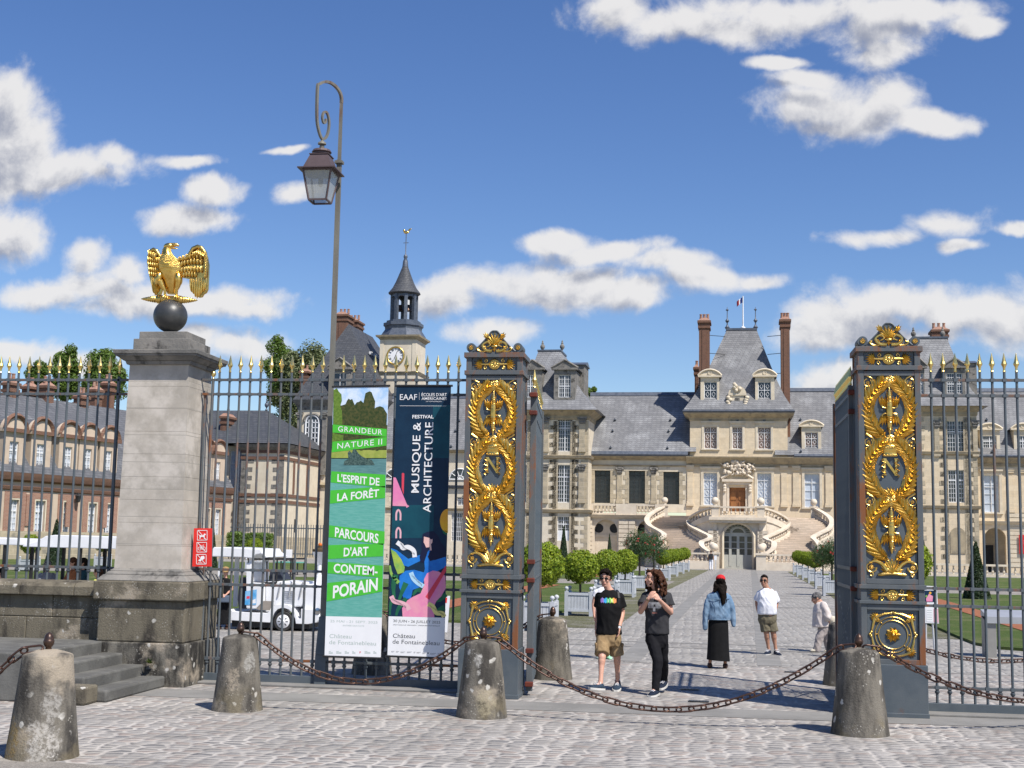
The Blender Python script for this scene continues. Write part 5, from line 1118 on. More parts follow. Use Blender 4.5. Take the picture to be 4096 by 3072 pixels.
b=MB(); b.bar((hx0-.2,121.8,.3),(hx0-.2,121.8,zh-.4),.09,8); b.build('downpipe',LEAD,hb)
urn(hb,Hq.x(1066,1640,128.5),128.5,zt_,1.2,LEAD)
chimney(hb,Hq.x(866,1700,123),Hq.x(893,1700,123),124,126,zh,Hq.z(880,1652,124),1)
gt=root('iron_fence','dark grey iron court fence and gate before the low slate roofed building','fence',(Hq.x(1000),118,0),PHI); b=MB()
for k in range(44): x=Hq.x(915,2150,118)+k*.24; b.bar((x,118,.3),(x,118,3.3),.035,4)
for z in(.5,2.9): b.box(Hq.x(915,2150,118),117.95,z,Hq.x(915,2150,118)+10.6,118.05,z+.1)
b.build('bars',IRON,gt); b=MB(); b.box(Hq.x(915,2150,118),118.1,.2,Hq.x(955,2150,118),118.16,2.6); b.build('gate_panel',IRON,gt)
# ---------------- brick wing on the left
RW=R(73.6); Wg=FA(75.6,RW)
bw=root('brick_wing','long brick and plaster wing with round headed dormers and tall chimneys behind the low wall','building',(Wg.x(300),75.6,0),RW)
Y=75.6; xA,xB=Wg.x(-260,2000),Wg.x(926,2000); zl=lambda q:Wg.z(150,q)
zc0=zl(1932); zc1_=zl(1897); zr1=Wg.z(250,1605,82)
doors=[(85,155),(300,385),(545,612),(762,830),(900,962),(1765,1812),(1858,1905)]
ups=[(82,160),(318,390),(562,625),(735,795),(915,970),(1772,1806),(1875,1912)]
P2=lambda q:q/2.16
zlo=zl(2000),zl(2140); ops=[(Wg.x(P2(a),2070),Wg.x(P2(c),2070),Wg.z(150,2140),Wg.z(150,2003)) for a,c in doors]
ops.append((ops[0][0]-4.2,ops[0][0]-2.9,ops[0][2],ops[0][3]))
wall(bw,'wall',PLASP,xA,xB,0,zc0,Y,ops,8)
for q in ops:
    window(bw,*q,Y,'cross',GLASSB,nx=1); b=MB(); 
    for s,x in((-1,q[0]-.12),(1,q[1]+.12)): b.box(x,Y-.05,q[2]-.3,x+s*.55,Y+.01,q[3]+.6)
    b.box(q[0]-.12,Y-.047,q[3]+.12,q[1]+.12,Y+.01,q[3]+.6); b.build('brick_surround',BRICKB,bw)
    b=MB(); b.box(q[0]-.12,Y-.03,q[2]-.2,q[0],Y+.01,q[3]+.12); b.box(q[1],Y-.03,q[2]-.2,q[1]+.12,Y+.01,q[3]+.12); b.box(q[0],Y-.032,q[3],q[1],Y+.01,q[3]+.12); b.build('window_surround',ASHP,bw)
cornice(bw,xA,xB,Y,[(.02,zl(1966)),(.14,zl(1962)),(.2,zl(1950)),(.05,zl(1948))],BRICK,'brick_band',False); cornice(bw,xA,xB,Y,[(.1,zc0),(.35,zl(1925)),(.45,zl(1910)),(.5,zc1_)],BRICK,'cornice',False)
for x in[xA+k*4.3 for k in range(20)]:
    if x<xB-1: b=MB(); b.box(x,Y-.09,2.6,x+.45,Y+.01,zc0-.9); b.build('brick_pilaster',BRICKB,bw)
b=MB(); b.box(xA,Y-.12,0,xB,Y+.01,2.2); b.build('stone_base',QUO,bw)
b=MB(); b.prism([(Y-.4,zc1_+.02),(Y+2.2,zl(1720)),(Y+6.4,zr1),(Y+12,zc1_+.02)],xA,xB-.3,'x'); b.build('roof',SLATEM,bw)
ups2=[(Wg.x(P2(a),1830),Wg.x(P2(c),1830)) for a,c in ups]
for a,c in ups2+[(ups2[0][0]-4.6,ups2[0][1]-4.6)]:
    m=(a+c)/2; h=1.05; dormer(bw,m-h,m+h,zc1_,0,zl(1738),zl(1672),Y+.05,3.4,(a,c,zl(1885),zl(1775)),'cross','seg',PLASP,SLATEM,GLASSB,.18,{'nx':1},cm=PLASP,rim=BRICK)
for a,c,yt,yd in((12,65,1516,82),(87,143,1532,84),(158,208,1528,82),(302,345,1572,82),(358,400,1545,84),(402,456,1520,84)):
    xa=Wg.x((a+c)/2,1620,yd); chimney(bw,xa-.45,xa+.45,yd-.42,yd+.42,zr1-3.2,Wg.z((a+c)/2,yt,yd),2)
lampw=MB(); q=at(312,2010,75.2,RW); lampw.lathe([(.05,0),(.16,.05),(.2,.45),(.24,.5),(.05,.75)],(q.x,q.y,q.z),8); lampw.box(q.x-.03,q.y,q.z+.7,q.x+.03,75.6,q.z+.78); lampw.build('wall_lantern',BLACK,bw)
# ---------------------------------------------------------------- horseshoe staircase
hs=root('horseshoe_staircase','pale stone horseshoe staircase with two curving flights in front of the central pavilion','staircase',(A.x(2952,2200,121),121,0),PHI)
XC=A.x(2952,2200,121); Yb=121.
def q4(px,py): return 2300+px/2.011,1800+py/2.011
def pl(px,py,Y):
    v=at(*q4(px,py),Y,PHI); return (v.x-XC,v.y,v.z)
inner=[pl(*p) for p in((1127,452,121),(1050,472,121.6),(965,512,122.6),(918,556,123.2),(930,602,122.6),(1010,650,120.8),(1088,690,119.2),(1062,712,118.5),(1022,728,118.1),(1022,765,117.6),(1062,803,117.1),(1112,830,116.8))]
outer=[pl(*p) for p in((722,442,128.5),(640,486,127),(592,524,125.6),(578,562,124.6),(604,604,123.2),(672,642,121.6),(718,676,120.4),(690,706,119.6),(668,736,119),(662,775,118.3),(690,815,117.6),(740,850,117.2))]
def cr3(P,n):
    P=[Vector(p) for p in P]; P=[P[0]*2-P[1]]+P+[P[-1]*2-P[-2]]; m=len(P)-3; out=[]
    for i in range(n+1):
        t=i/n*m; k=min(int(t),m-1); t-=k; a,b_,c,d=P[k:k+4]; out.append(.5*((2*b_)+(c-a)*t+(2*a-5*b_+4*c-d)*t*t+(3*b_-a-3*c+d)*t**3))
    for i in range(1,n+1): out[i].z=min(out[i].z,out[i-1].z)
    return out
NS=34; IN=cr3(inner,NS*2); OU=cr3(outer,NS*2)
zT0=IN[0].z-.95; ZL=[max(.15,(IN[i].z+OU[i].z)/2-.98) for i in range(NS*2+1)]
def railing(par,P,sg,name='balustrade'):
    pts=[Vector((XC+sg*p.x,p.y,p.z)) for p in P]; n=len(pts)
    def off(i,w):
        t=pts[min(i+1,n-1)]-pts[max(i-1,0)]; s=Vector((-t.y,t.x,0)).normalized(); return s*w
    b=MB()
    for lo,hi,w in((-.17,0,.24),(-1.25,-.72,.2)):
        rings=[]
        for i,p in enumerate(pts):
            o=off(i,w); rings.append([p-o+Vector((0,0,lo)),p+o+Vector((0,0,lo)),p+o+Vector((0,0,hi)),p-o+Vector((0,0,hi))])
        b.loft(rings)
    d=0;L=0
    for i in range(1,n):
        seg=(pts[i]-pts[i-1]).length; L+=seg
        if L>.30:
            L=0; p=pts[i]; b.lathe([(.10,-.73),(.06,-.68),(.12,-.52),(.055,-.28),(.09,-.16)],p,6)
    return b.build(name,STAIRM,par)
def ballpost(par,x,y,z0,z1,w=.42,r=.36):
    b=MB(); b.box(x-w,y-w,z0,x+w,y+w,z1-.18); b.box(x-w-.09,y-w-.09,z1-.177,x+w+.09,y+w+.09,z1); o=b.build('newel_post',STAIRM,par)
    b=MB(); b.lathe([(.2,0),(.16,.08)]+[(r*math.sin(PI*k/10),.08+r-r*math.cos(PI*k/10)) for k in range(2,10)]+[(.01,.08+2*r)],(x,y,z1),14); b.build('stone_ball',STAIRM,o,60)
for sg in(-1,1):
    b=MB()
    for i in range(0,NS*2,2):
        a,c,d,e=IN[i],IN[i+2],OU[i+2],OU[i]; z=ZL[i]; P4=[(XC+sg*p.x,p.y,zz2) for zz2 in(max(0,z-1.6),z) for p in(a,c,d,e)]
        f=[(3,2,1,0),(4,5,6,7),(0,1,5,4),(1,2,6,5),(2,3,7,6),(3,0,4,7)]; b.add(P4,f if sg<0 else [q[::-1] for q in f])
    b.build('flight',TREAD,hs)
    # supporting masses under the flights
    b=MB()
    for P in(IN,OU):
        rings=[[(XC+sg*p.x-.16,p.y,0),(XC+sg*p.x+.16,p.y,0),(XC+sg*p.x+.16,p.y,max(.1,p.z-1.2)),(XC+sg*p.x-.16,p.y,max(.1,p.z-1.2))] for p in P]; b.loft(rings)
    b.build('support_wall',STAIRM,hs)
    railing(hs,IN,sg); railing(hs,OU,sg)
    # upper landing to the facade, lower parapet
    b=MB(); xo=XC+sg*OU[0].x; xi=XC+sg*IN[4].x; b.box(min(xo,xi),126.8,zT0-.6,max(xo,xi),130,ZL[0]); b.build('landing',TREAD,hs)
    xa,xb=XC+sg*pl(1108,835,116.2)[0],XC+sg*pl(700,835,116.2)[0]; xa,xb=min(xa,xb),max(xa,xb); ztp=pl(1000,826,116.2)[2]
    b=MB(); b.box(xa,116,0,xb,116.4,ztp-.85); b.build('parapet_base',STAIRM,hs); balus(hs,xa,xb,ztp-.849,ztp,116.2,.36,.34)
    ballpost(hs,XC+sg*abs(pl(1120,830,116.5)[0]),116.4,0,pl(1120,822,116.4)[2]); ballpost(hs,XC+sg*abs(pl(1108,800,117.2)[0])*.97+sg*.1,117.6,0,pl(1100,806,117.6)[2],.36,.32)
    ballpost(hs,XC+sg*abs(IN[0].x),Yb+.15,zT0-.5,IN[0].z+.08,.32,.34); ballpost(hs,XC+sg*abs(OU[0].x),128.5,zT0-.6,OU[0].z+.05,.3,.32)
xi=abs(IN[0].x)
balus(hs,XC-xi+.45,XC+xi-.45,IN[0].z-.95,IN[0].z,Yb,.36)
b=MB(); b.box(XC-xi-.5,Yb-.3,zT0-.55,XC+xi+.5,130,zT0); b.box(XC-xi-.55,Yb-.45,zT0-.30,XC+xi+.55,Yb-.303,zT0-.05); b.build('balcony_slab',STAIRM,hs)
zw=zT0-.551; ax0,ax1=-1.0*abs(pl(1185,700,121.2)[0]),abs(pl(1185,700,121.2)[0]); zsp=pl(1310,690,121.2)[2]; hh=pl(1310,584,121.2)[2]-zsp
b=MB(); arc=segarc(XC+ax0,XC+ax1,zsp,hh,20); xo=xi+.55
b.box(XC-xo,121.2,0,XC+ax0,122.2,zsp); b.box(XC+ax1,121.2,0,XC+xo,122.2,zsp); b.prism([(XC-xo,zsp),(XC+ax0,zsp)]+arc[1:-1]+[(XC+ax1,zsp),(XC+xo,zsp),(XC+xo,zw),(XC-xo,zw)],121.2,122.2,'y')
for s in(-1,1):
    b.box(XC+s*xo,121.5,0,XC+s*(xo+1.0),123,zw-.9)
    for i in range(9): z=.3+i*(zw-.9)/9; b.box(XC+s*(abs(ax0)+.35),121.0,z,XC+s*(xo+.1),121.197,z+(zw-.9)/9-.05)
b.build('arch_wall',STAIRM,hs)
b=MB(); b.tube([(p[0],121.15,p[1]) for p in [(XC+ax0,0)]+arc+[(XC+ax1,0)]],.16,4,up=(0,1,0)); b.build('arch_trim',ASHP,hs)
gd=MB(); yg=121.75; w2=abs(ax0)
gd.box(XC-w2,yg,0,XC+w2,yg+.1,.18); gd.box(XC-w2,yg-.03,zsp-.05,XC+w2,yg+.12,zsp+.28)
for k in range(5): x=XC-w2+2*w2*k/4; gd.box(max(XC-w2,x-.12),yg-.02,.18,min(XC+w2,x+.12),yg+.1,zsp-.05)
for k in range(4):
    xa=XC-w2+2*w2*k/4+.12; xb=xa+w2/2-.24; gd.box(xa,yg+.02,.18,xb,yg+.08,zsp*.42)
    for j in range(1,3): z=zsp*.42+(zsp*.58)*j/3; gd.box(xa,yg,z-.04,xb,yg+.08,z+.04)
for k in range(1,10):
    a=PI*k/10; gd.bar((XC+math.cos(a)*w2*.45,yg+.03,zsp+.28+math.sin(a)*hh*.42),(XC+math.cos(a)*w2*.97,yg+.03,zsp+.0+math.sin(a)*hh*.98),.05,4)
gd.tube([(XC+math.cos(PI*k/16)*w2*.45,yg+.02,zsp+.28+math.sin(PI*k/16)*hh*.42) for k in range(17)],.14,6,up=(0,1,0))
gd.tube([(XC+math.cos(PI*k/20)*w2*.97,yg+.02,zsp+math.sin(PI*k/20)*hh*.97) for k in range(21)],.09,6,up=(0,1,0))
DOORG=M('grey_green_door_paint',(.46,.46,.42),(.40,.41,.38),.6,0,2)
o=gd.build('door',DOORG,hs); b=MB(); b.prism([(XC-w2,.02)]+[(XC+math.cos(PI*k/20)*w2,zsp+math.sin(PI*k/20)*hh) for k in range(20,-1,-1)]+[(XC+w2,.02)],yg+.12,yg+.16,'y'); b.build('pane',GLASS,o)
# low balustrades before the facade, left and right
lo=root('balustrade','low stone balustrade between the lawn and the left arcade','balustrade',(A.x(2100,2240,112),112,0),PHI)
balus(lo,A.x(1500,2240,112),A.x(2420,2240,112),.0,.95,112,.42,.36,mat=ASHP)
lo=root('balustrade','low stone balustrade between the lawn and the right arcade','balustrade',(A.x(3900,2280,110),110,0),PHI)
balus(lo,A.x(3560,2280,110),A.x(4300,2280,110),0,.98,110,.42,.36,mat=ASHP)
# ---------------------------------------------------------------- plants
def leafquad(b,p,n,L,w,rnd):
    n=n.normalized(); u=n.orthogonal().normalized(); a=rnd.uniform(0,2*PI); v=n.cross(u); d=u*math.cos(a)+v*math.sin(a); s=n.cross(d)
    b.v+=[tuple(p-d*L*.5),tuple(p-s*w*.5+n*w*.15),tuple(p+d*L*.5),tuple(p+s*w*.5+n*w*.15)]; k=len(b.v)-4; b.f.append((k,k+1,k+2,k+3)); b.m.append(b.k)
def crown(rx,rz,n,L,w,seed,jit=.14,clump=5.,depth=.3,spread=.8,cone=False,core=.45):
    rnd=random.Random(seed); b=MB()
    for i in range(n):
        if cone:
            t=1-math.sqrt(rnd.random()); a=rnd.uniform(0,2*PI); d=Vector((math.cos(a),math.sin(a),.25)); r=rx*(1-t)*(1-rnd.random()**2*depth)+.02; p=Vector((math.cos(a)*r,math.sin(a)*r,t*rz))
        else:
            d=Vector((rnd.gauss(0,1),rnd.gauss(0,1),rnd.gauss(0,1))).normalized(); k=1+jit*noise.noise(d*clump+Vector((seed*3.1,0,0)))*1.8; r=k*(1-depth*rnd.random()**1.6)
            if noise.noise(d*clump*1.7+Vector((0,seed*2.,0)))>.46 and r>.86: continue
            p=Vector((d.x*rx*r,d.y*rx*r,d.z*rz*r))
        nn=d+Vector((rnd.uniform(-1,1),rnd.uniform(-1,1),rnd.uniform(-1,1)))*spread; s=rnd.uniform(.7,1.25); leafquad(b,p,nn,L*s,w*s,rnd)
    return b
def tubmesh():
    t=root('planter_tub','x','planter',local=True,group='white planter tubs lining the courtyard path'); w=.36; h=.66
    b=MB()
    for sy in(-1,1):
        for i in range(7):
            x=-w+.05+(2*w-.1)*i/7; b.box(x+.004,sy*w-.02,.16,x+(2*w-.1)/7-.004,sy*w+.02,h); b.box(sy*w-.02,x+.004,.16,sy*w+.02,x+(2*w-.1)/7-.004,h)
    b.build('planks',TUBW,t); b=MB()
    for z in(.14,h-.05): 
        for sy in(-1,1): b.box(-w-.03,sy*w-.04,z,w+.03,sy*w+.04,z+.07); b.box(sy*w-.04,-w+.041,z,sy*w+.04,w-.041,z+.07)
    b.build('band',TUBW,t)
    for sx in(-1,1):
        for sy in(-1,1):
            b=MB(); b.box(sx*w-.05,sy*w-.05,0,sx*w+.05,sy*w+.05,h+.06); o=b.build('post',TUBW,t); b=MB(); b.lathe([(.03,0),(.025,.03),(.055,.06),(.06,.09),(.045,.125),(.01,.14)],(sx*w,sy*w,h+.06),10); b.build('ball',TUBW,o,60)
    b=MB(); b.box(-w+.03,-w+.03,.2,w-.03,w-.03,h-.06); b.build('soil',BARK,t); return t
def standard(name,label,cb,leafmat,zc,th,flowers=None,tr=.035):
    t=root(name,label,'tree',local=True); b=MB(); b.tube([(0,0,.5),(.012,.01,zc*.45),(-.01,0,zc*.75),(0,0,zc)],[tr*1.2,tr,tr,tr*.8],8)
    for k in range(5): a=k*1.26; b.tube([(0,0,zc-.35),(math.cos(a)*.15,math.sin(a)*.15,zc-.05),(math.cos(a)*.26,math.sin(a)*.26,zc+.18)],[tr*.6,tr*.4,tr*.2],5)
    b.build('trunk',BARK,t); mm=[leafmat]
    if flowers: mm.append(flowers)
    cb.v=[(x,y,z+zc) for x,y,z in cb.v]; cb.build('crown',mm,t); return t
TUB=tubmesh(); first={'tub':TUB}
O1=standard('orange_tree','x',crown(.52,.48,5600,.080,.044,1,.09),LEAFO,1.42,0); O2=standard('orange_tree','x',crown(.52,.48,5600,.080,.044,2,.11),LEAFO,1.42,0)
cb=crown(.62,.60,3800,.13,.022,5,.35,3.,.55,1.2); cb.k=1
rnd=random.Random(4)
for i in range(46):
    d=Vector((rnd.gauss(0,1),rnd.gauss(0,1)-.6,rnd.gauss(0,1))).normalized(); c=Vector((d.x*.60,d.y*.60,d.z*.56)); 
    for k in range(5): leafquad(cb,c+Vector((rnd.gauss(0,.02),rnd.gauss(0,.02),rnd.gauss(0,.02))),d,.05,.04,rnd)
OL=standard('oleander_tree','x',cb,LEAFN,1.75,0,M('red_flower',(.55,.06,.05),(.45,.04,.05)),.04)
usedp=set()
def place(proto,x,y,rz,label,grp,s=1):
    o=proto if proto.name not in usedp else dup(proto); usedp.add(proto.name); put(o,(x,y,0),rz,label,grp); o.scale=(s,s,s); return o
left=[(2150,2527,O1,1.12,'lime green ball crowned orange tree in front of the yew cone, behind the gate leaf'),(2316,2466,O2,1.0,'ball crowned orange tree in the tub left of the man in the black T-shirt'),(2425,2420,O1,1.0,'orange tree whose crown rises behind the head of the man in the black T-shirt'),(2498,2390,O2,.98,'orange tree between the two walking men'),(2556,2365,OL,1.15,'dark oleander with red blossoms, left of the pair before the staircase'),(2613,2341,OL,1.12,'dark oleander, right of the pair before the staircase'),(2653,2322,O1,.95,'small orange tree just right of the oleanders'),(2687,2306,O2,.95,'second small orange tree right of the oleanders'),(2714,2295,O1,.95,'third small orange tree right of the oleanders, near the stairs'),(2737,2286,O2,.98,'farthest orange tree of the left row, beside the staircase parapet')]
right=[(3640,2520,O2,1.25,'large orange tree seen behind the right gilded pier'),(3333,2385,OL,1.05,'dark oleander beside the right gate leaf'),(3295,2356,OL,.95,'second dark oleander of the right row, farther than the first'),(3263,2335,O1,.95,'orange tree in the right row in front of the right stair flight'),(3236,2320,O2,.95,'second orange tree from the far end of the right row'),(3212,2308,O1,.95,'next to last orange tree of the right row'),(3195,2297,O2,.95,'farthest orange tree of the right row, near the staircase')]
nm=['nearest tub','second tub','third tub','fourth tub','fifth tub','sixth tub','seventh tub','eighth tub','ninth tub','farthest tub']
for i,(px,py,pr_,s,lab) in enumerate(left):
    q=gz(px,py); place(TUB,q.x,q.y+.36,PHI,f'white wooden planter, {nm[i]} of the row left of the path','white planter tubs lining the courtyard path')
    place(pr_,q.x,q.y+.36,i*1.1,lab,'potted trees lining the courtyard path',s)
nm=['behind the right pier','nearest tub in the open gateway','second tub in the gateway','third tub in the gateway','fourth tub in the gateway','next to last tub','farthest tub']
for i,(px,py,pr_,s,lab) in enumerate(right):
    q=gz(px,py); place(TUB,q.x,q.y+.36,PHI,f'white wooden planter, {nm[i]}, right of the path','white planter tubs lining the courtyard path')
    place(pr_,q.x,q.y+.36,i*1.7+.4,lab,'potted trees lining the courtyard path',s)
for px,py in((2504,2326),):
    q=gz(px,py); place(TUB,q.x,q.y,PHI,'white wooden planter behind the path row, above the gap between the two men','white planter tubs lining the courtyard path'); place(O1,q.x,q.y,2,'orange tree in the back planter, left of the oleanders','potted trees lining the courtyard path',.95)
for px,pyb,lab in((116,2290,'round green orange tree left of the train canopy, behind the railings'),(410,2270,'round green orange tree peeping over the train canopy beside the pillar'),(1014,2290,'bright orange tree over the white locomotive roof')):
    q=gz(px,pyb); place(TUB,q.x,q.y,0,lab.replace('round green','white planter of the').replace('bright','white planter of the'),'white planter tubs lining the courtyard path'); place(O2,q.x,q.y,px,lab,'potted trees lining the courtyard path',1.05)
def coneyew(px,pyb,H,r,lab,first=[]):
    q=gz(px,pyb)
    if not first:
        t=root('yew_cone','x','topiary',local=True); cbm=crown(.5,3.0,6500,.10,.06,9,depth=.25,spread=.9,cone=True); cbm.build('crown',LEAFY,t); b=MB(); b.tube([(0,0,0),(0,0,2.2)],[.09,.03],8); b.build('trunk',BARK,t); first.append(t); o=t
    else: o=dup(first[0])
    put(o,(q.x,q.y,.02),px,lab,'clipped yew cones on the lawns'); o.scale=(r/.5,r/.5,H/3.)
coneyew(2253,2298,3.2,.42,'tall slim dark yew cone between the left orange trees and the pavilion')
coneyew(2437,2275,2.9,.34,'yew cone before the left arch with round openings')
coneyew(3908,2402,2.5,.56,'dark yew cone on the right lawn before the balustrade, behind railings')
coneyew(3698,2300,2.8,.35,'yew cone just right of the right gilded pier, far off')
coneyew(217,2265,3.0,.62,'yew cone seen through the white train carriage')
coneyew(843,2275,3.1,.42,'yew cone at the end of the brick wing, beside the red sign')
def bigtree(name,label,px,py0,py1,wpx,Y,mat,n,L,seed,squash=1.,tone=None,blobs=60):
    """crown spans px+-wpx/2, py0 (top)..py1 (bottom) at depth Y"""
    c=at(px,(py0+py1)/2,Y); W_=(at(px+wpx/2,py0,Y)-at(px-wpx/2,py0,Y)).x/2; Hh=(at(px,py0,Y).z-at(px,py1,Y).z)/2; rnd=random.Random(seed)
    t=root(name,label,'tree',(c.x,c.y,0),group='trees rising behind the palace roofs'); tz=c.z-Hh
    b=MB(); b.tube([(c.x,c.y,0),(c.x+.3,c.y,tz*.6),(c.x,c.y,c.z),(c.x-.2,c.y,c.z+Hh*.2)],[.55,.45,.3,.1],8)
    for k in range(9):
        a=rnd.uniform(0,2*PI); r=rnd.uniform(.3,.55)*W_; z=rnd.uniform(-.4,.25)*Hh; b.tube([(c.x,c.y,c.z+z-.35*Hh),(c.x+math.cos(a)*r*.5,c.y+math.sin(a)*r*.5,c.z+z-.1*Hh),(c.x+math.cos(a)*r,c.y+math.sin(a)*r,c.z+z+.15*Hh)],[.22,.14,.05],6)
    b.build('trunk',BARK,t); b=MB(); per=n//blobs
    for k in range(blobs):
        d=Vector((rnd.gauss(0,1),rnd.gauss(0,1),rnd.gauss(0,1))).normalized()*(.15+.62*rnd.random()**.5); bc=Vector((c.x+d.x*W_,c.y+d.y*W_*.8,c.z+d.z*Hh)); br=rnd.uniform(.24,.46)*min(W_,Hh)
        for i in range(per):
            e=Vector((rnd.gauss(0,1),rnd.gauss(0,1),rnd.gauss(0,1))).normalized(); p=bc+e*br*(1-.75*rnd.random()**2)*(1+.25*noise.noise(e*3+bc)); leafquad(b,p,e+Vector((rnd.uniform(-1,1),rnd.uniform(-1,1),rnd.uniform(-.5,1.3)))*.8,L*rnd.uniform(.6,1.3),L*.6*rnd.uniform(.7,1.2),rnd)
    b.build('crown',mat,t)
bigtree('linden_tree','leafy green tree with twin tops above the brick wing roofs',265,1345,1640,125,150,LEAFT,16000,.36,11)
bigtree('linden_tree','leafy green tree just left of the stone pillar, above the chimneys',415,1358,1700,165,148,LEAFT,20000,.36,12)
bigtree('linden_tree','small bright green tree low at left behind the spearheads',150,1420,1600,90,152,LEAFT,8000,.36,13,blobs=30)
bigtree('maple_tree','dark green tree with a pointed top, left of the silvery one',1130,1283,1760,170,168,LEAFT,20000,.38,14)
bigtree('silver_linden','bushy silvery green tree behind the slate roofed house',1225,1322,1800,230,166,LEAFP,26000,.40,15,blobs=80)
bigtree('linden_tree','treetop peeping over the roof right of the left pavilion',2362,1535,1640,70,190,LEAFT,3000,.45,16,blobs=10)
for (px,py,w,Y,sd,lab) in((1000,2165,190,116,21,'clipped green hedge above the court fence before the slate roofed house'),):
    c=at(px,py,Y); b=MB(); rnd=random.Random(sd); hw3=w/2*Y/F_PX
    for i in range(2600):
        x=rnd.uniform(-hw3,hw3); z=rnd.uniform(-.7,.75)+.18*noise.noise(Vector((x*1.2,sd,0))); leafquad(b,Vector((c.x+x,c.y+rnd.uniform(-.5,.5),c.z+z)),Vector((rnd.uniform(-1,1),-1,rnd.uniform(-.4,1))),.22,.13,rnd)
    t=root('hedge',lab,'hedge',(c.x,c.y,0)); b.build('foliage',LEAFT,t); b=MB()
    for i in range(16): x=c.x-hw3+2*hw3*(i+.5)/16; b.tube([(x,c.y,0),(x+.1,c.y,c.z-.6),(x-.1,c.y,c.z+.3)],[.06,.05,.02],6)
    b.build('stems',BARK,t)
# ---------------------------------------------------------------- street lamp
YLm=18.75
lamp=root('street_lamp','tall rusty street lamp with curled top and hanging square lantern between the railing panels','street lamp',(LX,YLm,0))
ztop=Z(1352,640,YLm); POLE=M('rusty_lamp_post_iron',(.15,.145,.125),(.20,.19,.16),.65,.2,3,spec=.4,c3=(.13,.055,.03),s3=1.3,t3=(.54,.66),streak=(1,1,.3),bd=.003)
b=MB(); q=R(45); b.bar((LX,YLm,1.0),(LX,YLm,ztop),[.052,.046],4,ph=q,up=(1,0,0)); b.bar((LX,YLm,ztop),(LX,YLm,ztop+.9),[.034,.030],4,ph=q,up=(1,0,0)); b.box(LX-.06,YLm-.06,ztop-.06,LX+.06,YLm+.06,ztop-.02); b.build('pole',POLE,lamp)

b=MB(); b.frus(LX-.085,YLm-.085,0,LX+.085,YLm+.085,LX-.08,YLm-.08,.45,LX+.08,YLm+.08); b.frus(LX-.08,YLm-.08,.453,LX+.08,YLm+.08,LX-.05,YLm-.05,1.0,LX+.05,YLm+.05); b.build('pole_base',IRON,lamp,bevel=.004)
# curl lies in a vertical plane through the pole, pointing out over the square
AD=Vector((-.30,-.62,0)).normalized(); zA=ztop+.9
def lp_(u,v): return (LX+AD.x*u,YLm+AD.y*u,v)
zap=Z(1306,321,18.4); zb_=Z(1299,548,18.3); wA=.52
cu=[(0,zA),(.005,zA+(zap-zA)*.35),(.05,zA+(zap-zA)*.68),(.15,zA+(zap-zA)*.92),(.27,zap),(.39,zA+(zap-zA)*.9),(.50,zA+(zap-zA)*.62),(.545,zA+(zap-zA)*.32),(.535,zb_+.30),(.48,zb_+.10),(.40,zb_),(.31,zb_+.06),(.265,zb_+.20),(.27,zb_+.34),(.32,zb_+.43),(.385,zb_+.42),(.415,zb_+.34),(.39,zb_+.26),(.345,zb_+.27),(.335,zb_+.33)]
cp2=curve(cu,90); b=MB(); b.tube([lp_(p.x,p.y) for p in cp2],[.030-.010*i/90 for i in range(91)],4,up=(AD.y,-AD.x,0),ph=R(45)); b.build('curl_bracket',POLE,lamp,30)
hx,hy,_=lp_(.40,0); zl0=Z(1290,592,18.3)
b=MB(); b.lathe([(.02,zb_+.01),(.02,zb_-.03),(.06,zb_-.06),(.065,zb_-.085),(.03,zb_-.10),(.04,zb_-.13),(.025,zb_-.16),(.025,zl0)],(hx,hy,0),12); b.build('hanger',POLE,lamp,50)
zs5=lambda py: Z(1285,py,hy); LB=M('brown_lantern_paint',(.10,.072,.075),(.085,.06,.062),.5,.1,4,spec=.4)
b=MB(); b.lathe([(.12,zs5(618)),(.12,zs5(613)),(.15,zs5(610)),(.13,zs5(601)),(.07,zs5(596)),(.02,zs5(594))],(hx,hy,0),18)
def sqL(b,h0,z0,h1,z1): b.frus(hx-h0,hy-h0,z0,hx+h0,hy+h0,hx-h1,hy-h1,z1,hx+h1,hy+h1)
zf0,zf1=zs5(684),zs5(626); sqL(b,.22,zf0,.135,zf1); sqL(b,.15,zf1,.15,zf1+.012); sqL(b,.285,zf0-.02,.285,zf0-.004); b.build('lantern_roof',LB,lamp)
zg1,zg0=zf0-.022,zs5(806); h1_,h0_=.215,.135
b=MB()
for sx in(-1,1):
    for sy in(-1,1): b.bar((hx+sx*h0_,hy+sy*h0_,zg0),(hx+sx*h1_,hy+sy*h1_,zg1),.016,4)
for z,h in((zg0,h0_),(zg1-.01,h1_)):
    for s in(-1,1): b.box(hx-h,hy+s*h-.012,z-.012,hx+h,hy+s*h+.012,z+.012); b.box(hx+s*h-.012,hy-h+.013,z-.012,hx+s*h+.012,hy+h-.013,z+.012)
b.build('lantern_frame',LB,lamp)
m,nt,bs=newmat('frosted_lantern_glass'); setp(bs,.35,0,.5); bs.inputs['Base Color'].default_value=(.42,.44,.43,1); tr_=nd(nt,'ShaderNodeBsdfTransparent'); mx=nd(nt,'ShaderNodeMixShader'); mx.inputs[0].default_value=.68; nt.links.new(tr_.outputs[0],mx.inputs[1]); nt.links.new(bs.outputs[0],mx.inputs[2]); nt.links.new(mx.outputs[0],nt.nodes['Material Output'].inputs[0]); LGL=m
b=MB(); A0=[(hx-h0_,hy-h0_,zg0),(hx+h0_,hy-h0_,zg0),(hx+h0_,hy+h0_,zg0),(hx-h0_,hy+h0_,zg0)]; A1=[(hx-h1_,hy-h1_,zg1),(hx+h1_,hy-h1_,zg1),(hx+h1_,hy+h1_,zg1),(hx-h1_,hy+h1_,zg1)]
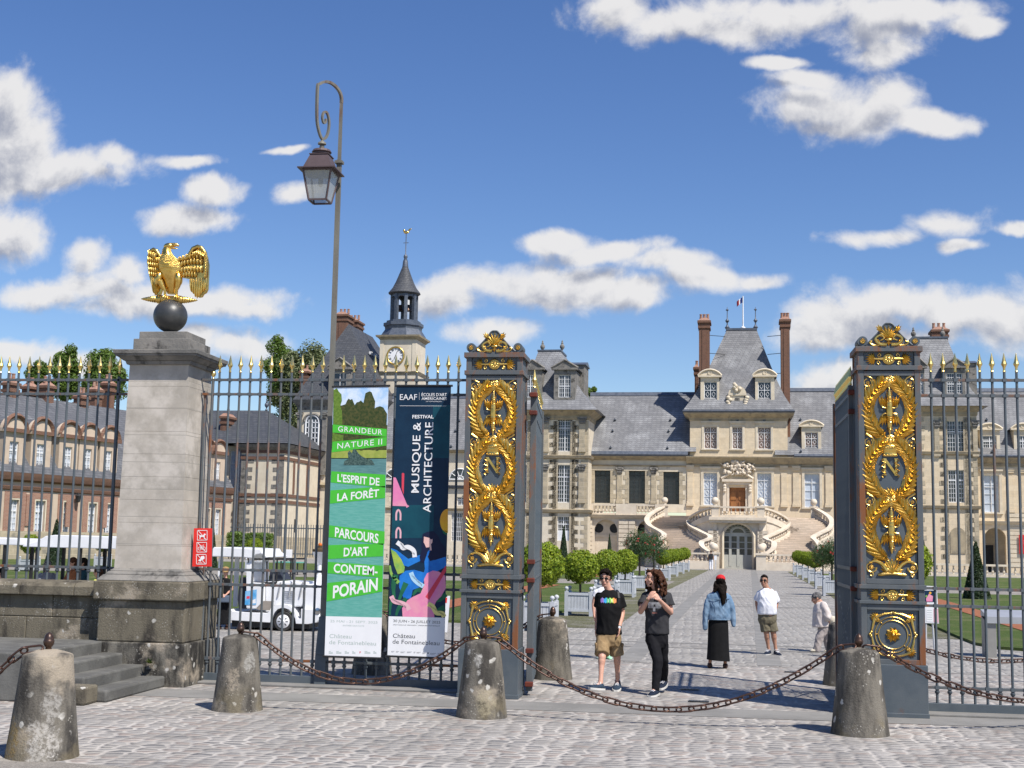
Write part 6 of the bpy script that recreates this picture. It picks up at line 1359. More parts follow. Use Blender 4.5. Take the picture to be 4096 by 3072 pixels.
b.add(A0+A1,[(0,1,5,4),(1,2,6,5),(2,3,7,6),(3,0,4,7)]); b.build('lantern_glass',LGL,lamp)
b=MB(); sqL(b,.16,zg1-.05,.2,zg1-.012); b.lathe([(.04,zg1-.05),(.035,zg1-.2),(.02,zg1-.22)],(hx,hy,0),10); b.build('lamp_fitting',M('aged_reflector',(.26,.24,.14),(.18,.17,.12),.5,0,6),lamp)
# ---------------------------------------------------------------- gilded eagle on its globe
YE=ycn; eg=root('eagle_statue','gilded eagle with lowered wings on a thunderbolt over a dark globe','statue',(pc,YE,zs(1321)))
def E_(px,py,dy=0):                      # zoom-crop pixel -> world at the eagle plane
    v=at(550+px/4.366,950+py/4.366,YE+dy); return Vector((v.x,v.y,v.z))
EU=(E_(600,600)-E_(500,600)).x/100      # metres per crop pixel
c=E_(575,1372); r=277*EU; b=MB(); b.ell(c,(r,r,r),40,28); b.lathe([(r*1.003,-.002),(r*1.003,.002)],c,40); b.build('globe',DARK,eg,60)
b=MB(); a0,a1=E_(62,1072),E_(1050,1098); d=(a1-a0); L=d.length; pr=[]; n=120
for i in range(n+1):
    t=i/n; u=abs(t-.5)*2; rr=.058*(1-u**2.2)**.8+.003
    if u>.42: rr*=1+.10*math.sin(i*PI*.42)
    elif .26<u<=.42: rr*=1.18
    pr.append((rr,t*L-L/2))
Mx=d.normalized().to_track_quat('Z','Y').to_matrix(); b.lathe(pr,(a0+a1)/2,20,Mx); b.build('thunderbolt',GOLD,eg,40)
body=MB()
def ring(px,py,rx,ry,dy=0,tilt=0):
    c=E_(px,py,dy); return [c+Vector((math.cos(t)*rx*EU,math.sin(t)*ry*EU,math.cos(t)*rx*EU*math.tan(tilt))) for t in[2*PI*k/24 for k in range(24)]]
body.loft([ring(600,985,75,70,.05),ring(598,900,105,95,.04),ring(592,800,120,110,.02),ring(585,700,150,125),ring(578,600,172,140,-.01),ring(570,500,175,140,-.015),ring(555,420,150,125,-.01),ring(535,350,112,105),ring(522,290,84,85),ring(515,230,68,72),ring(518,185,64,66)])
body.ell(E_(545,150),(86*EU,62*EU,52*EU),16,12,Matrix.Rotation(R(-6),3,'Y'))
for sx in(372,720): body.ell(E_(sx,720,-.06),(62*EU,75*EU,120*EU),12,10,Matrix.Rotation(R(14 if sx<500 else -8),3,'Y'))
def hook(b,pts,rs,n=10): b.tube([E_(*p) for p in pts],[k*EU for k in rs],n)
hook(body,[(600,135,0),(650,128,0),(700,132,0),(722,148,0),(716,162,0)],[40,34,24,11,3]); hook(body,[(600,180,0),(650,190,0),(698,196,0)],[22,15,4])
hook(body,[(560,108,-.03),(600,106,-.03),(640,116,-.025)],[10,12,6],6)
body.build('body',GOLD,eg,60)
b=MB(); rnd=random.Random(5)
for j in range(15):
    py=225+j*27; W=[62,66,74,84,98,116,136,152,164,172,174,172,168,160,150][j]; cx=[515,517,520,524,530,538,548,558,566,572,576,579,582,585,588][j]; n=7+j//2
    for k in range(-n,n+1):
        a=k/n*1.45+(.5/n*1.45 if j%2 else 0)
        if abs(a)>1.5: continue
        p=E_(cx,py)+Vector((math.sin(a)*W*1.03*EU,-math.cos(a)*W*.86*EU-.004,0)); s=(15+j*.6)*EU; b.ell(p,(s*.95,s*.5,s*1.35),6,5,Matrix.Rotation(R(12),3,'X'))
b.build('breast_feathers',GOLD,eg,70)
def wing(name,outline,rows,prim,thick):
    b=MB(); n=len(outline); C0=E_(sum(p[0] for p in outline)/n,sum(p[1] for p in outline)/n)
    P=[E_(x,y).to_tuple() for x,y in outline]; b.prism([(p[0],p[2]) for p in P],YE-.01,YE+thick,'y')
    for p,ang,L,w,dy in rows+prim:
        c=E_(*p); d=Vector((math.sin(ang),0,-math.cos(ang))); s=Vector((d.z,0,-d.x)); L*=EU;w*=EU; V=[];f=[]
        for t,k,h in((0,.55,0),(.25,.95,.016),(.6,1,.022),(.88,.75,.018),(1,.15,.006)):
            q=c+d*L*t; V+=[q-s*w*.5*k+Vector((0,-dy,0)),q-s*w*.22*k+Vector((0,-dy-h,0)),q+Vector((0,-dy-h*.55,0)),q+s*w*.22*k+Vector((0,-dy-h,0)),q+s*w*.5*k+Vector((0,-dy,0))]
        for i in range(4):
            for j in range(4): a=i*5+j; f.append((a,a+1,a+6,a+5)); 
        b.add(V,f)
    return b
Rw=[(690,385),(770,380),(860,362),(905,300),(945,220),(985,175),(1060,152),(1110,165),(1170,235),(1215,340),(1240,470),(1236,640),(1222,900),(1195,960),(1150,985),(1120,1035),(1070,1045),(1030,1015),(975,980),(940,945),(925,850),(915,720),(860,712),(770,695),(700,640)]
rows=[];prim=[]
for i in range(7): prim.append(((935+i*45,690+i*6-(i>4)*20),R(6-2.2*i),[255,285,335,350,330,290,240][i],56,.018))
for r_,(y0,nn,L) in enumerate(((330,8,95),(420,9,100),(510,9,105),(590,8,105))):
    for i in range(nn):
        t=i/(nn-1); x=700+t*(430 if r_<3 else 330)-r_*2; arch=-70*math.sin(min(1,t*1.1)*PI*.62)*(1.2 if r_<2 else .6); rows.append(((x,y0+arch+40),R(-20+14*t+8),L,50,.052-.008*r_))
for i in range(9): t=i/8; rows.append(((1205+20*math.sin(t*3),300+t*330),R(-4),85,46,.045))
for i in range(6): rows.append(((1010+i*32,235+abs(i-2)*16),R(-10+6*i),85,46,.06))
w=wing('wing',Rw,rows,prim,.05); hook(w,[(715,392,-.03),(800,375,-.04),(870,350,-.05),(925,262,-.05),(970,188,-.05),(1050,156,-.05),(1120,182,-.05),(1185,270,-.04),(1222,380,-.03)],[26,26,28,30,32,34,32,26,16],8); w.build('wing',GOLD,eg,50)
Lw=[(425,372),(390,330),(350,265),(325,215),(290,198),(240,200),(205,235),(180,320),(172,430),(185,560),(212,690),(245,830),(285,960),(310,1000),(345,1012),(400,990),(432,900),(440,800),(420,640)]
rows=[];prim=[]
for i in range(5): prim.append(((258+i*42,650+i*10),R(9-3*i),[320,345,330,270,200][i],52,.018))
for r_,(y0,nn) in enumerate(((330,6),(415,6),(500,6),(580,6))):
    for i in range(nn): t=i/(nn-1); rows.append(((212+t*200+r_*4,y0+30*t),R(14-20*t),100,46,.05-.008*r_))
for i in range(4): rows.append(((225+i*38,225+i*22),R(10-5*i),105,48,.06))
w=wing('wing',Lw,rows,prim,.05); hook(w,[(430,372,-.03),(380,310,-.04),(335,232,-.05),(280,206,-.05),(222,235,-.05),(190,330,-.04),(178,440,-.03)],[24,26,30,32,28,20,14],8); w.build('wing',GOLD,eg,50)
for x0,x1 in((395,480),(722,680)):
    b=MB(); hook(b,[(x0,760,-.07),((x0+x1)/2,860,-.07),(x1,920,-.06),(x1,1010,-.06)],[56,40,26,22],10)
    for k in range(3): hook(b,[(x1,1005,-.06),(x1-34+34*k,1030,-.10),(x1-44+44*k,1062,-.115),(x1-46+46*k,1092,-.10)],[15,15,12,4],7)
    b.build('leg',GOLD,eg,60)
b=MB(); b.ell(E_(618,128,-.075),(9*EU,5*EU,9*EU),8,6); b.build('eye',BLACK,eg)
# ---------------------------------------------------------------- lettering
def textmesh(s,bold=0,shear=0,sp=1):
    cu=bpy.data.curves.new('lettering','FONT'); cu.body=s; cu.size=1; cu.offset=bold; cu.shear=shear; cu.resolution_u=3; cu.space_character=sp
    o=bpy.data.objects.new('lettering',cu); C.objects.link(o); dg=bpy.context.evaluated_depsgraph_get(); me=bpy.data.meshes.new_from_object(o.evaluated_get(dg)); V=[tuple(v.co) for v in me.vertices]; Fs=[tuple(p.vertices) for p in me.polygons]
    bpy.data.objects.remove(o); bpy.data.curves.remove(cu); bpy.data.meshes.remove(me); return V,Fs
def text_px(b,s,p0,p1,h,Y,bold=.0,lean=.034,sp=1,cap=True):
    """lay text on the vertical plane Y: baseline from photo pixel p0 to p1, cap height h (px, upwards, upright with the banner)"""
    V,Fs=textmesh(s,bold,0,sp)
    if not V: return
    x0,x1=min(v[0] for v in V),max(v[0] for v in V); p0=Vector(p0);p1=Vector(p1); d=(p1-p0); u=d.normalized(); up=Vector((lean,-1)).normalized()
    if abs(u.y)>.8: up=Vector((-1,0)) if u.y<0 else Vector((1,0))
    CAPH=.729; out=[]
    for v in V:
        q=p0+d*((v[0]-x0)/(x1-x0))+up*(v[1]/CAPH*h); w=at(q.x,q.y,Y); out.append((w.x,w.y,w.z))
    b.add(out,Fs)
def poly_px(b,pts,Y,k=0):
    b.k=k; b.add([tuple(at(x,y,Y)) for x,y in pts],[tuple(range(len(pts)))])
def disc_px(b,cx,cy,rx,ry,Y,k=0,n=20,a0=0,a1=2*PI): poly_px(b,[(cx+rx*math.cos(a0+(a1-a0)*i/n),cy+ry*math.sin(a0+(a1-a0)*i/n)) for i in range(n if a1-a0>6 else n+1)],Y,k)
def band_px(b,cpts,w,Y,k=0,n=26):
    P=curve(cpts,n); ww=w if isinstance(w,(list,tuple)) else [w]*(n+1); Lf=[];Rt=[]
    for i,p in enumerate(P):
        t=(P[min(i+1,n)]-P[max(i-1,0)]).normalized(); s=Vector((-t.y,t.x)); wi=ww[i] if len(ww)>n else ww[0]+(ww[-1]-ww[0])*i/n; Lf.append(p+s*wi/2); Rt.append(p-s*wi/2)
    b.k=k
    for i in range(n): b.add([tuple(at(q.x,q.y,Y)) for q in(Lf[i],Lf[i+1],Rt[i+1],Rt[i])],[(0,1,2,3)])
def print_mat(name,c,c2=None,sc=8,st=None,rough=.55): return M(name,c,c2 or tuple(x*.93 for x in c),rough,0,sc,streak=st,spec=.25)
GREEN=print_mat('printed_green',(.075,.50,.045)); WATER=print_mat('printed_water',(.10,.36,.30),(.15,.42,.36),7,(1,1,7)); WATERD=print_mat('printed_deep_water',(.085,.20,.21),(.12,.26,.26),7,(1,1,7)); PSKY=print_mat('printed_sky',(.27,.50,.80),(.68,.76,.86),2.6); PTREE=print_mat('printed_forest',(.028,.05,.014),(.085,.085,.028),26); PTREEL=print_mat('printed_foliage',(.085,.16,.02),(.15,.24,.04),26); PLAWN=print_mat('printed_lawn',(.26,.33,.06),(.36,.40,.09),9); PBRONZE=print_mat('printed_bronze',(.02,.05,.05),(.10,.16,.14),60); PGREY=print_mat('printed_grey',(.45,.53,.49)); PINK_=print_mat('printed_ink',(.03,.035,.04))
NAVY=print_mat('printed_navy',(.004,.022,.052),(.006,.030,.066),3); TEAL=print_mat('printed_teal',(.004,.052,.082),(.006,.07,.10),3); PYEL=print_mat('printed_yellow',(.83,.46,.035),(.80,.36,.04),4); PPINK=print_mat('printed_pink',(.74,.20,.42),(.78,.33,.42),3); PPINKL=print_mat('printed_light_pink',(.78,.44,.50)); PBLUE=print_mat('printed_blue',(.010,.13,.50),(.02,.21,.64),3); PSKIN=print_mat('printed_skin',(.80,.50,.46)); PRED=print_mat('printed_red',(.68,.06,.10)); PLEAF=print_mat('printed_leaf',(.012,.10,.055),(.02,.15,.07),5); PLIME=print_mat('printed_lime',(.42,.52,.07),(.10,.36,.10),3); PHAIR=print_mat('printed_hair',(.008,.012,.045)); PPALE=print_mat('printed_pale_blue',(.42,.66,.83)); PPALY=print_mat('printed_pale_yellow',(.82,.72,.25))
YB=18.5
def banner(label,tl,tr_,br,bl,mats):
    t=root('banner',label,'banner',((at(*tl,YB).x+at(*tr_,YB).x)/2,YB,0),group='pair of tall banners hung on the railings')
    b=MB(); n=26
    g=[]
    for i in range(n+1):
        f=i/n; l=Vector(tl).lerp(Vector(bl),f); r_=Vector(tr_).lerp(Vector(br),f); g.append([at(*l.lerp(r_,k/6),YB) for k in range(7)])
    V=[];F_=[]
    for i,row in enumerate(g):
        for j,p in enumerate(row): V+=[(p.x,p.y,p.z),(p.x,p.y+.006,p.z)]
    w=7
    for i in range(n):
        for j in range(6):
            a=(i*w+j)*2; e=((i+1)*w+j)*2; F_+=[(a,a+2,e+2,e),(a+1,e+1,e+3,a+3)]
    b.add(V,F_); b.build('fabric',WHITEP,t)
    for p,q in((tl,tr_),(bl,br)):
        a,c=at(*p,YB),at(*q,YB); d=(c-a).normalized()*.025; m=MB(); m.bar(a-d,c+d,.016,10); m.build('hanging_rod',BLACK,t)
    return t
YQ=YB-.003
def zA_(x,y): return 1300+x/2.44,1520+y/2.44
def zB_(x,y): return 1280+x/2.861,2080+y/2.861
def LR(y,o=0):  # left/right edge of banner 1 at photo row y
    f=(y-1547)/(2629-1547); return 1335+(1298-1335)*f,1554+(1523-1554)*f
ban1=banner('tall turquoise and green lake banner beside the lamp post, announcing an art trail',(1335,1547),(1554,1543),(1523,2633),(1298,2625),None)
mats1=[PSKY,PTREE,PTREEL,PLAWN,WATERD,PBRONZE,WATER,GREEN]
b=MB()
def strip(y0,y1,k,dz=0,y0r=None,y1r=None):
    y0r=y0 if y0r is None else y0r; y1r=y1 if y1r is None else y1r; poly_px(b,[(LR(y0)[0],y0),(LR(y0r)[1],y0r),(LR(y1r)[1],y1r),(LR(y1)[0],y1)],YQ-dz,k)
strip(1550,1740,0); strip(1700,1800,1,.001); strip(1790,1835,3,.0005); strip(1832,1900,4,.0005); strip(1900,2470,6,.0003)
def jag(pts,amp,step,seed):
    rnd=random.Random(seed); out=[]
    for (x0,y0),(x1,y1) in zip(pts,pts[1:]):
        n=max(1,int(abs(x1-x0)/step)); out+=[(x0+(x1-x0)*i/n,y0+(y1-y0)*i/n+rnd.uniform(-amp,amp)) for i in range(n)]
    return out+[pts[-1]]
top=jag([zA_(85,240),zA_(160,250),zA_(200,230),zA_(230,190),zA_(265,185),zA_(290,240),zA_(330,215),zA_(350,195),zA_(375,230),zA_(395,120),zA_(420,108),zA_(455,130),zA_(490,200),zA_(485,280),zA_(520,262),zA_(570,270),zA_(606,330)],4,6,1)
poly_px(b,top+[zA_(600,470),zA_(78,440)],YQ-.0015,1)
poly_px(b,jag([zA_(84,85),zA_(120,90),zA_(160,140),zA_(165,200),zA_(150,250),zA_(165,300)],3,4,2)+[zA_(170,440),zA_(78,432)],YQ-.002,2)
poly_px(b,[zA_(74,515),zA_(180,540),zA_(175,600),zA_(70,600)],YQ-.002,2)
for x,y in((355,688),(467,685),(507,690)): poly_px(b,[zA_(x-14,y),zA_(x,y-42),zA_(x+14,y)],YQ-.002,1)
for gp in(((76,433),(603,478),(601,555),(74,512)),((72,602),(602,556),(600,640),(66,706)),((62,890),(589,924),(588,1050),(56,1000)),((54,1078),(588,1035),(586,1152),(48,1207)),((42,1418),(582,1478),(580,1600),(36,1535)),((34,1612),(430,1598),(430,1659),(30,1659))): poly_px(b,[zA_(*p) for p in gp],YQ-.0025,7)
for gp in(((107,60),(728,132),(725,285),(104,195)),((100,300),(726,268),(722,415),(92,447)),((92,478),(718,522),(716,660),(88,610)),((85,720),(716,655),(713,820),(76,933))): poly_px(b,[zB_(*p) for p in gp],YQ-.0028,7)
poly_px(b,[zA_(*p) for p in((180,830),(190,790),(230,770),(222,710),(240,690),(262,715),(275,675),(295,672),(325,715),(360,745),(400,765),(450,775),(470,800),(485,830))],YQ-.003,5)
poly_px(b,[zB_(67,1100),zB_(703,1116),zB_(690,1582),zB_(52,1558)],YQ-.0031,8)
b.build('printed_picture',mats1+[WHITEP],ban1)
class TX:                                 # every line of print is a part of its own
    def __init__(s,par,mat): s.p,s.m=par,mat
    def __call__(s,*a,**k): b=MB(); text_px(b,*a,**k); b.build('lettering',s.m,s.p)
tx=TX(ban1,WHITEP)
tx('GRANDEUR',zA_(127,500),zA_(557,535),22,YQ-.004,.0,sp=1.15); tx('NATURE II',zA_(120,672),zA_(556,628),24,YQ-.004,.0,sp=1.12)
tx("L'ESPRIT DE",zA_(120,990),zA_(530,1030),31,YQ-.004,.022); tx('LA FORÊT',zA_(118,1182),zA_(526,1138),31,YQ-.004,.022)
tx('PARCOURS',zA_(96,1527),zA_(520,1592),38,YQ-.004,.022); tx("D'ART",zB_(270,415),zB_(552,402),35,YQ-.004,.022); tx('CONTEM-',zB_(155,598),zB_(657,632),36,YQ-.004,.022); tx('PORAIN',zB_(146,892),zB_(658,800),50,YQ-.004,.026)
tx=TX(ban1,PGREY); tx('25 MAI - 21 SEPT. 2025',zB_(116,1170),zB_(658,1186),10,YQ-.004); tx('ENTRÉE GRATUITE',zB_(262,1215),zB_(506,1222),6,YQ-.004); tx('Château',zB_(108,1350),zB_(360,1356),17,YQ-.004); tx('de Fontainebleau',zB_(104,1420),zB_(640,1436),17,YQ-.004)
b=MB()
for x,w,h in((100,46,30),(185,60,30),(283,50,34),(368,38,30),(510,66,22),(610,36,30)):
    for r_ in range(3): poly_px(b,[zB_(x,1500+r_*12),zB_(x+w*(.5 if r_==0 else 1),1500+r_*12),zB_(x+w*(.5 if r_==0 else 1),1506+r_*12),zB_(x,1506+r_*12)],YQ-.004)
b.build('sponsor_marks',PGREY,ban1); b=MB(); text_px(b,'F',zB_(452,1526),zB_(468,1526),8,YQ-.004,.03); b.build('sponsor_letter',PRED,ban1)
# banner 2
ban2=banner('tall dark blue festival banner with a cellist picture, beside the left gilded pier',(1586,1543),(1804,1543),(1776,2633),(1550,2624),None)
def LR2(y): f=(y-1543)/1086; return 1586-36*f,1804-28*f
mats2=[NAVY,TEAL,PYEL,PPINK,PBLUE,PSKIN,PRED,PLEAF,PLIME,PHAIR,WHITEP,PPALE,PPINKL,PPALY]
b=MB(); 
def strip2(y0,y1,k,dz,f0=0,f1=1):
    q=lambda y,f: (LR2(y)[0]+(LR2(y)[1]-LR2(y)[0])*f,y); poly_px(b,[q(y0,f0),q(y0,f1),q(y1,f1),q(y1,f0)],YQ-dz,k)
strip2(1546,2480,0,0); strip2(1620,1832,1,.0005,.68,1); strip2(2020,2152,1,.0005,0,.75)
poly_px(b,[zA_(*p) for p in((668,950),(690,952),(705,985),(800,1215),(823,1232),(795,1248),(790,1232),(660,1228))],YQ-.001,3); poly_px(b,[zA_(*p) for p in((750,912),(762,905),(774,914),(768,1120),(748,1060))],YQ-.0015,6)
for y0 in(1260,1435): 
    b.k=12; band_px(b,[zA_(695,y0+110),zA_(697,y0+40),zA_(716,y0+8),zA_(736,y0+40),zA_(736,y0+110)],7,YQ-.001,12)
disc_px(b,*zA_(1200,1375),32,48,YQ-.001,2,20,R(90),R(270))
P_=lambda *pts: [zB_(*p) for p in pts]
poly_px(b,P_((1395,110),(1455,125),(1450,180),(1410,150)),YQ-.001,7)
poly_px(b,P_((808,320),(880,345),(1010,445),(1170,390),(1185,450),(1010,535),(960,520),(860,420)),YQ-.002,4)
poly_px(b,P_((1190,420),(1250,340),(1290,345),(1310,460),(1440,420),(1448,520),(1230,600),(1180,640),(1200,560)),YQ-.0022,4)
poly_px(b,P_((905,770),(910,640),(980,580),(1080,570),(1190,600),(1330,545),(1440,510),(1430,540),(1200,660),(1170,760),(1060,800),(1040,900),(960,900)),YQ-.0024,4)
poly_px(b,P_((810,330),(870,370),(930,450),(970,540),(960,600),(890,620),(850,520)),YQ-.003,8)
for c_,w_,k_ in((((800,520),(820,620),(900,720)),46,8),(((850,900),(840,760),(865,625)),70,7),(((900,930),(940,820),(985,720)),66,7),(((800,1090),(805,980),(830,900)),44,7),(((870,1095),(900,1010),(990,900)),60,7),(((1320,930),(1380,910),(1440,850)),60,7),(((1300,1060),(1380,1020),(1425,1000)),70,7),(((1060,860),(1120,800),(1200,840)),60,7)): band_px(b,[zB_(*p) for p in c_],[w_/2.861*.4,w_/2.861],YQ-.0032,k_,12)
poly_px(b,P_((1165,250),(1175,160),(1230,135),(1300,128),(1350,180),(1380,250),(1435,330),(1440,420),(1330,450),(1260,470),(1232,420),(1260,360),(1250,300),(1220,400),(1190,490),(1150,480),(1140,420),(1165,340)),YQ-.0034,9)
poly_px(b,P_((1190,190),(1250,205),(1270,225),(1288,215),(1285,260),(1270,275),(1278,345),(1256,350),(1255,310),(1215,315),(1195,270),(1186,255)),YQ-.004,5)
poly_px(b,P_((1195,740),(1190,680),(1225,610),(1290,580),(1360,590),(1435,640),(1440,780),(1390,870),(1330,930),(1300,1000),(1310,1115),(945,1105),(940,1010),(1000,920),(1060,880),(1150,840)),YQ-.0042,3)
poly_px(b,P_((1440,520),(1448,575),(1250,915),(1205,880)),YQ-.0046,6)
for c_,k_ in((((880,255),(930,290),(950,320),(1010,310),(1070,350),(1085,425)),10),(((1040,600),(1070,670),(1120,720),(1185,760)),11),(((815,870),(850,930),(930,950),(990,980),(1020,1030)),12),(((1235,960),(1290,990),(1330,1060),(1400,1070),(1420,1110)),13)): band_px(b,[zB_(*p) for p in c_],52/2.861,YQ-.005,k_)
poly_px(b,[zB_(785,1102),zB_(1428,1118),zB_(1416,1584),zB_(772,1556)],YQ-.0052,10)
b.build('printed_picture',mats2,ban2)
tx=TX(ban2,WHITEP); b=MB(); tx('EAAF',zA_(730,194),zA_(897,194),24,YQ-.006,.0); tx("ÉCOLES D'ART",zA_(942,158),zA_(1188,158),13,YQ-.006,.004); tx('AMÉRICAINES',zA_(942,194),zA_(1188,194),11,YQ-.006,.004); tx('DE FONTAINEBLEAU',zA_(986,214),zA_(1140,214),4,YQ-.006)
poly_px(b,[zA_(730,250),zA_(1184,252),zA_(1184,255),zA_(730,253)],YQ-.006); poly_px(b,[zA_(919,122),zA_(921,122),zA_(921,192),zA_(919,192)],YQ-.006)
tx('FESTIVAL',zA_(852,374),zA_(1060,374),14,YQ-.006,.02); tx('MUSIQUE &',zA_(915,1100),zA_(934,412),32,YQ-.006,.006); tx('ARCHITECTURE',zA_(1034,1294),zA_(1057,412),34,YQ-.006,.006)
b.build('rule',WHITEP,ban2)
tx=TX(ban2,PINK_); b=MB(); tx('30 JUIN   26 JUILLET 2025',zB_(838,1168),zB_(1376,1186),11,YQ-.006); poly_px(b,[zB_(1013,1155),zB_(1024,1163),zB_(1013,1171)],YQ-.006); tx('informations et réservation : chateaudefontainebleau.fr',zB_(836,1204),zB_(1374,1218),5,YQ-.006); tx('Château',zB_(833,1348),zB_(1086,1354),18,YQ-.006); tx('de Fontainebleau',zB_(830,1414),zB_(1366,1434),18,YQ-.006)
for x,y,w in((812,1500,40),(870,1502,34),(920,1508,56),(995,1508,58),(1070,1510,24),(1105,1512,46),(1170,1520,44),(1260,1524,70),(1345,1524,34)):
    for r_ in range(2): poly_px(b,[zB_(x,y+r_*10),zB_(x+w*(1-.3*r_),y+r_*10),zB_(x+w*(1-.3*r_),y+3+r_*10),zB_(x,y+3+r_*10)],YQ-.006)
disc_px(b,*zB_(1236,1523),3,3,YQ-.006)
for s,p0,p1 in(('PERF',(912,262),(950,318)),('ORMANCES',(962,330),(1085,400)),('CONCERTS',(1048,640),(1165,755)),('CONFÉRENCES',(820,912),(985,1006)),('MASTERCLASSES',(1255,990),(1420,1098))): tx(s,zB_(*p0),zB_(*p1),7,YQ-.006)
b.build('sponsor_marks',PINK_,ban2)
# ---------------------------------------------------------------- red prohibition sign
sg_=root('prohibition_sign','red sign with three white pictograms forbidding dogs, bicycles and picking flowers, fixed to the railing','sign',(X(810,2190,18.5),18.5,1.5)); b=MB()
q=[at(776,2113,18.5),at(848,2113,18.5),at(846,2266,18.5),at(769,2266,18.5)]; b.loft([[tuple(p) for p in q],[(p.x,p.y+.012,p.z) for p in q]]); b.build('panel',RED,sg_)
b=MB(); YS=18.495
def bx(cx,cy,s,w): 
    for a,c,d,e in((cx-s,cy-s,cx+s,cy-s+w),(cx-s,cy+s-w,cx+s,cy+s),(cx-s,cy-s,cx-s+w,cy+s),(cx+s-w,cy-s,cx+s,cy+s)): poly_px(b,[(a,c),(d,c),(d,e),(a,e)],YS)
for cy_ in(2141,2189,2237): bx(809.5-.04*(cy_-2141)-.5,cy_,20.5,2.2); cx_=809-.04*(cy_-2141); poly_px(b,[(cx_-18,cy_-19),(cx_-15,cy_-19),(cx_+18,cy_+19),(cx_+15,cy_+19)],YS-.001)
dx=lambda pts,cx,cy: [(cx+x,cy+y) for x,y in pts]
poly_px(b,dx([(-12,-2),(4,-2),(8,-9),(12,-8),(15,-4),(10,-2),(9,5),(10,13),(7,13),(5,5),(-6,5),(-8,13),(-11,13),(-10,4),(-13,0),(-15,-7),(-13,-7)],809,2143),YS)
for s in(-8,8):
    band_px(b,[(807+s+6.5*math.cos(a),2194+6.5*math.sin(a)) for a in[2*PI*k/12 for k in range(13)]],1.7,YS)
for p,r_ in(((-8,5),(-3,-5)),((-3,-5),(6,-5)),((6,-5),(1,5)),((1,5),(-3,-5)),((1,5),(-8,5)),((8,5),(5,-9)),((5,-9),(9,-9)),((-3,-5),(-4,-8))): band_px(b,[(807+p[0],2189+p[1]),(807+(p[0]+r_[0])/2,2189+(p[1]+r_[1])/2),(807+r_[0],2189+r_[1])],1.6,YS,0,2)
poly_px(b,dx([(-2,-12),(10,-14),(13,-4),(6,2),(0,3),(-4,10),(-12,6),(-15,8),(-10,2),(-5,-2)],806,2237),YS)
for k in range(6): poly_px(b,dx([(-14+k*3,16),(-13+k*3,10),(-12+k*3,16)],806,2237),YS)
b.build('pictograms',WHITEP,sg_)
# ---------------------------------------------------------------- notice boards, console, odd things on the lawn
def board(label,pts,legs,Y,mk):
    v=[at(*p,Y) for p in pts]; t=root('notice_board',label,'notice board',(sum(p.x for p in v)/4,Y,0)); b=MB(); b.loft([[tuple(p) for p in v],[(p.x,p.y+.03,p.z) for p in v]]); b.build('panel',WHITE,t)
    for a,c in legs: m=MB(); a,c=at(*a,Y+.03),at(*c,Y+.03); c.z=0; m.bar(a,c,.02,6); m.build('leg',TUBW,t)
    mk(t,Y-.004); return t
def pr1(t,Y):
    b=MB(); poly_px(b,[(3699,2362),(3740,2362),(3742,2408),(3700,2408)],Y,0); poly_px(b,[(3704,2395),(3716,2375),(3732,2385),(3730,2406),(3706,2406)],Y-.001,1); disc_px(b,3721,2372,5,5,Y-.001,2); disc_px(b,3706,2385,4,5,Y-.001,3)
    poly_px(b,[(3704,2432),(3733,2434),(3733,2488),(3706,2486)],Y,4); poly_px(b,[(3734,2434),(3752,2436),(3755,2490),(3735,2489)],Y,5)
    for k in range(5): poly_px(b,[(3708,2440+k*9),(3728,2441+k*9),(3728,2443+k*9),(3708,2442+k*9)],Y-.001,6)
    b.build('poster',[NAVY,PPINK,PYEL,PLIME,WHITEP,PPINKL,PGREY],t)
board('white easel notice board with a festival poster beside the right gilded pier',[(3695,2343),(3747,2345),(3756,2494),(3700,2492)],[((3704,2490),(3704,2588)),((3730,2492),(3738,2588))],28.5,pr1)
def pr2(t,Y):
    b=MB(); poly_px(b,[(1780,2390),(1789,2391),(1787,2412),(1778,2411)],Y,0); b.build('poster',[RED],t)
board('narrow white notice board with a red patch, between banner and gilded pier',[(1762,2382),(1800,2384),(1788,2529),(1752,2527)],[],30,pr2)
Yc=27.6; cn=root('information_console','grey metal information console with a slanting top on the right lawn edge','console',(at(3980,2600,Yc).x,Yc,0)); b=MB(); a=at(3946,2466,Yc); c=at(3988,2606,Yc)
b.prism([(a.x,0),(c.x,0),(c.x,a.z),(a.x+.0,a.z)],Yc,Yc+.5,'y'); b.build('upright',M('brushed_grey_metal',(.30,.29,.27),(.25,.24,.225),.5,.2,2),cn,bevel=.01)
b=MB(); e=at(4200,2490,Yc); b.prism([(Yc-.05,a.z),(Yc+.55,a.z+.12),(Yc+.55,a.z+.0),(Yc-.05,a.z-.13)],a.x,e.x,'x'); b.build('slanting_top',M('pale_grey_metal',(.42,.43,.45),(.36,.37,.39),.35,.3,2),cn)
tb=root('garden_table','turquoise topped table on the lawn behind the little train','table',(at(1157,2260,72).x,72,0)); b=MB(); a,c=at(1105,2240,72),at(1210,2240,72); b.box(a.x,71.5,.68,c.x,72.9,.73); b.build('table_top',M('turquoise_paint',(.13,.42,.33)),tb)
for x in(a.x+.15,c.x-.15):
    for y in(71.6,72.8): b=MB(); b.box(x-.03,y-.03,0,x+.03,y+.03,.68); b.build('leg',BLACK,tb)
cb=root('cabinet','small white cabinet against the wall of the slate roofed house','cabinet',(at(1151,2220,112).x,112,0)); b=MB(); a,c=at(1140,2198,112),at(1162,2198,112); b.box(a.x,112,.08,c.x,112.6,a.z); b.build('case',WHITE,cb,bevel=.02); b=MB(); 
for x in(a.x+.06,c.x-.06): b.box(x-.04,112,0,x+.04,112.5,.08)
b.build('foot',BLACK,cb)
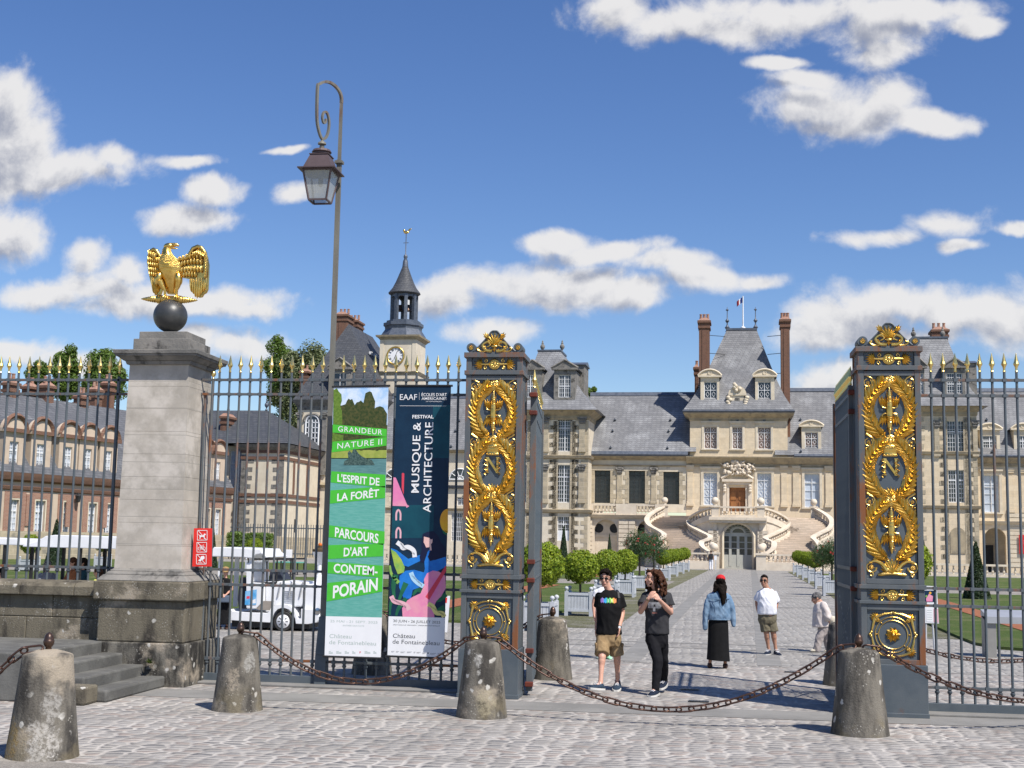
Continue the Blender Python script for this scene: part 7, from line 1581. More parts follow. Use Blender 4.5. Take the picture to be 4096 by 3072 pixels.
ip=root('information_sign','small white information sign at the foot of the horseshoe staircase','panel',(at(2862,2270,114).x,114,0)); b=MB(); a,c=at(2857,2222,114),at(2867,2240,114); b.box(a.x,114,c.z,c.x,114.05,a.z); b.build('board',WHITE,ip); b=MB(); b.box(c.x-.12,114,0,c.x-.05,114.05,c.z); b.build('post',TUBW,ip)
# ---------------------------------------------------------------- little tourist train
YT=29.2
def q3(x,y): return 820+x/3.858,2130+y/3.858
def TP(pts,Y=YT,f=q3): return [(at(*f(*p),Y).x,at(*f(*p),Y).z) for p in pts]
lo_=root('tourist_train_engine','white tourist train locomotive with a funnel, parked behind the railings','train',(at(1130,2525,YT).x,YT,0),group='white tourist road train')
D_=1.25
b=MB(); b.prism(TP([(395,1180),(430,1215),(600,1230),(960,1245),(1010,1200),(1040,1160),(1100,1115),(1190,1098),(1280,1110),(1350,1160),(1400,1240),(1430,1330),(1480,1330),(1480,1180),(1700,1180),(1780,1330),(1720,1390),(1590,1415),(1400,1410),(1388,1330),(1350,1250),(1290,1190),(1200,1160),(1120,1185),(1070,1240),(1040,1310),(1000,1392),(395,1355)]),YT,YT+D_,'y'); b.build('body',WHITE,lo_,bevel=.01)
b=MB(); b.prism(TP([(905,790),(1130,752),(1500,770),(1500,1100),(1455,1150),(1350,1150),(1190,1098),(1040,1150),(1000,1240),(905,1240)]),YT+.12,YT+D_-.12,'y'); b.prism(TP([(1490,880),(1560,800),(1760,800),(1800,900),(1790,1330),(1480,1330)]),YT+.10,YT+D_-.1,'y'); b.build('bonnet',WHITE,lo_,bevel=.03)
b=MB()
for k in range(7): p=TP([(1205,905+k*30),(1345,905+k*30+8)]); b.box(p[0][0],YT+.105,p[1][1],p[1][0],YT+.119,p[0][1])
for x in(1150,1320,1490): p=TP([(x,770),(x-50,1000)]); b.bar((p[0][0],YT+.1,p[0][1]),(p[1][0],YT+.1,p[1][1]),.018,6)
b.build('louvres',M('grey_trim',(.35,.36,.37)),lo_)
b=MB(); pw=TP([(1640,660),(1720,660)]); cx=(pw[0][0]+pw[1][0])/2; yq=YT+D_/2-.2; zf=lambda y: TP([(1690,y)])[0][1]; k=(TP([(1800,300)])[0][0]-TP([(1580,300)])[0][0])/220
b.lathe([(.35*k*300,zf(800)),(.2*k*300,zf(760)),(.14*k*300,zf(690)),(.13*k*300,zf(660)),(.11*k*300,zf(655)),(.11*k*300,zf(500)),(.15*k*300,zf(490)),(.37*k*300,zf(305)),(.39*k*300,zf(300))],(cx,yq,0),20); b.build('funnel',WHITE,lo_,50)
b=MB(); b.lathe([(.37*k*300,zf(300)),(.39*k*300,zf(285)),(.38*k*300,zf(258)),(.1,zf(255)),(.05,zf(235)),(.05,zf(205))],(cx,yq,0),20); b.build('funnel_rim',M('black_gold_band',(.10,.07,.035)),lo_,50); b=MB(); b.ell((cx,yq,zf(192)),(.05,.05,.05),8,6); b.build('beacon',M('orange_lens',(.7,.16,.02)),lo_,60)
b=MB()
for a,c in(((650,410),(650,770)),((1095,410),(1080,780)),((935,450),(935,770)),((1335,410),(1330,730)),((650,412),(1340,412)),((650,770),(1080,782))):
    for yo in(.1,D_-.1): p=TP([a,c]); b.bar((p[0][0],YT+yo,p[0][1]),(p[1][0],YT+yo,p[1][1]),.020,4)
b.build('windscreen_frame',BLACK,lo_)
b=MB(); p=TP([(640,470),(640,1160),(710,1175),(790,1175),(900,1060),(905,780),(720,770),(715,470)]); b.prism(p,YT-.02,YT+D_,'y'); b.build('cab_side',WHITE,lo_,bevel=.01)
b=MB(); poly_px(b,[q3(*p) for p in((622,905),(800,880),(790,1115),(615,1118))],YT-.03,0); poly_px(b,[q3(*p) for p in((640,985),(690,980),(690,1020),(640,1024))],YT-.031,1); poly_px(b,[q3(*p) for p in((705,1060),(780,1020),(785,1090),(710,1095))],YT-.031,2); b.build('poster',[print_mat('poster_blue',(.07,.33,.66),(.25,.5,.75),5),PRED,WHITEP],lo_)
b=MB(); b.prism(TP([(520,700),(600,690),(615,1180),(500,1180),(480,1040)]),YT+.1,YT+D_-.1,'y'); b.prism(TP([(940,600),(1075,590),(1150,740),(920,760)]),YT+.3,YT+.9,'y'); b.build('seat',M('dark_upholstery',(.03,.035,.05)),lo_)
b=MB(); 
arc=TP([(95,370),(110,290),(160,225),(400,228),(880,252),(900,300),(1000,375),(960,395),(880,330),(800,345),(760,400),(600,385)]); b.prism(arc,YT-.1,YT+D_+.1,'y'); b.build('canopy',WHITE,lo_,bevel=.02)
b=MB()
for x in(230,700): p=TP([(x,380),(x,1180)]); b.box(p[0][0]-.05,YT+.05,p[1][1],p[0][0]+.05,YT+.1,p[0][1]); b.box(p[0][0]-.05,YT+D_-.1,p[1][1],p[0][0]+.05,YT+D_-.05,p[0][1])
b.build('canopy_post',WHITE,lo_)
for yy in(YT-.03,YT+D_-.12):
    p=TP([(1210,1375)])[0]; r=150/3.858*YT/F_PX*1.02; Mx=Matrix.Rotation(R(-90),3,'X'); wheel=MB(); wheel.lathe([(r*.68,0),(r*.95,-.005),(r,.03),(r,.12),(r*.9,.15)],(p[0],yy,max(r,p[1])),28,Mx); o=wheel.build('wheel',RUBBER,lo_,40)
    b=MB(); b.lathe([(r*.70,-.004),(r*.66,-.012),(r*.2,-.02),(r*.13,-.035),(.01,-.036)],(p[0],yy,max(r,p[1])),24,Mx); ho=b.build('rim',WHITE,o,40); b=MB()
    for kk in range(8): a=2*PI*kk/8; b.obox((p[0]+math.cos(a)*r*.42,yy-.019,max(r,p[1])+math.sin(a)*r*.42),(r*.26,.004,r*.08),Matrix.Rotation(-a,3,'Y'))
    b.build('rim_slot',BLACK,o)
b=MB(); p=TP([(1735,1215)])[0]; b.lathe([(.08,0),(.075,-.03),(.01,-.04)],(p[0],YT+.02,p[1]),16,Matrix.Rotation(R(-90),3,'X')); b.build('headlight',CHROME,lo_,50); b=MB(); p=TP([(1690,1205)])[0]; b.ell((p[0],YT+.02,p[1]),(.03,.03,.03),8,6); b.build('indicator',M('amber_lens',(.7,.2,.03)),lo_)
b=MB(); p=TP([(400,1180),(1000,1420)]); b.box(p[0][0],YT+.1,p[1][1]-.08,p[1][0]+.9,YT+D_-.1,p[1][1]+.1); b.build('chassis',BLACK,lo_)
b=MB(); poly_px(b,[q3(*p) for p in((890,1055),(1065,1060),(1000,1200),(840,1195),(790,1180))],YT-.004); b.build('painted_panel',M('taupe_paint',(.33,.29,.25)),lo_)
def q1(x,y): return x/4.608,2080+y/4.608
def carriage(label,x0,x1,xt,Y,ya,yb,yf,wd=1.5):
    a=at(*q1(x0,yb),Y); t=root('tourist_train_carriage',label,'train carriage',(a.x+1,Y,0),group='white tourist road train'); b=MB(); p=TP([(x0,yb-30),(x0,yb-8),(x1,yb+45),(x1,yf+45),(xt+250,yf),(xt+80,yf+20),(xt,yf+70),(xt-70,yf+115),(x0+60,yb-55)],Y,q1); b.prism(p,Y,Y+wd,'y'); b.build('canopy',WHITE,t,bevel=.04)
    b=MB(); 
    for f in(.12,.5,.86):
        x=at(*q1(x0+(x1-x0)*f,yb),Y).x
        for y in(Y+.08,Y+wd-.08): b.box(x-.035,y-.035,.5,x+.035,y+.035,at(*q1(x0+(x1-x0)*f,yb+40*f),Y).z)
    b.build('post',BLACK,t)
    xa,xb=at(*q1(x0+10,600),Y).x,at(*q1(x1,600),Y).x; b=MB(); b.box(xa,Y+.06,.3,xb,Y+wd-.06,.45); b.box(xa,Y+.06,.45,xb,Y+.1,.72); b.build('floor_body',WHITE,t,bevel=.02)
    n=max(1,int((xb-xa)/.62))
    for i in range(n):
        x=xa+.15+i*.62; b=MB(); b.box(x,Y+.12,.45,x+.07,Y+wd-.12,.98); b.box(x+.07,Y+.12,.45,x+.45,Y+wd-.12,.66); b.build('seat',M('seat_shell',(.70,.71,.73)) if i==0 else bpy.data.materials['seat_shell'],t)
    for x in(xa+.5,xb-.5):
        b=MB(); b.lathe([(.2,0),(.22,.02),(.22,.12),(.2,.14)],(x,Y+.02,.22),16,Matrix.Rotation(R(-90),3,'X')); b.build('wheel',RUBBER,t)
    return t
carriage('white tourist train carriage with open sides behind the left railing',415,2500,760,29.6,275,500,275)
carriage('second white tourist train carriage at the far left edge of the picture',-1500,325,-1100,29.9,290,420,300)
# ---------------------------------------------------------------- people
from mathutils.bvhtree import BVHTree
def skin_m(name,c):
    m,nt,b=newmat(name); setp(b,.5,0,.35); t=objc(nt); inp(nt,b,'Base Color',mixc(nt,noise_(nt,t,9,4),c,(c[0]*.86,c[1]*.74,c[2]*.70))); b.inputs['Subsurface Weight'].default_value=.08; b.inputs['Subsurface Radius'].default_value=(.02,.008,.004); return m
SK1=skin_m('fair_skin',(.60,.36,.27)); SK2=skin_m('tan_skin',(.42,.235,.16)); SK3=skin_m('olive_skin',(.50,.29,.20))
def cloth(name,c,c2=None,sc=14,**k): return M(name,c,c2 or tuple(x*.8 for x in c),.88,0,sc,spec=.12,bd=.002,bs=220,**k)
BLK=cloth('black_cotton',(.012,.012,.013)); CHAR=cloth('charcoal_cotton',(.045,.045,.05)); DENIMB=cloth('black_denim',(.013,.013,.016)); KHAKI=cloth('khaki_cotton',(.30,.21,.115),(.235,.16,.085)); OLIVE=cloth('olive_cotton',(.165,.145,.10),(.125,.11,.075)); WTEE=cloth('white_cotton',(.74,.75,.80),(.68,.69,.75)); DENIM=cloth('washed_blue_denim',(.115,.195,.30),(.20,.29,.40),7); CREAM=cloth('cream_linen',(.62,.56,.53),(.54,.48,.45)); BEIGE=cloth('pale_grey_linen',(.42,.37,.35)); REDC=cloth('red_cap_cotton',(.55,.03,.035)); TEALC=cloth('teal_cotton',(.02,.06,.08)); YELC=cloth('yellow_cotton',(.70,.68,.16)); GREYC=cloth('grey_cotton',(.24,.24,.26)); MAR=cloth('maroon_cotton',(.09,.015,.02)); BLUEC=cloth('pale_blue_denim',(.25,.33,.45)); RUSTC=cloth('rust_cotton',(.30,.11,.045)); CANV=cloth('cream_canvas',(.60,.55,.45))
NAVYS=cloth('navy_shoe_canvas',(.018,.025,.045)); BLUES=cloth('blue_grey_shoe_mesh',(.035,.055,.085)); SOLE=M('pale_rubber_sole',(.62,.61,.58)); LEATH=M('brown_leather',(.05,.025,.018),rough=.5); HAIRD=M('dark_hair',(.006,.0042,.0035),(.012,.008,.006),.7,0,30,spec=.08,streak=(1,1,.2)); HAIRB=M('brown_curly_hair',(.036,.015,.008),(.075,.033,.018),.7,0,26,spec=.1); HAIRG=M('grey_hair',(.16,.15,.15),(.05,.05,.05),.6,0,24); LENS=M('dark_lens',(.01,.008,.008),rough=.35,spec=.4); LIP=M('lips',(.36,.13,.11),rough=.5); METALF=M('thin_metal_frame',(.3,.25,.15),rough=.3,metal=1)
def remesh(mb,vox,it=6,wr=0,seed=0,wf=9,fac=.5):
    me=bpy.data.meshes.new('t'); me.from_pydata(mb.v,[],mb.f); o=bpy.data.objects.new('t',me); C.objects.link(o)
    r=o.modifiers.new('r','REMESH'); r.mode='VOXEL'; r.voxel_size=vox; s=o.modifiers.new('s','SMOOTH'); s.iterations=it; s.factor=fac
    dg=bpy.context.evaluated_depsgraph_get(); m2=bpy.data.meshes.new_from_object(o.evaluated_get(dg)); bpy.data.objects.remove(o); bpy.data.meshes.remove(me)
    if wr:
        sv=Vector((seed*3.7,seed*1.3,0)); ns=[v.normal.copy() for v in m2.vertices]
        for v,n in zip(m2.vertices,ns):
            p=v.co; q=Vector((p.x*wf,p.y*wf,p.z*wf*.75+p.x*wf*.5))+sv; v.co=p+n*(wr*(1-abs(noise.noise(q))*3.2)+wr*.5*noise.noise(q*2.3))
    m2.shade_smooth(); return m2
def part(name,me,mat,par): 
    me.name=name; me.materials.clear(); me.materials.append(mat); o=bpy.data.objects.new(name,me); C.objects.link(o); o.parent=par; OFF[o.name]=None; return o
def limb(mb,P,rs,n=12,sq=1,end=True):
    P=[Vector(p) for p in P]; pts=[];rr=[]; m=len(P)-1
    for i in range(m):
        for k in range(6): t=k/6; pts.append(P[i].lerp(P[i+1],t))
    pts.append(P[-1]); N=len(pts)
    for i in range(N): u=i/(N-1)*(len(rs)-1); k=min(int(u),len(rs)-2); rr.append(rs[k]+(rs[k+1]-rs[k])*(u-k))
    mb.tube(pts,rr,n); mb.ell(P[0],(rr[0],)*3,n,8)
    if end: mb.ell(P[-1],(rr[-1],)*3,n,8)
    for i in range(1,m): r=rr[i*6]*.99; mb.ell(P[i],(r,)*3,n,8)
def torso(mb,lo,hi,xax,rings):
    """rings: (t along lo->hi, half width, half depth, forward shift)"""
    lo,hi=Vector(lo),Vector(hi); ax=(hi-lo).normalized(); x=Vector(xax).normalized(); x=(x-ax*x.dot(ax)).normalized(); y=ax.cross(x); R_=[]
    for t,w,d,f in rings:
        c=lo+(hi-lo)*t-y*f; R_.append([c+x*(w*math.copysign(abs(math.cos(a))**.85,math.cos(a)))+y*(d*math.copysign(abs(math.sin(a))**.85,math.sin(a))) for a in[2*PI*k/20 for k in range(20)]])
    mb.loft(R_)
def headgeo(mb,c,fa,tilt=0,s=1,roll=0):
    Mx=Matrix.Rotation(fa,3,'Z')@Matrix.Rotation(tilt,3,'X')@Matrix.Rotation(roll,3,'Y'); L=lambda x,y,z: Vector(c)+Mx@(Vector((x*1.06,y,z))*s)
    mb.ell(L(0,.012,.028),(.073*s,.090*s,.088*s),18,12,Mx); mb.ell(L(0,-.018,-.035),(.058*s,.068*s,.078*s),16,12,Mx); mb.ell(L(0,-.05,-.088),(.032*s,.030*s,.026*s),10,8,Mx)
    mb.tube([L(0,-.082,.020),L(0,-.098,-.008),L(0,-.108,-.022),L(0,-.09,-.032)],[.010*s,.012*s,.014*s,.009*s],8)
    mb.ell(L(0,-.080,-.060),(.026*s,.014*s,.014*s),10,6,Mx)
    for q in(-1,1): mb.ell(L(q*.075,.012,-.005),(.011*s,.022*s,.032*s),8,8,Mx); mb.ell(L(q*.036,-.066,-.022),(.022*s,.020*s,.02*s),8,6,Mx)
    return L,Mx
def hand(mb,w,d,palm_n,curl=.35,side=1,s=1):
    d=Vector(d).normalized(); n=Vector(palm_n); n=(n-d*n.dot(d)).normalized(); x=d.cross(n)*side; w=Vector(w)
    Mp=Matrix((x,n,d)).transposed(); mb.ell(w+d*.048*s,(.040*s,.017*s,.052*s),12,8,Mp); mb.tube([w-d*.01,w+d*.03*s],[.024*s,.026*s],8)
    for i,(o,L) in enumerate(((-.029,.068),(-.010,.078),(.010,.073),(.028,.058))):
        p=w+d*.085*s+x*o*s; q=p; dirn=d; pts=[w+d*.06*s+x*o*s,p]
        for k in range(3): dirn=(dirn+n*curl*(.8+.25*k+.1*i)).normalized(); q=q+dirn*L*s*(.42,.33,.25)[k]; pts.append(q)
        mb.tube(pts,[.010*s,.0095*s,.009*s,.008*s,.006*s],7); mb.ell(pts[-1],(.0062*s,)*3,6,5)
    pts=[w+d*.022*s-x*.026*s,w+d*.050*s-x*.050*s+n*.008*s,w+d*.078*s-x*.056*s+n*.018*s,w+d*.098*s-x*.050*s+n*.024*s]; mb.tube(pts,[.014*s,.012*s,.010*s,.007*s],7); mb.ell(pts[-1],(.007*s,)*3,6,5)
def shoe(par,ank,toe,mat,sole=True,w=.045,name='shoe',heel_up=0,laces=None):
    """ank: ankle joint, toe: point under toe tip"""
    a=Vector(ank); t=Vector(toe); d=t-a; dh=Vector((d.x,d.y,0)); L=dh.length; dh.normalize(); hz=max(0,a.z-.085)+heel_up; heel=Vector((a.x,a.y,hz))-dh*.055; pitch=(t.z-hz); sd=Vector((-dh.y,dh.x,0)); b=MB(); R_=[]
    N=9; tot=L+.055
    for i in range(N+1):
        u=i/N; c=heel+dh*tot*u; c.z=hz+pitch*u; wd=w*(.72+.5*math.sin(PI*min(1,u*.9+.05)))*(1 if u<.85 else 1-(u-.85)*2.6); h=(.085 if u<.3 else .085-.045*(u-.3)/.7) if i<N else .022
        h=h*(.85 if i==0 else 1); R_.append([c+sd*(wd*math.cos(q))+Vector((0,0,h*.5+h*.5*math.sin(q))) for q in[2*PI*k/12 for k in range(12)]])
    b.loft(R_); b.tube([a-Vector((0,0,.06)),a+Vector((0,0,.012))],[.046,.044],10); me=remesh(b,.010,4); o=part(name,me,mat,par)
    if sole:
        b=MB(); rg=[]
        for i in range(N+1):
            u=i/N; c=heel+dh*(tot+.006)*u; c.z=hz+pitch*u; wd=(w+.004)*(.72+.5*math.sin(PI*min(1,u*.9+.05)))*(1 if u<.85 else 1-(u-.85)*2.6); rg.append([c+sd*wd+Vector((0,0,-.004)),c-sd*wd+Vector((0,0,-.004)),c-sd*wd+Vector((0,0,.022)),c+sd*wd+Vector((0,0,.022))])
        b.loft(rg); part('sole',b.mesh('sole',SOLE),SOLE,o)
    if laces:
        b=MB()
        for i in range(4): u=.34+.11*i; c=heel+dh*tot*u; c.z=hz+pitch*u+.088-.035*(u-.3); b.tube([c-sd*.026-Vector((0,0,.008)),c+Vector((0,0,.004)),c+sd*.026-Vector((0,0,.008))],.0045,5)
        for q in(-1,1): c=heel+dh*tot*.34; b.tube([c+Vector((0,0,.10)),c+sd*q*.03+Vector((0,0,.115)),c+sd*q*.045+Vector((0,0,.085))],.004,5)
        part('laces',b.mesh('laces',WHITEP),WHITEP,o)
    return o
def decal(name,me,par,x0,x1,z0,z1,nx,nz,mats,fn,off=.004,y0=-1.,dirn=(0,1,0)):
    bv=BVHTree.FromPolygons([v.co for v in me.vertices],[p.vertices for p in me.polygons]); b=MB(); g={}
    for i in range(nx+1):
        for j in range(nz+1):
            h=bv.ray_cast(Vector((x0+(x1-x0)*i/nx,y0,z0+(z1-z0)*j/nz)),Vector(dirn)); g[i,j]=h[0]-Vector(dirn)*off if h[0] else None
    for i in range(nx):
        for j in range(nz):
            k=fn((i+.5)/nx,(j+.5)/nz)
            if k is None or any(g[a] is None for a in((i,j),(i+1,j),(i+1,j+1),(i,j+1))): continue
            b.k=k; b.add([g[i,j],g[i+1,j],g[i+1,j+1],g[i,j+1]],[(0,1,2,3)])
    if b.f:
        o=b.build(name,mats,None); o.parent=par
def sunglasses(par,L,Mx,frame=BLACK,lens=LENS,round_=True):
    b=MB()
    for q in(-1,1): b.tube([L(q*.032,-.088,.022),L(q*.062,-.072,.024),L(q*.076,-.01,.018)],.004,5)
    b.tube([L(-.03,-.094,.022),L(0,-.100,.024),L(.03,-.094,.022)],.004,5); o=part('sunglasses',b.mesh('sunglasses',frame),frame,par)
    for q in(-1,1): b=MB(); b.ell(L(q*.033,-.089,.014),(.026,.008,.022),14,8,Mx); part('lens',b.mesh('lens',lens,60),lens,o)
def face(par,L,Mx,eyes=True,lipc=LIP,brow=HAIRD):
    b=MB(); b.ell(L(0,-.091,-.058),(.021,.007,.006),10,6,Mx); part('mouth',b.mesh('mouth',lipc,60),lipc,par)
    b=MB()
    for q in(-1,1): b.tube([L(q*.014,-.086,.040),L(q*.034,-.084,.047),L(q*.054,-.070,.040)],[.004,.006,.003],6)
    part('eyebrows',b.mesh('eyebrows',brow,60),brow,par)
    if eyes:
        b=MB()
        for q in(-1,1): b.ell(L(q*.031,-.080,.020),(.013,.008,.006),8,6,Mx)
        part('eyes',b.mesh('eyes',LENS,60),LENS,par)
def proot(label,px,py,rz=0,group=None,extra=0,dY=0):
    q=gz(px,py); q=q*(1+dY/q.length); t=root('person',label,'person',(q.x,q.y,0),0,group,True,YAW+rz); return t
class Zm:
    def __init__(s,k,cx,fy): s.k,s.cx,s.fy=k,cx,fy
    def __call__(s,px,py,y=0): return Vector(((px-s.cx)/s.k,y,(s.fy-py)/s.k))
def legs_bare(b,hL,kL,aL,hR,kR,aR,s=1,calf=1):
    for h,k,a in((hL,kL,aL),(hR,kR,aR)):
        limb(b,[h,k],[.085*s,.074*s,.058*s]); limb(b,[k,k.lerp(a,.3)+Vector((0,.012,0)),a],[.053*s,.056*s*calf,.046*s*calf,.036*s,.037*s])
def arm(b,s_,e,w,k=1): s_=s_-Vector((0,0,.045)); limb(b,[s_,e],[.052*k,.047*k,.041*k]); limb(b,[e,w],[.041*k,.042*k,.034*k,.027*k])
# --- 1 man in black T-shirt and khaki shorts
J=Zm(843,300,1560); t=proot('person walking in black T-shirt with rainbow print, khaki shorts and sunglasses',2330+300/3.0175,2250+1560/3.0175)
nk=J(312,318,.0); sL,sR=J(188,372,.03),J(445,372,-.02); eL,wL=J(190,600,.09),J(160,800,.05); eR,wR=J(478,600,.03),J(432,775,-.10); hL,hR=J(235,905,0),J(385,905,.02); kL,aL=J(218,1135,-.20),J(196,1440,-.32); kR,aR=J(420,1150,.06),J(441,1448,.22)
b=MB(); torso(b,J(310,935,.01),nk+Vector((0,0,.01)),(1,-.12,0),[(0,.15,.105,0),(.15,.16,.11,0),(.42,.138,.095,.01),(.70,.165,.11,.015),(.86,.165,.09,.0),(.95,.08,.065,0),(1,.055,.058,0)])
limb(b,[nk-Vector((0,0,.03)),J(272,255,-.02)],[.060,.056,.056]); hc=J(262,196,-.015); L,Mx=headgeo(b,hc,R(-16),R(2),1.02)
arm(b,sL,eL,wL); arm(b,sR,eR,wR); hand(b,wL,(-.1,.1,-1),(1,0,0),.3,-1); hand(b,wR,(-.12,-.18,-1),(-1,-.3,0),.32,1); legs_bare(b,hL,kL,aL,hR,kR,aR,.98)
for a,to in((aL,J(70,1480,-.42)),(aR,J(400,1560,.10))): limb(b,[a,a.lerp(to,.5)-Vector((0,0,.02))],[.036,.034])
part('body',remesh(b,.0075,5),SK1,t); face(t,L,Mx,False); sunglasses(t,L,Mx)
b=MB(); torso(b,J(312,868,.01),nk+Vector((0,0,.0)),(1,-.12,0),[(0,.188,.135,0),(.04,.19,.137,0),(.3,.172,.128,.01),(.62,.19,.135,.015),(.86,.18,.105,0),(.95,.105,.082,0),(.985,.080,.074,0)])
for s_,e in((sL,eL),(sR,eR)): limb(b,[s_-Vector((0,0,.042)),s_.lerp(e,.72)],[.058,.066,.080],end=False)
me=remesh(b,.011,4,.0045,1); part('shirt',me,BLK,t)
RB=[M('print_%s'%n,c) for n,c in(('violet',(.35,.22,.6)),('blue',(.05,.35,.75)),('green',(.1,.6,.2)),('lime',(.45,.65,.08)),('orange',(.75,.25,.08)),('pale',(.7,.75,.7)))]
def pf(u,v):
    seg=u*4.2; i=int(seg); f=seg-i; top=.95-.25*abs(f-.5)*2; 
    if v<.12+.1*abs(f-.5) or v>top or (v<.25 and .4<f<.6): return None
    if abs(f-.5)>.47: return 5
    return min(4,int(u*5))
decal('shirt_print',me,t,J(200,0).x,J(392,0).x,J(0,492).z,J(0,412).z,26,10,RB,pf)
b=MB(); torso(b,J(310,1010,0),J(312,830,.01),(1,-.12,0),[(0,.15,.115,0),(.35,.182,.128,0),(.8,.175,.122,0),(1,.165,.112,0)])
for h,k,f in((hL,kL,.86),(hR,kR,.88)): limb(b,[h,h.lerp(k,f)],[.096,.100,.106],end=False)
part('shorts',remesh(b,.011,4,.006,4,12),KHAKI,t)
for h,k,sx in((hL,kL,-1),(hR,kR,1)):
    b=MB(); c=h.lerp(k,.58)+Vector((sx*.105,0,0)); b.obox(c-Vector((sx*.014,0,0)),(.025,.12,.15),Matrix.Rotation(R(-3*sx),3,'Y')); b.obox(c+Vector((-sx*.010,0,.07)),(.030,.125,.035)); part('cargo_pocket',remesh(b,.010,4),KHAKI,t)
b=MB(); b.ell(L(0,.030,.056),(.081,.086,.078),16,12,Mx); rnd=random.Random(21)
for i in range(110):
    d=Vector((rnd.gauss(0,1),rnd.gauss(0,1)+.1,abs(rnd.gauss(0,1))+.3)).normalized(); b.ell(L(d.x*.080,.022+d.y*.086,.056+d.z*.082),(.012,.012,rnd.uniform(.016,.030)),6,5,Matrix.Rotation(rnd.uniform(-1,1),3,'X')@Matrix.Rotation(rnd.uniform(-1,1),3,'Y'))
for q in(-1,1): b.ell(L(q*.072,.022,.018),(.016,.042,.048),8,6,Mx)
for i in range(7): b.ell(L(-.055+.018*i,-.058-.010*math.sin(i*.5),.112-.004*abs(i-3)),(.016,.026,.015),6,5,Mx)
part('hair',remesh(b,.0065,1),HAIRD,t)
shoe(t,aL,J(62,1490,-.42),BLUES,laces=1,w=.052); shoe(t,aR,J(404,1560,.02),BLUES,laces=1,w=.05)
b=MB(); d=(wR-eR).normalized(); b.lathe([(.031,-.012),(.034,-.008),(.034,.008),(.031,.012)],wR-d*.005,14,d.to_track_quat('Z','Y').to_matrix()); o=part('watch',b.mesh('watch',BLACK),BLACK,t); b=MB(); b.lathe([(.019,0),(.019,.006),(.01,.007)],wR-d*.005+Vector((0,-.034,0)),14,Matrix.Rotation(R(90),3,'X')); part('watch_dial',b.mesh('watch_dial',WHITEP),WHITEP,o)
b=MB(); b.tube([J(408,330,.06),J(418,352,-.06),J(424,420,-.12),J(420,520,-.11)],.022,6,sq=.35,up=(1,0,0)); part('backpack_strap',b.mesh('backpack_strap',BLACK),BLACK,t)
# --- 2 long haired man
J=Zm(853,890,1590); t=proot('person with long curly brown hair in charcoal T-shirt, hands raised at the chest while walking',2330+890/3.0175,2250+1590/3.0175)
nk=J(905,315,.02); sL,sR=J(755,372,.06),J(1025,365,-.02); eL,wL=J(688,590,-.06),J(760,425,-.30); eR,wR=J(1058,595,-.05),J(895,440,-.30); hL,hR=J(832,905,0),J(955,905,.02); kL,aL=J(892,1180,-.16),J(862,1490,-.22); kR,aR=J(985,1170,.10),J(1022,1440,.34)
b=MB(); torso(b,J(895,940,.02),nk,(1,-.25,0),[(0,.15,.11,0),(.2,.152,.115,0),(.45,.140,.105,.01),(.72,.17,.118,.015),(.87,.165,.092,0),(.96,.08,.065,0),(1,.058,.058,0)])
limb(b,[nk-Vector((0,0,.03)),J(848,250,-.01)],[.062,.056,.056]); L,Mx=headgeo(b,J(826,186,-.02),R(-62),R(3),1.05)
arm(b,sL,eL,wL,1.02); arm(b,sR,eR,wR,1.02); hand(b,wL,(.55,-.10,.9),(.5,.5,-.2),.38,1,.98); hand(b,wR,(-.6,-.05,.85),(-.4,.5,-.2),.42,-1,.98)
for a,to in((aL,J(790,1590,-.30)),(aR,J(960,1540,.2))): limb(b,[a,a.lerp(to,.4)],[.034,.032])
for h,k,a in((hL,kL,aL),(hR,kR,aR)): limb(b,[h,k,a],[.07,.05,.045,.034])
part('body',remesh(b,.0075,5),SK1,t); face(t,L,Mx,True,brow=HAIRB)
b=MB()
for q in(-1,1): b.tube([L(q*.033+math.cos(a)*.024,-.090+abs(math.cos(a))*.004,.016+math.sin(a)*.020) for a in[2*PI*k/14 for k in range(14)]],.0022,5,closed=True); b.tube([L(q*.058,-.080,.02),L(q*.078,-.005,.016)],.0025,5)
b.tube([L(-.010,-.096,.02),L(.010,-.096,.02)],.0025,5); part('glasses',b.mesh('glasses',METALF),METALF,t)
b=MB(); rnd=random.Random(8); b.ell(L(0,.03,.045),(.088,.098,.085),14,10,Mx)
for i in range(520):
    u=rnd.random(); a=rnd.uniform(-2.2,2.2); z=.11-.34*u; r=.088+.085*math.sin(min(1,u*1.25)*PI*.62); p=L(math.sin(a)*r,.035+math.cos(a)*r*.92,z)
    if abs(a)>1.75 and z<.07 and z>-.25: p=L(math.sin(a)*(.082),.035+math.cos(a)*.062,z)
    s=rnd.uniform(.011,.021); b.ell(p,(s,s,s*1.5),6,5,Matrix.Rotation(rnd.uniform(0,3),3,'X'))
for i in range(50): a=rnd.uniform(-1,1); b.ell(L(a*.07,-.045+.05*abs(a),.105+rnd.uniform(-.015,.012)-abs(a)*.03),(.018,.02,.014),6,5)
for i in range(22): a=rnd.uniform(-1,1); b.ell(L(a*.052,-.070+.03*abs(a),-.088+rnd.uniform(-.02,.012)+.03*abs(a)),(.012,.010,.013),5,4)
part('hair',remesh(b,.008,1),HAIRB,t)
b=MB(); torso(b,J(898,862,.02),nk,(1,-.25,0),[(0,.172,.135,0),(.05,.175,.138,0),(.35,.168,.135,.01),(.65,.188,.14,.015),(.86,.178,.105,0),(.955,.105,.08,0),(.985,.08,.075,0)])
for s_,e in((sL,eL),(sR,eR)): limb(b,[s_-Vector((0,0,.042)),s_.lerp(e,.66)],[.060,.070,.084],end=False)
me=remesh(b,.011,4,.005,2); part('shirt',me,CHAR,t)
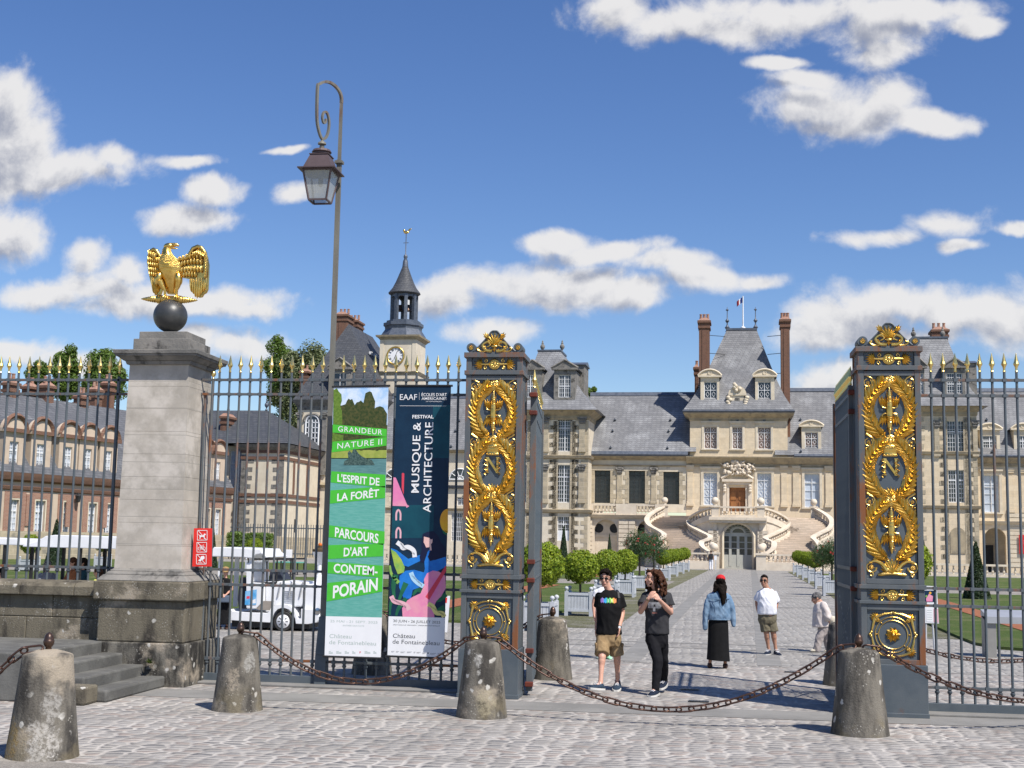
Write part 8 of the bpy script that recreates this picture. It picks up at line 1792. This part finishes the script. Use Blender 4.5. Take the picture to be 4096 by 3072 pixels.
G1=M('faded_print',(.22,.23,.26),(.14,.145,.16),sc=22); G2=M('pale_print',(.42,.43,.46),(.30,.30,.33),sc=30); G3=M('rose_print',(.30,.13,.11))
decal('shirt_print',me,t,J(775,0).x,J(950,0).x,J(0,612).z,J(0,388).z,24,24,[G1,G2,G3],lambda u,v: 1 if v>.80 and (u*9)%1<.75 else (0 if .30<v<.62 and u<.9 and not(.36<u<.5 and v<.5) else (1 if .34<u<.52 and .12<v<.36 and ((u*23)%1<.6) else (2 if v<.07 and .28<u<.62 else None))))
b=MB(); torso(b,J(893,1030,.01),J(897,835,.02),(1,-.2,0),[(0,.12,.10,0),(.4,.165,.122,0),(1,.155,.11,0)])
for h,k,a in((hL,kL,aL),(hR,kR,aR)): limb(b,[h,k],[.092,.088,.074]); limb(b,[k,a+Vector((0,0,-.015))],[.074,.070,.062,.058])
part('trousers',remesh(b,.011,4,.005,6,11),DENIMB,t)
shoe(t,aL-Vector((0,0,.01)),J(775,1595,-.36),NAVYS,laces=1,w=.05); shoe(t,aR-Vector((0,0,.02)),J(945,1548,.12),NAVYS,laces=1,w=.05,heel_up=.03)
b=MB(); b.ell(J(1010,560,.20),(.10,.09,.20),12,8); part('backpack',remesh(b,.014,3,.006,3),BLACK,t)
b=MB(); b.tube([J(985,330,.08),J(962,350,-.06),J(968,430,-.13),J(1000,520,-.1)],.022,6,sq=.35,up=(1,0,0)); b.tube([J(1045,620,.12),J(1050,720,.11),J(1052,850,.10)],.014,5,sq=.4); part('backpack_strap',b.mesh('backpack_strap',BLACK),BLACK,t)
b=MB(); d=(wL-eL).normalized(); b.lathe([(.030,-.008),(.033,0),(.030,.008)],wL-d*.015,12,d.to_track_quat('Z','Y').to_matrix()); part('bracelet',b.mesh('bracelet',METALF),METALF,t)
# --- 3 woman with red cap, seen from behind
J=Zm(848,365,1455); t=proot('person seen from behind in red cap, denim jacket and long black skirt',2780+350/3.687,2280+1450/3.687)
nk=J(372,330,.0); b=MB(); torso(b,J(365,760,0),nk,(1,0,0),[(0,.14,.10,0),(.3,.125,.09,0),(.7,.15,.10,0),(.9,.14,.085,0),(1,.05,.05,0)]); limb(b,[nk-Vector((0,0,.03)),J(388,240,-.01)],[.052,.048]); L,Mx=headgeo(b,J(390,185,-.03),R(168),R(4),.98)
hl,hr=J(320,790,0),J(420,790,0); kl,kr=J(270,1100,0),J(450,1100,0); al,ar=J(235,1390,.02),J(465,1395,.02); legs_bare(b,hl,kl,al,hr,kr,ar,.88)
e2=J(535,450,.13); arm(b,J(490,375,.02),e2,J(474,300,.22),.82); hand(b,J(474,300,.22),(-.2,.1,1),(0,1,0),.4,-1,.9); arm(b,J(255,375,.02),J(240,470,.14),J(330,320,.24),.82); hand(b,J(330,320,.24),(.3,.1,1),(0,1,0),.4,1,.9)
part('body',remesh(b,.009,5),SK2,t)
b=MB(); torso(b,J(362,742,.0),J(372,322,0),(1,0,0),[(0,.195,.14,0),(.03,.205,.145,0),(.10,.205,.15,0),(.45,.195,.145,0),(.78,.20,.13,0),(.92,.16,.10,0),(1,.085,.075,0)])
for P in(((238,415),(190,530),(162,700),(157,868)),((498,415),(543,530),(572,690),(577,815))):
    q=[J(*p,.0 if i==0 else -.03) for i,p in enumerate(P)]; limb(b,q,[.062,.064,.058,.050,.042])
me=remesh(b,.011,4,.007,9,9); part('jacket',me,DENIM,t)
b=MB()
for y0,y1 in((742,722),): 
    rr=[J(362+math.cos(a)*.205*848*.98,734,math.sin(a)*.145) for a in[2*PI*k/28 for k in range(28)]]; b.tube(rr,.014,6,closed=True,sq=1)
b.tube([J(215,425,-.10),J(290,432,-.143),J(365,434,-.150),J(440,432,-.143),J(515,425,-.10)],.005,5); b.tube([J(365,434,-.149),J(365,720,-.148)],.004,5)
for s in(-1,1): b.tube([J(365+s*90,434,-.138),J(365+s*60,720,-.142)],.004,5)
part('jacket_seams',b.mesh('jacket_seams',DENIM),DENIM,t)
b=MB(); rg=[]
for pyv,w,d in((720,.155,.115),(800,.175,.13),(900,.178,.135),(1100,.185,.15),(1250,.195,.165),(1338,.203,.175)):
    c=J(360,pyv,0); rg.append([c+Vector((math.cos(a)*w*(1+.018*math.sin(a*7)),math.sin(a)*d*(1+.02*math.sin(a*9+1)),-.012*math.cos(a) if pyv>1300 else 0)) for a in[2*PI*k/40 for k in range(40)]])
b.loft(rg[::-1]); part('skirt',b.mesh('skirt',BLK,60),BLK,t)
b=MB(); rnd=random.Random(3); b.ell(L(0,.015,.03),(.083,.098,.085),14,10,Mx)
for i in range(90):
    u=rnd.random(); x=rnd.uniform(-1,1); w0=(95 if u<.35 else 58)*(1-.25*u); cx=388+ (-30 if u<.3 else 32)*min(1,u*1.2)*1.0; p0=J(cx+x*w0,200+u*270,-(.085-.02*abs(x)+.05*min(1,u*2))); s=rnd.uniform(.014,.024); b.ell(p0,(s,s*.8,s*2.4),6,6)
limb(b,[J(372,230,-.04),J(405,360,-.12),J(412,500,-.14)],[.075,.062,.028]); limb(b,[J(340,230,-.03),J(295,315,-.08)],[.06,.03]); part('hair',remesh(b,.009,2,.004,2,22),HAIRD,t)
b=MB(); b.ell(L(0,.005,.055),(.087,.104,.078),18,12,Mx); cpm=remesh(b,.009,3); cap=part('cap',cpm,REDC,t); b=MB(); b.prism([(math.cos(a)*.075,-.06-math.sin(a)*.10) for a in[PI*k/12 for k in range(13)]],0,.01,'z'); bb2=MB(); bb2.add([L(v[0],v[1],v[2]+.04-.25*(abs(v[1])-.06)) for v in b.v],b.f); part('peak',bb2.mesh('peak',REDC),REDC,cap); b=MB(); b.ell(L(0,.103,.022),(.030,.012,.020),10,8,Mx); part('cap_opening',b.mesh('cap_opening',HAIRD,60),HAIRD,cap)
for a,tx in((al,262),(ar,492)): shoe(t,a,J(tx,1455,.20),LEATH,False,.040)
# --- 4 man in white T-shirt
J=Zm(752,1090,1250); t=proot('person in white T-shirt, olive shorts and sunglasses standing with hands in pockets',2780+1100/3.687,2280+1250/3.687)
nk=J(1055,262,0); sL,sR=J(945,318,.02),J(1165,318,.0); eL,wL=J(918,475,.09),J(922,600,.04); eR,wR=J(1212,490,.09),J(1172,630,.02); hL,hR=J(1000,690,0),J(1110,690,.0); kL,aL=J(1045,950,-.02),J(1082,1190,.02); kR,aR=J(1150,950,-.02),J(1186,1190,.0)
b=MB(); torso(b,J(1062,705,0),nk,(1,-.1,0),[(0,.16,.12,0),(.25,.165,.135,.02),(.5,.165,.135,.02),(.75,.175,.125,.01),(.9,.155,.09,0),(1,.058,.058,0)]); limb(b,[nk-Vector((0,0,.03)),J(1022,215,-.01)],[.062,.06]); L,Mx=headgeo(b,J(1008,165,-.02),R(-20),R(0),.98)
arm(b,sL,eL,wL,1.05); arm(b,sR,eR,wR,1.05); hand(b,wL,(.15,0,-1),(1,0,0),.2,-1); hand(b,wR,(-.1,0,-1),(-1,0,0),.2,1); legs_bare(b,hL,kL,aL,hR,kR,aR,.95,1.08); part('body',remesh(b,.0085,5),SK2,t); face(t,L,Mx,False); sunglasses(t,L,Mx)
b=MB(); torso(b,J(1055,655,0),nk-Vector((0,0,.0)),(1,-.1,0),[(0,.185,.15,.01),(.05,.188,.152,.015),(.35,.186,.158,.02),(.65,.188,.145,.015),(.86,.172,.105,0),(.955,.10,.08,0),(.985,.078,.072,0)])
for s_,e in((sL,eL),(sR,eR)): limb(b,[s_-Vector((0,0,.045)),s_.lerp(e,.84)],[.060,.072,.084],end=False)
part('shirt',remesh(b,.011,4,.0055,5),WTEE,t)
b=MB(); torso(b,J(1060,790,0),J(1058,640,0),(1,-.1,0),[(0,.16,.125,0),(.4,.188,.14,0),(1,.178,.13,0)])
for h,k in((hL,kL),(hR,kR)): limb(b,[h,h.lerp(k,.84)],[.095,.098,.104],end=False)
part('shorts',remesh(b,.011,4,.005,7,11),OLIVE,t)
b=MB(); b.ell(L(0,.034,.056),(.076,.082,.074),16,12,Mx)
for q in(-1,1): b.ell(L(q*.07,.02,.01),(.010,.03,.035),8,6,Mx)
for i in range(24): d=Vector((random.gauss(0,1),random.gauss(0,1)-.2,abs(random.gauss(0,1))+.5)).normalized(); b.ell(L(d.x*.068,.01+d.y*.08,.055+d.z*.072),(.018,.018,.014),6,5)
part('hair',remesh(b,.008,2),HAIRD,t); shoe(t,aL,J(985,1248,-.22),NAVYS,laces=1); shoe(t,aR,J(1222,1262,-.24),NAVYS,laces=1)
# --- 5 old woman stooping in pale clothes
J=Zm(726,1860,1215); t=proot('person with grey hair stooping forward in pale linen clothes with a cream shoulder bag',2780+1840/3.687,2280+1213/3.687)
hp=J(1950,800,0); nk=J(1868,470,-.0); b=MB(); torso(b,hp,nk,(0,1,0),[(0,.15,.13,0),(.3,.145,.13,0),(.6,.16,.13,0),(.9,.13,.09,0),(1,.05,.055,0)]); limb(b,[nk,J(1832,448,0)],[.055,.05]); L,Mx=headgeo(b,J(1812,425,0),R(-90),R(22),.98)
arm(b,J(1900,520,-.16),J(1940,640,-.20),J(1985,765,-.16),.9); hand(b,J(1985,765,-.16),(.4,.2,-1),(0,1,0),.3,1); arm(b,J(1890,520,.16),J(1900,650,.2),J(1900,760,.14),.9); hand(b,J(1900,760,.14),(0,0,-1),(0,1,0),.3,1)
k1,a1=J(1850,985,-.08),J(1800,1165,-.08); k2,a2=J(1980,1000,.08),J(2010,1150,.08); legs_bare(b,hp+Vector((0,-.08,0)),k1,a1,hp+Vector((0,.08,0)),k2,a2,.9); part('body',remesh(b,.009,5),SK3,t); face(t,L,Mx,True,brow=HAIRG)
b=MB(); torso(b,J(1895,840,0),nk+Vector((.01,0,.0)),(0,1,0),[(0,.20,.19,0),(.1,.20,.185,0),(.4,.19,.17,0),(.75,.19,.145,0),(.92,.15,.10,0),(1,.08,.07,0)])
for s,P in((-1,((1900,520),(1935,620),(1950,690))),(1,((1890,520),(1900,640),(1900,700)))): limb(b,[J(*p,s*(.15+.03*i)) for i,p in enumerate(P)],[.075,.08,.08])
part('blouse',remesh(b,.012,4,.007,3,9),CREAM,t)
b=MB(); torso(b,J(1935,900,0),J(1945,760,0),(0,1,0),[(0,.15,.14,0),(1,.15,.13,0)])
for s,k,a in((-1,k1,a1),(1,k2,a2)): limb(b,[hp+Vector((0,s*.08,-.02)),k],[.10,.095,.085]); limb(b,[k,a+Vector((0,0,-.01))],[.085,.080,.072])
part('trousers',remesh(b,.012,4,.006,8,10),BEIGE,t); b=MB(); b.ell(L(0,.025,.040),(.086,.098,.086),14,10,Mx)
for i in range(50): d=Vector((random.gauss(0,1),random.gauss(0,1)+.5,random.gauss(0,1)+.4)).normalized(); b.ell(L(d.x*.075,.025+d.y*.088,.035+d.z*.08),(.022,.022,.02),6,5)
part('hair',remesh(b,.009,1),HAIRG,t); shoe(t,a1,J(1700,1205,-.09),CANV,False); shoe(t,a2,J(1930,1222,.08),CANV,False)
b=MB(); b.ell(J(2035,745,-.16),(.085,.06,.10),14,10); bag=part('shoulder_bag',remesh(b,.012,3,.004,2),CANV,t); b=MB(); b.tube([J(1990,720,-.18),J(2000,600,-.16),J(1930,480,-.05),J(1900,470,.1)],.012,5); part('bag_strap',b.mesh('bag_strap',CANV),CANV,bag)
# --- simple far or half hidden figures, built the same way
def standing(label,px,py,Hh,shirt,bottom,skin,hair,rz=0,long_=False,hat=None,skirt=False,arms='down',bag=None,vox=.016,group=None,shoes=LEATH,shirtlen=.56,sleeve=.5,dY=0):
    t=proot(label,px,py,rz,group,dY=dY); s=Hh/1.75; V=lambda x,y,z: Vector((x,y,z))*s
    nk=V(0,0,1.47); sl,sr=V(-.175,0,1.40),V(.175,0,1.40); ar={'down':((-.22,.03,1.12),(-.22,-.04,.88),(.22,.03,1.12),(.22,-.04,.88)),'front':((-.20,.02,1.14),(-.06,-.20,1.02),(.20,.02,1.14),(.05,-.21,1.0)),'phone':((-.20,-.05,1.16),(-.04,-.26,1.30),(.20,-.05,1.16),(.04,-.26,1.30))}[arms]
    el,wl,er,wr_=[V(*p) for p in ar]; b=MB(); torso(b,V(0,0,.88),nk,(1,0,0),[(0,.155*s,.11*s,0),(.4,.135*s,.1*s,0),(.72,.165*s,.11*s,0),(.9,.15*s,.085*s,0),(1,.055*s,.055*s,0)]); limb(b,[nk-V(0,0,.03),V(0,-.01,1.56)],[.055*s,.05*s]); L,Mx=headgeo(b,V(0,-.02,1.635),0,R(18) if arms!='down' else 0,s)
    arm(b,sl,el,wl,s*.95); arm(b,sr,er,wr_,s*.95)
    for w,e,sd in((wl,el,-1),(wr_,er,1)): hand(b,w,(w-e),(-sd,0,.1) if arms=='down' else (0,.4,-1),.35,sd,s)
    hl,hr,kl,kr,al,arr=V(-.09,0,.90),V(.09,0,.90),V(-.095,-.01,.49),V(.095,.01,.49),V(-.10,.02,.09),V(.10,.03,.09); legs_bare(b,hl,kl,al,hr,kr,arr,s*.95); part('body',remesh(b,vox,4),skin,t)
    b=MB(); torso(b,V(0,0,1.47-shirtlen),nk,(1,0,0),[(0,.18*s,.135*s,0),(.4,.165*s,.125*s,0),(.7,.185*s,.13*s,0),(.9,.165*s,.1*s,0),(1,.07*s,.065*s,0)])
    if sleeve: 
        for s_,e in((sl,el),(sr,er)): limb(b,[s_-V(0,0,.045),s_.lerp(e,sleeve)],[.058*s,.070*s],end=False)
    part('shirt',remesh(b,vox,3,.004,2),shirt,t)
    b=MB()
    if skirt: torso(b,V(0,0,.93 if skirt is True else .93),V(0,0,.15 if skirt is True else .5),(1,0,0),[(0,.16*s,.12*s,0),(.3,.18*s,.14*s,0),(1,.19*s,.16*s,0)]); part('skirt',remesh(b,vox,3,.004,3),bottom,t)
    else:
        torso(b,V(0,0,.82),V(0,0,.98),(1,0,0),[(0,.165*s,.12*s,0),(1,.165*s,.12*s,0)]); f=1.0 if long_ else .8
        for h,k,a in((hl,kl,al),(hr,kr,arr)):
            limb(b,[h,h.lerp(k,f)],[.095*s,.09*s,.08*s] if long_ else [.095*s,.10*s],end=long_)
            if long_: limb(b,[k,a],[.08*s,.065*s])
        part('trousers' if long_ else 'shorts',remesh(b,vox,3,.004,4),bottom,t)
    b=MB(); b.ell(L(0,.036,.052),(.080,.088,.080),12,10,Mx)
    if hair[1]: limb(b,[L(0,.06,.0),L(0,.08,-.25)],[.075*s,.05*s])
    part('hair',remesh(b,vox*.7,2),hair[0],t)
    if hat: 
        b=MB(); b.ell(L(0,.01,.075),(.09,.105,.07),12,8,Mx); b.ell(L(0,-.10,.06),(.07,.06,.01),12,6,Mx); part('hat',remesh(b,vox*.7,2),hat,t)
    shoe(t,al,V(-.11,-.17,.0),shoes,False); shoe(t,arr,V(.11,-.16,.0),shoes,False)
    if bag: b=MB(); c=V(*bag[1]); b.obox(c,bag[2]); part('bag',remesh(b,vox,3),bag[0],t)
    return t
standing('person half hidden behind the man in black, in white T-shirt and white sneakers',2414,2636,1.58,WTEE,KHAKI,SK1,(HAIRD,False),R(12),shoes=M('white_green_sneaker',(.65,.70,.66),(.3,.65,.4)),vox=.013)
standing('person in maroon half hidden between the right gate leaf and gilded pier',3447,2640,1.62,MAR,DENIMB,SK1,(HAIRD,False),R(-30),long_=True,arms='front',sleeve=.9,vox=.014)
standing('person in black sleeveless top and long black skirt looking down beside the white locomotive',892,2518,1.40,BLK,BLK,SK1,(HAIRD,True),R(10),skirt=True,arms='front',sleeve=0,hat=cloth('straw',(.32,.21,.10)),bag=(M('blue_grey_bag',(.10,.13,.18)),(0,-.24,.88),(.30,.08,.16)),vox=.013)
standing('person with black backpack and white trousers at the foot of the left stair flight',2844,2281,1.64,GREYC,WTEE,SK2,(HAIRD,False),R(175),long_=True,bag=(BLACK,(0,.16,1.25),(.30,.14,.42)),group='visitors before the arched door')
standing('person in white cap and white shirt with grey shorts before the arched door',3006,2272,1.62,WTEE,GREYC,SK2,(HAIRD,False),R(150),hat=WTEE,group='visitors before the arched door')
standing('person in short pale blue denim dress before the arched door',3022,2274,1.60,BLUEC,BLUEC,SK2,(HAIRD,True),R(170),skirt=2,arms='phone',group='visitors before the arched door')
standing('person in grey top and black shorts, rightmost before the arched door',3041,2274,1.66,GREYC,BLK,SK2,(HAIRD,False),R(200),arms='phone',bag=(MAR,(.20,.08,1.12),(.12,.12,.3)),group='visitors before the arched door')
def seated(label,px,py,Y,shirt,skin,hair,rz,s=.9,long_=True):
    c=at(px,py,Y); t=root('person',label,'person',(c.x,c.y,0),0,'passengers seated in the train carriage',True,rz); z0=.50; V=lambda x,y,z: Vector((x,y,z0+z))*1.0
    hz=c.z-z0; nk=V(0,0,hz-.17); b=MB(); torso(b,V(0,0,-.02),nk,(1,0,0),[(0,.16,.12,0),(.5,.15,.11,0),(.8,.17,.11,0),(1,.055,.055,0)]); limb(b,[nk,V(0,0,hz-.06)],[.052,.05]); L,Mx=headgeo(b,V(0,-.02,hz),0,R(8),.95)
    for q in(-1,1):
        a=V(q*.17,0,hz-.24); e=V(q*.21,-.08,hz-.48); w=V(q*.12,-.28,.12); arm(b,a,e,w,.9); hand(b,w,(0,-1,-.2),(0,0,-1),.3,q,.9); k=V(q*.10,-.40,.02); limb(b,[V(q*.09,0,.02),k],[.085,.06]); limb(b,[k,V(q*.10,-.42,-z0+.12)],[.055,.04]); limb(b,[V(q*.10,-.42,-z0+.10),V(q*.10,-.56,-z0+.05)],[.04,.03])
    part('body',remesh(b,.015,4),skin,t); b=MB(); torso(b,V(0,0,-.02),nk,(1,0,0),[(0,.18,.14,0),(.5,.17,.125,0),(.8,.185,.125,0),(.95,.12,.085,0),(1,.075,.07,0)])
    for q in(-1,1): limb(b,[V(q*.17,0,hz-.24),V(q*.21,-.08,hz-.48)],[.07,.068])
    part('shirt',remesh(b,.015,3,.004,2),shirt,t); b=MB(); b.ell(L(0,.025,.04),(.09,.10,.095),12,10,Mx)
    if long_: limb(b,[L(0,.06,0),L(0,.07,-.2)],[.085,.06])
    part('hair',remesh(b,.011,2),hair,t)
for a in(('person with brown hair and rust top seated in the train carriage',293,2250,30.2,RUSTC,SK3,HAIRB,R(-40)),('person with black hair and teal top seated in the carriage beside the rust top',335,2252,30.3,TEALC,SK3,HAIRD,R(-60)),('person in grey seated near the front of the train carriage',190,2262,30.2,GREYC,SK1,HAIRG,R(60)),('child in yellow shirt seated nearest the stone pillar in the carriage',393,2288,30.1,YELC,SK3,HAIRB,R(-80)),('person with dark hair seated at the picture edge in the second carriage',8,2292,30.5,GREYC,SK3,HAIRD,R(-90))): seated(*a)
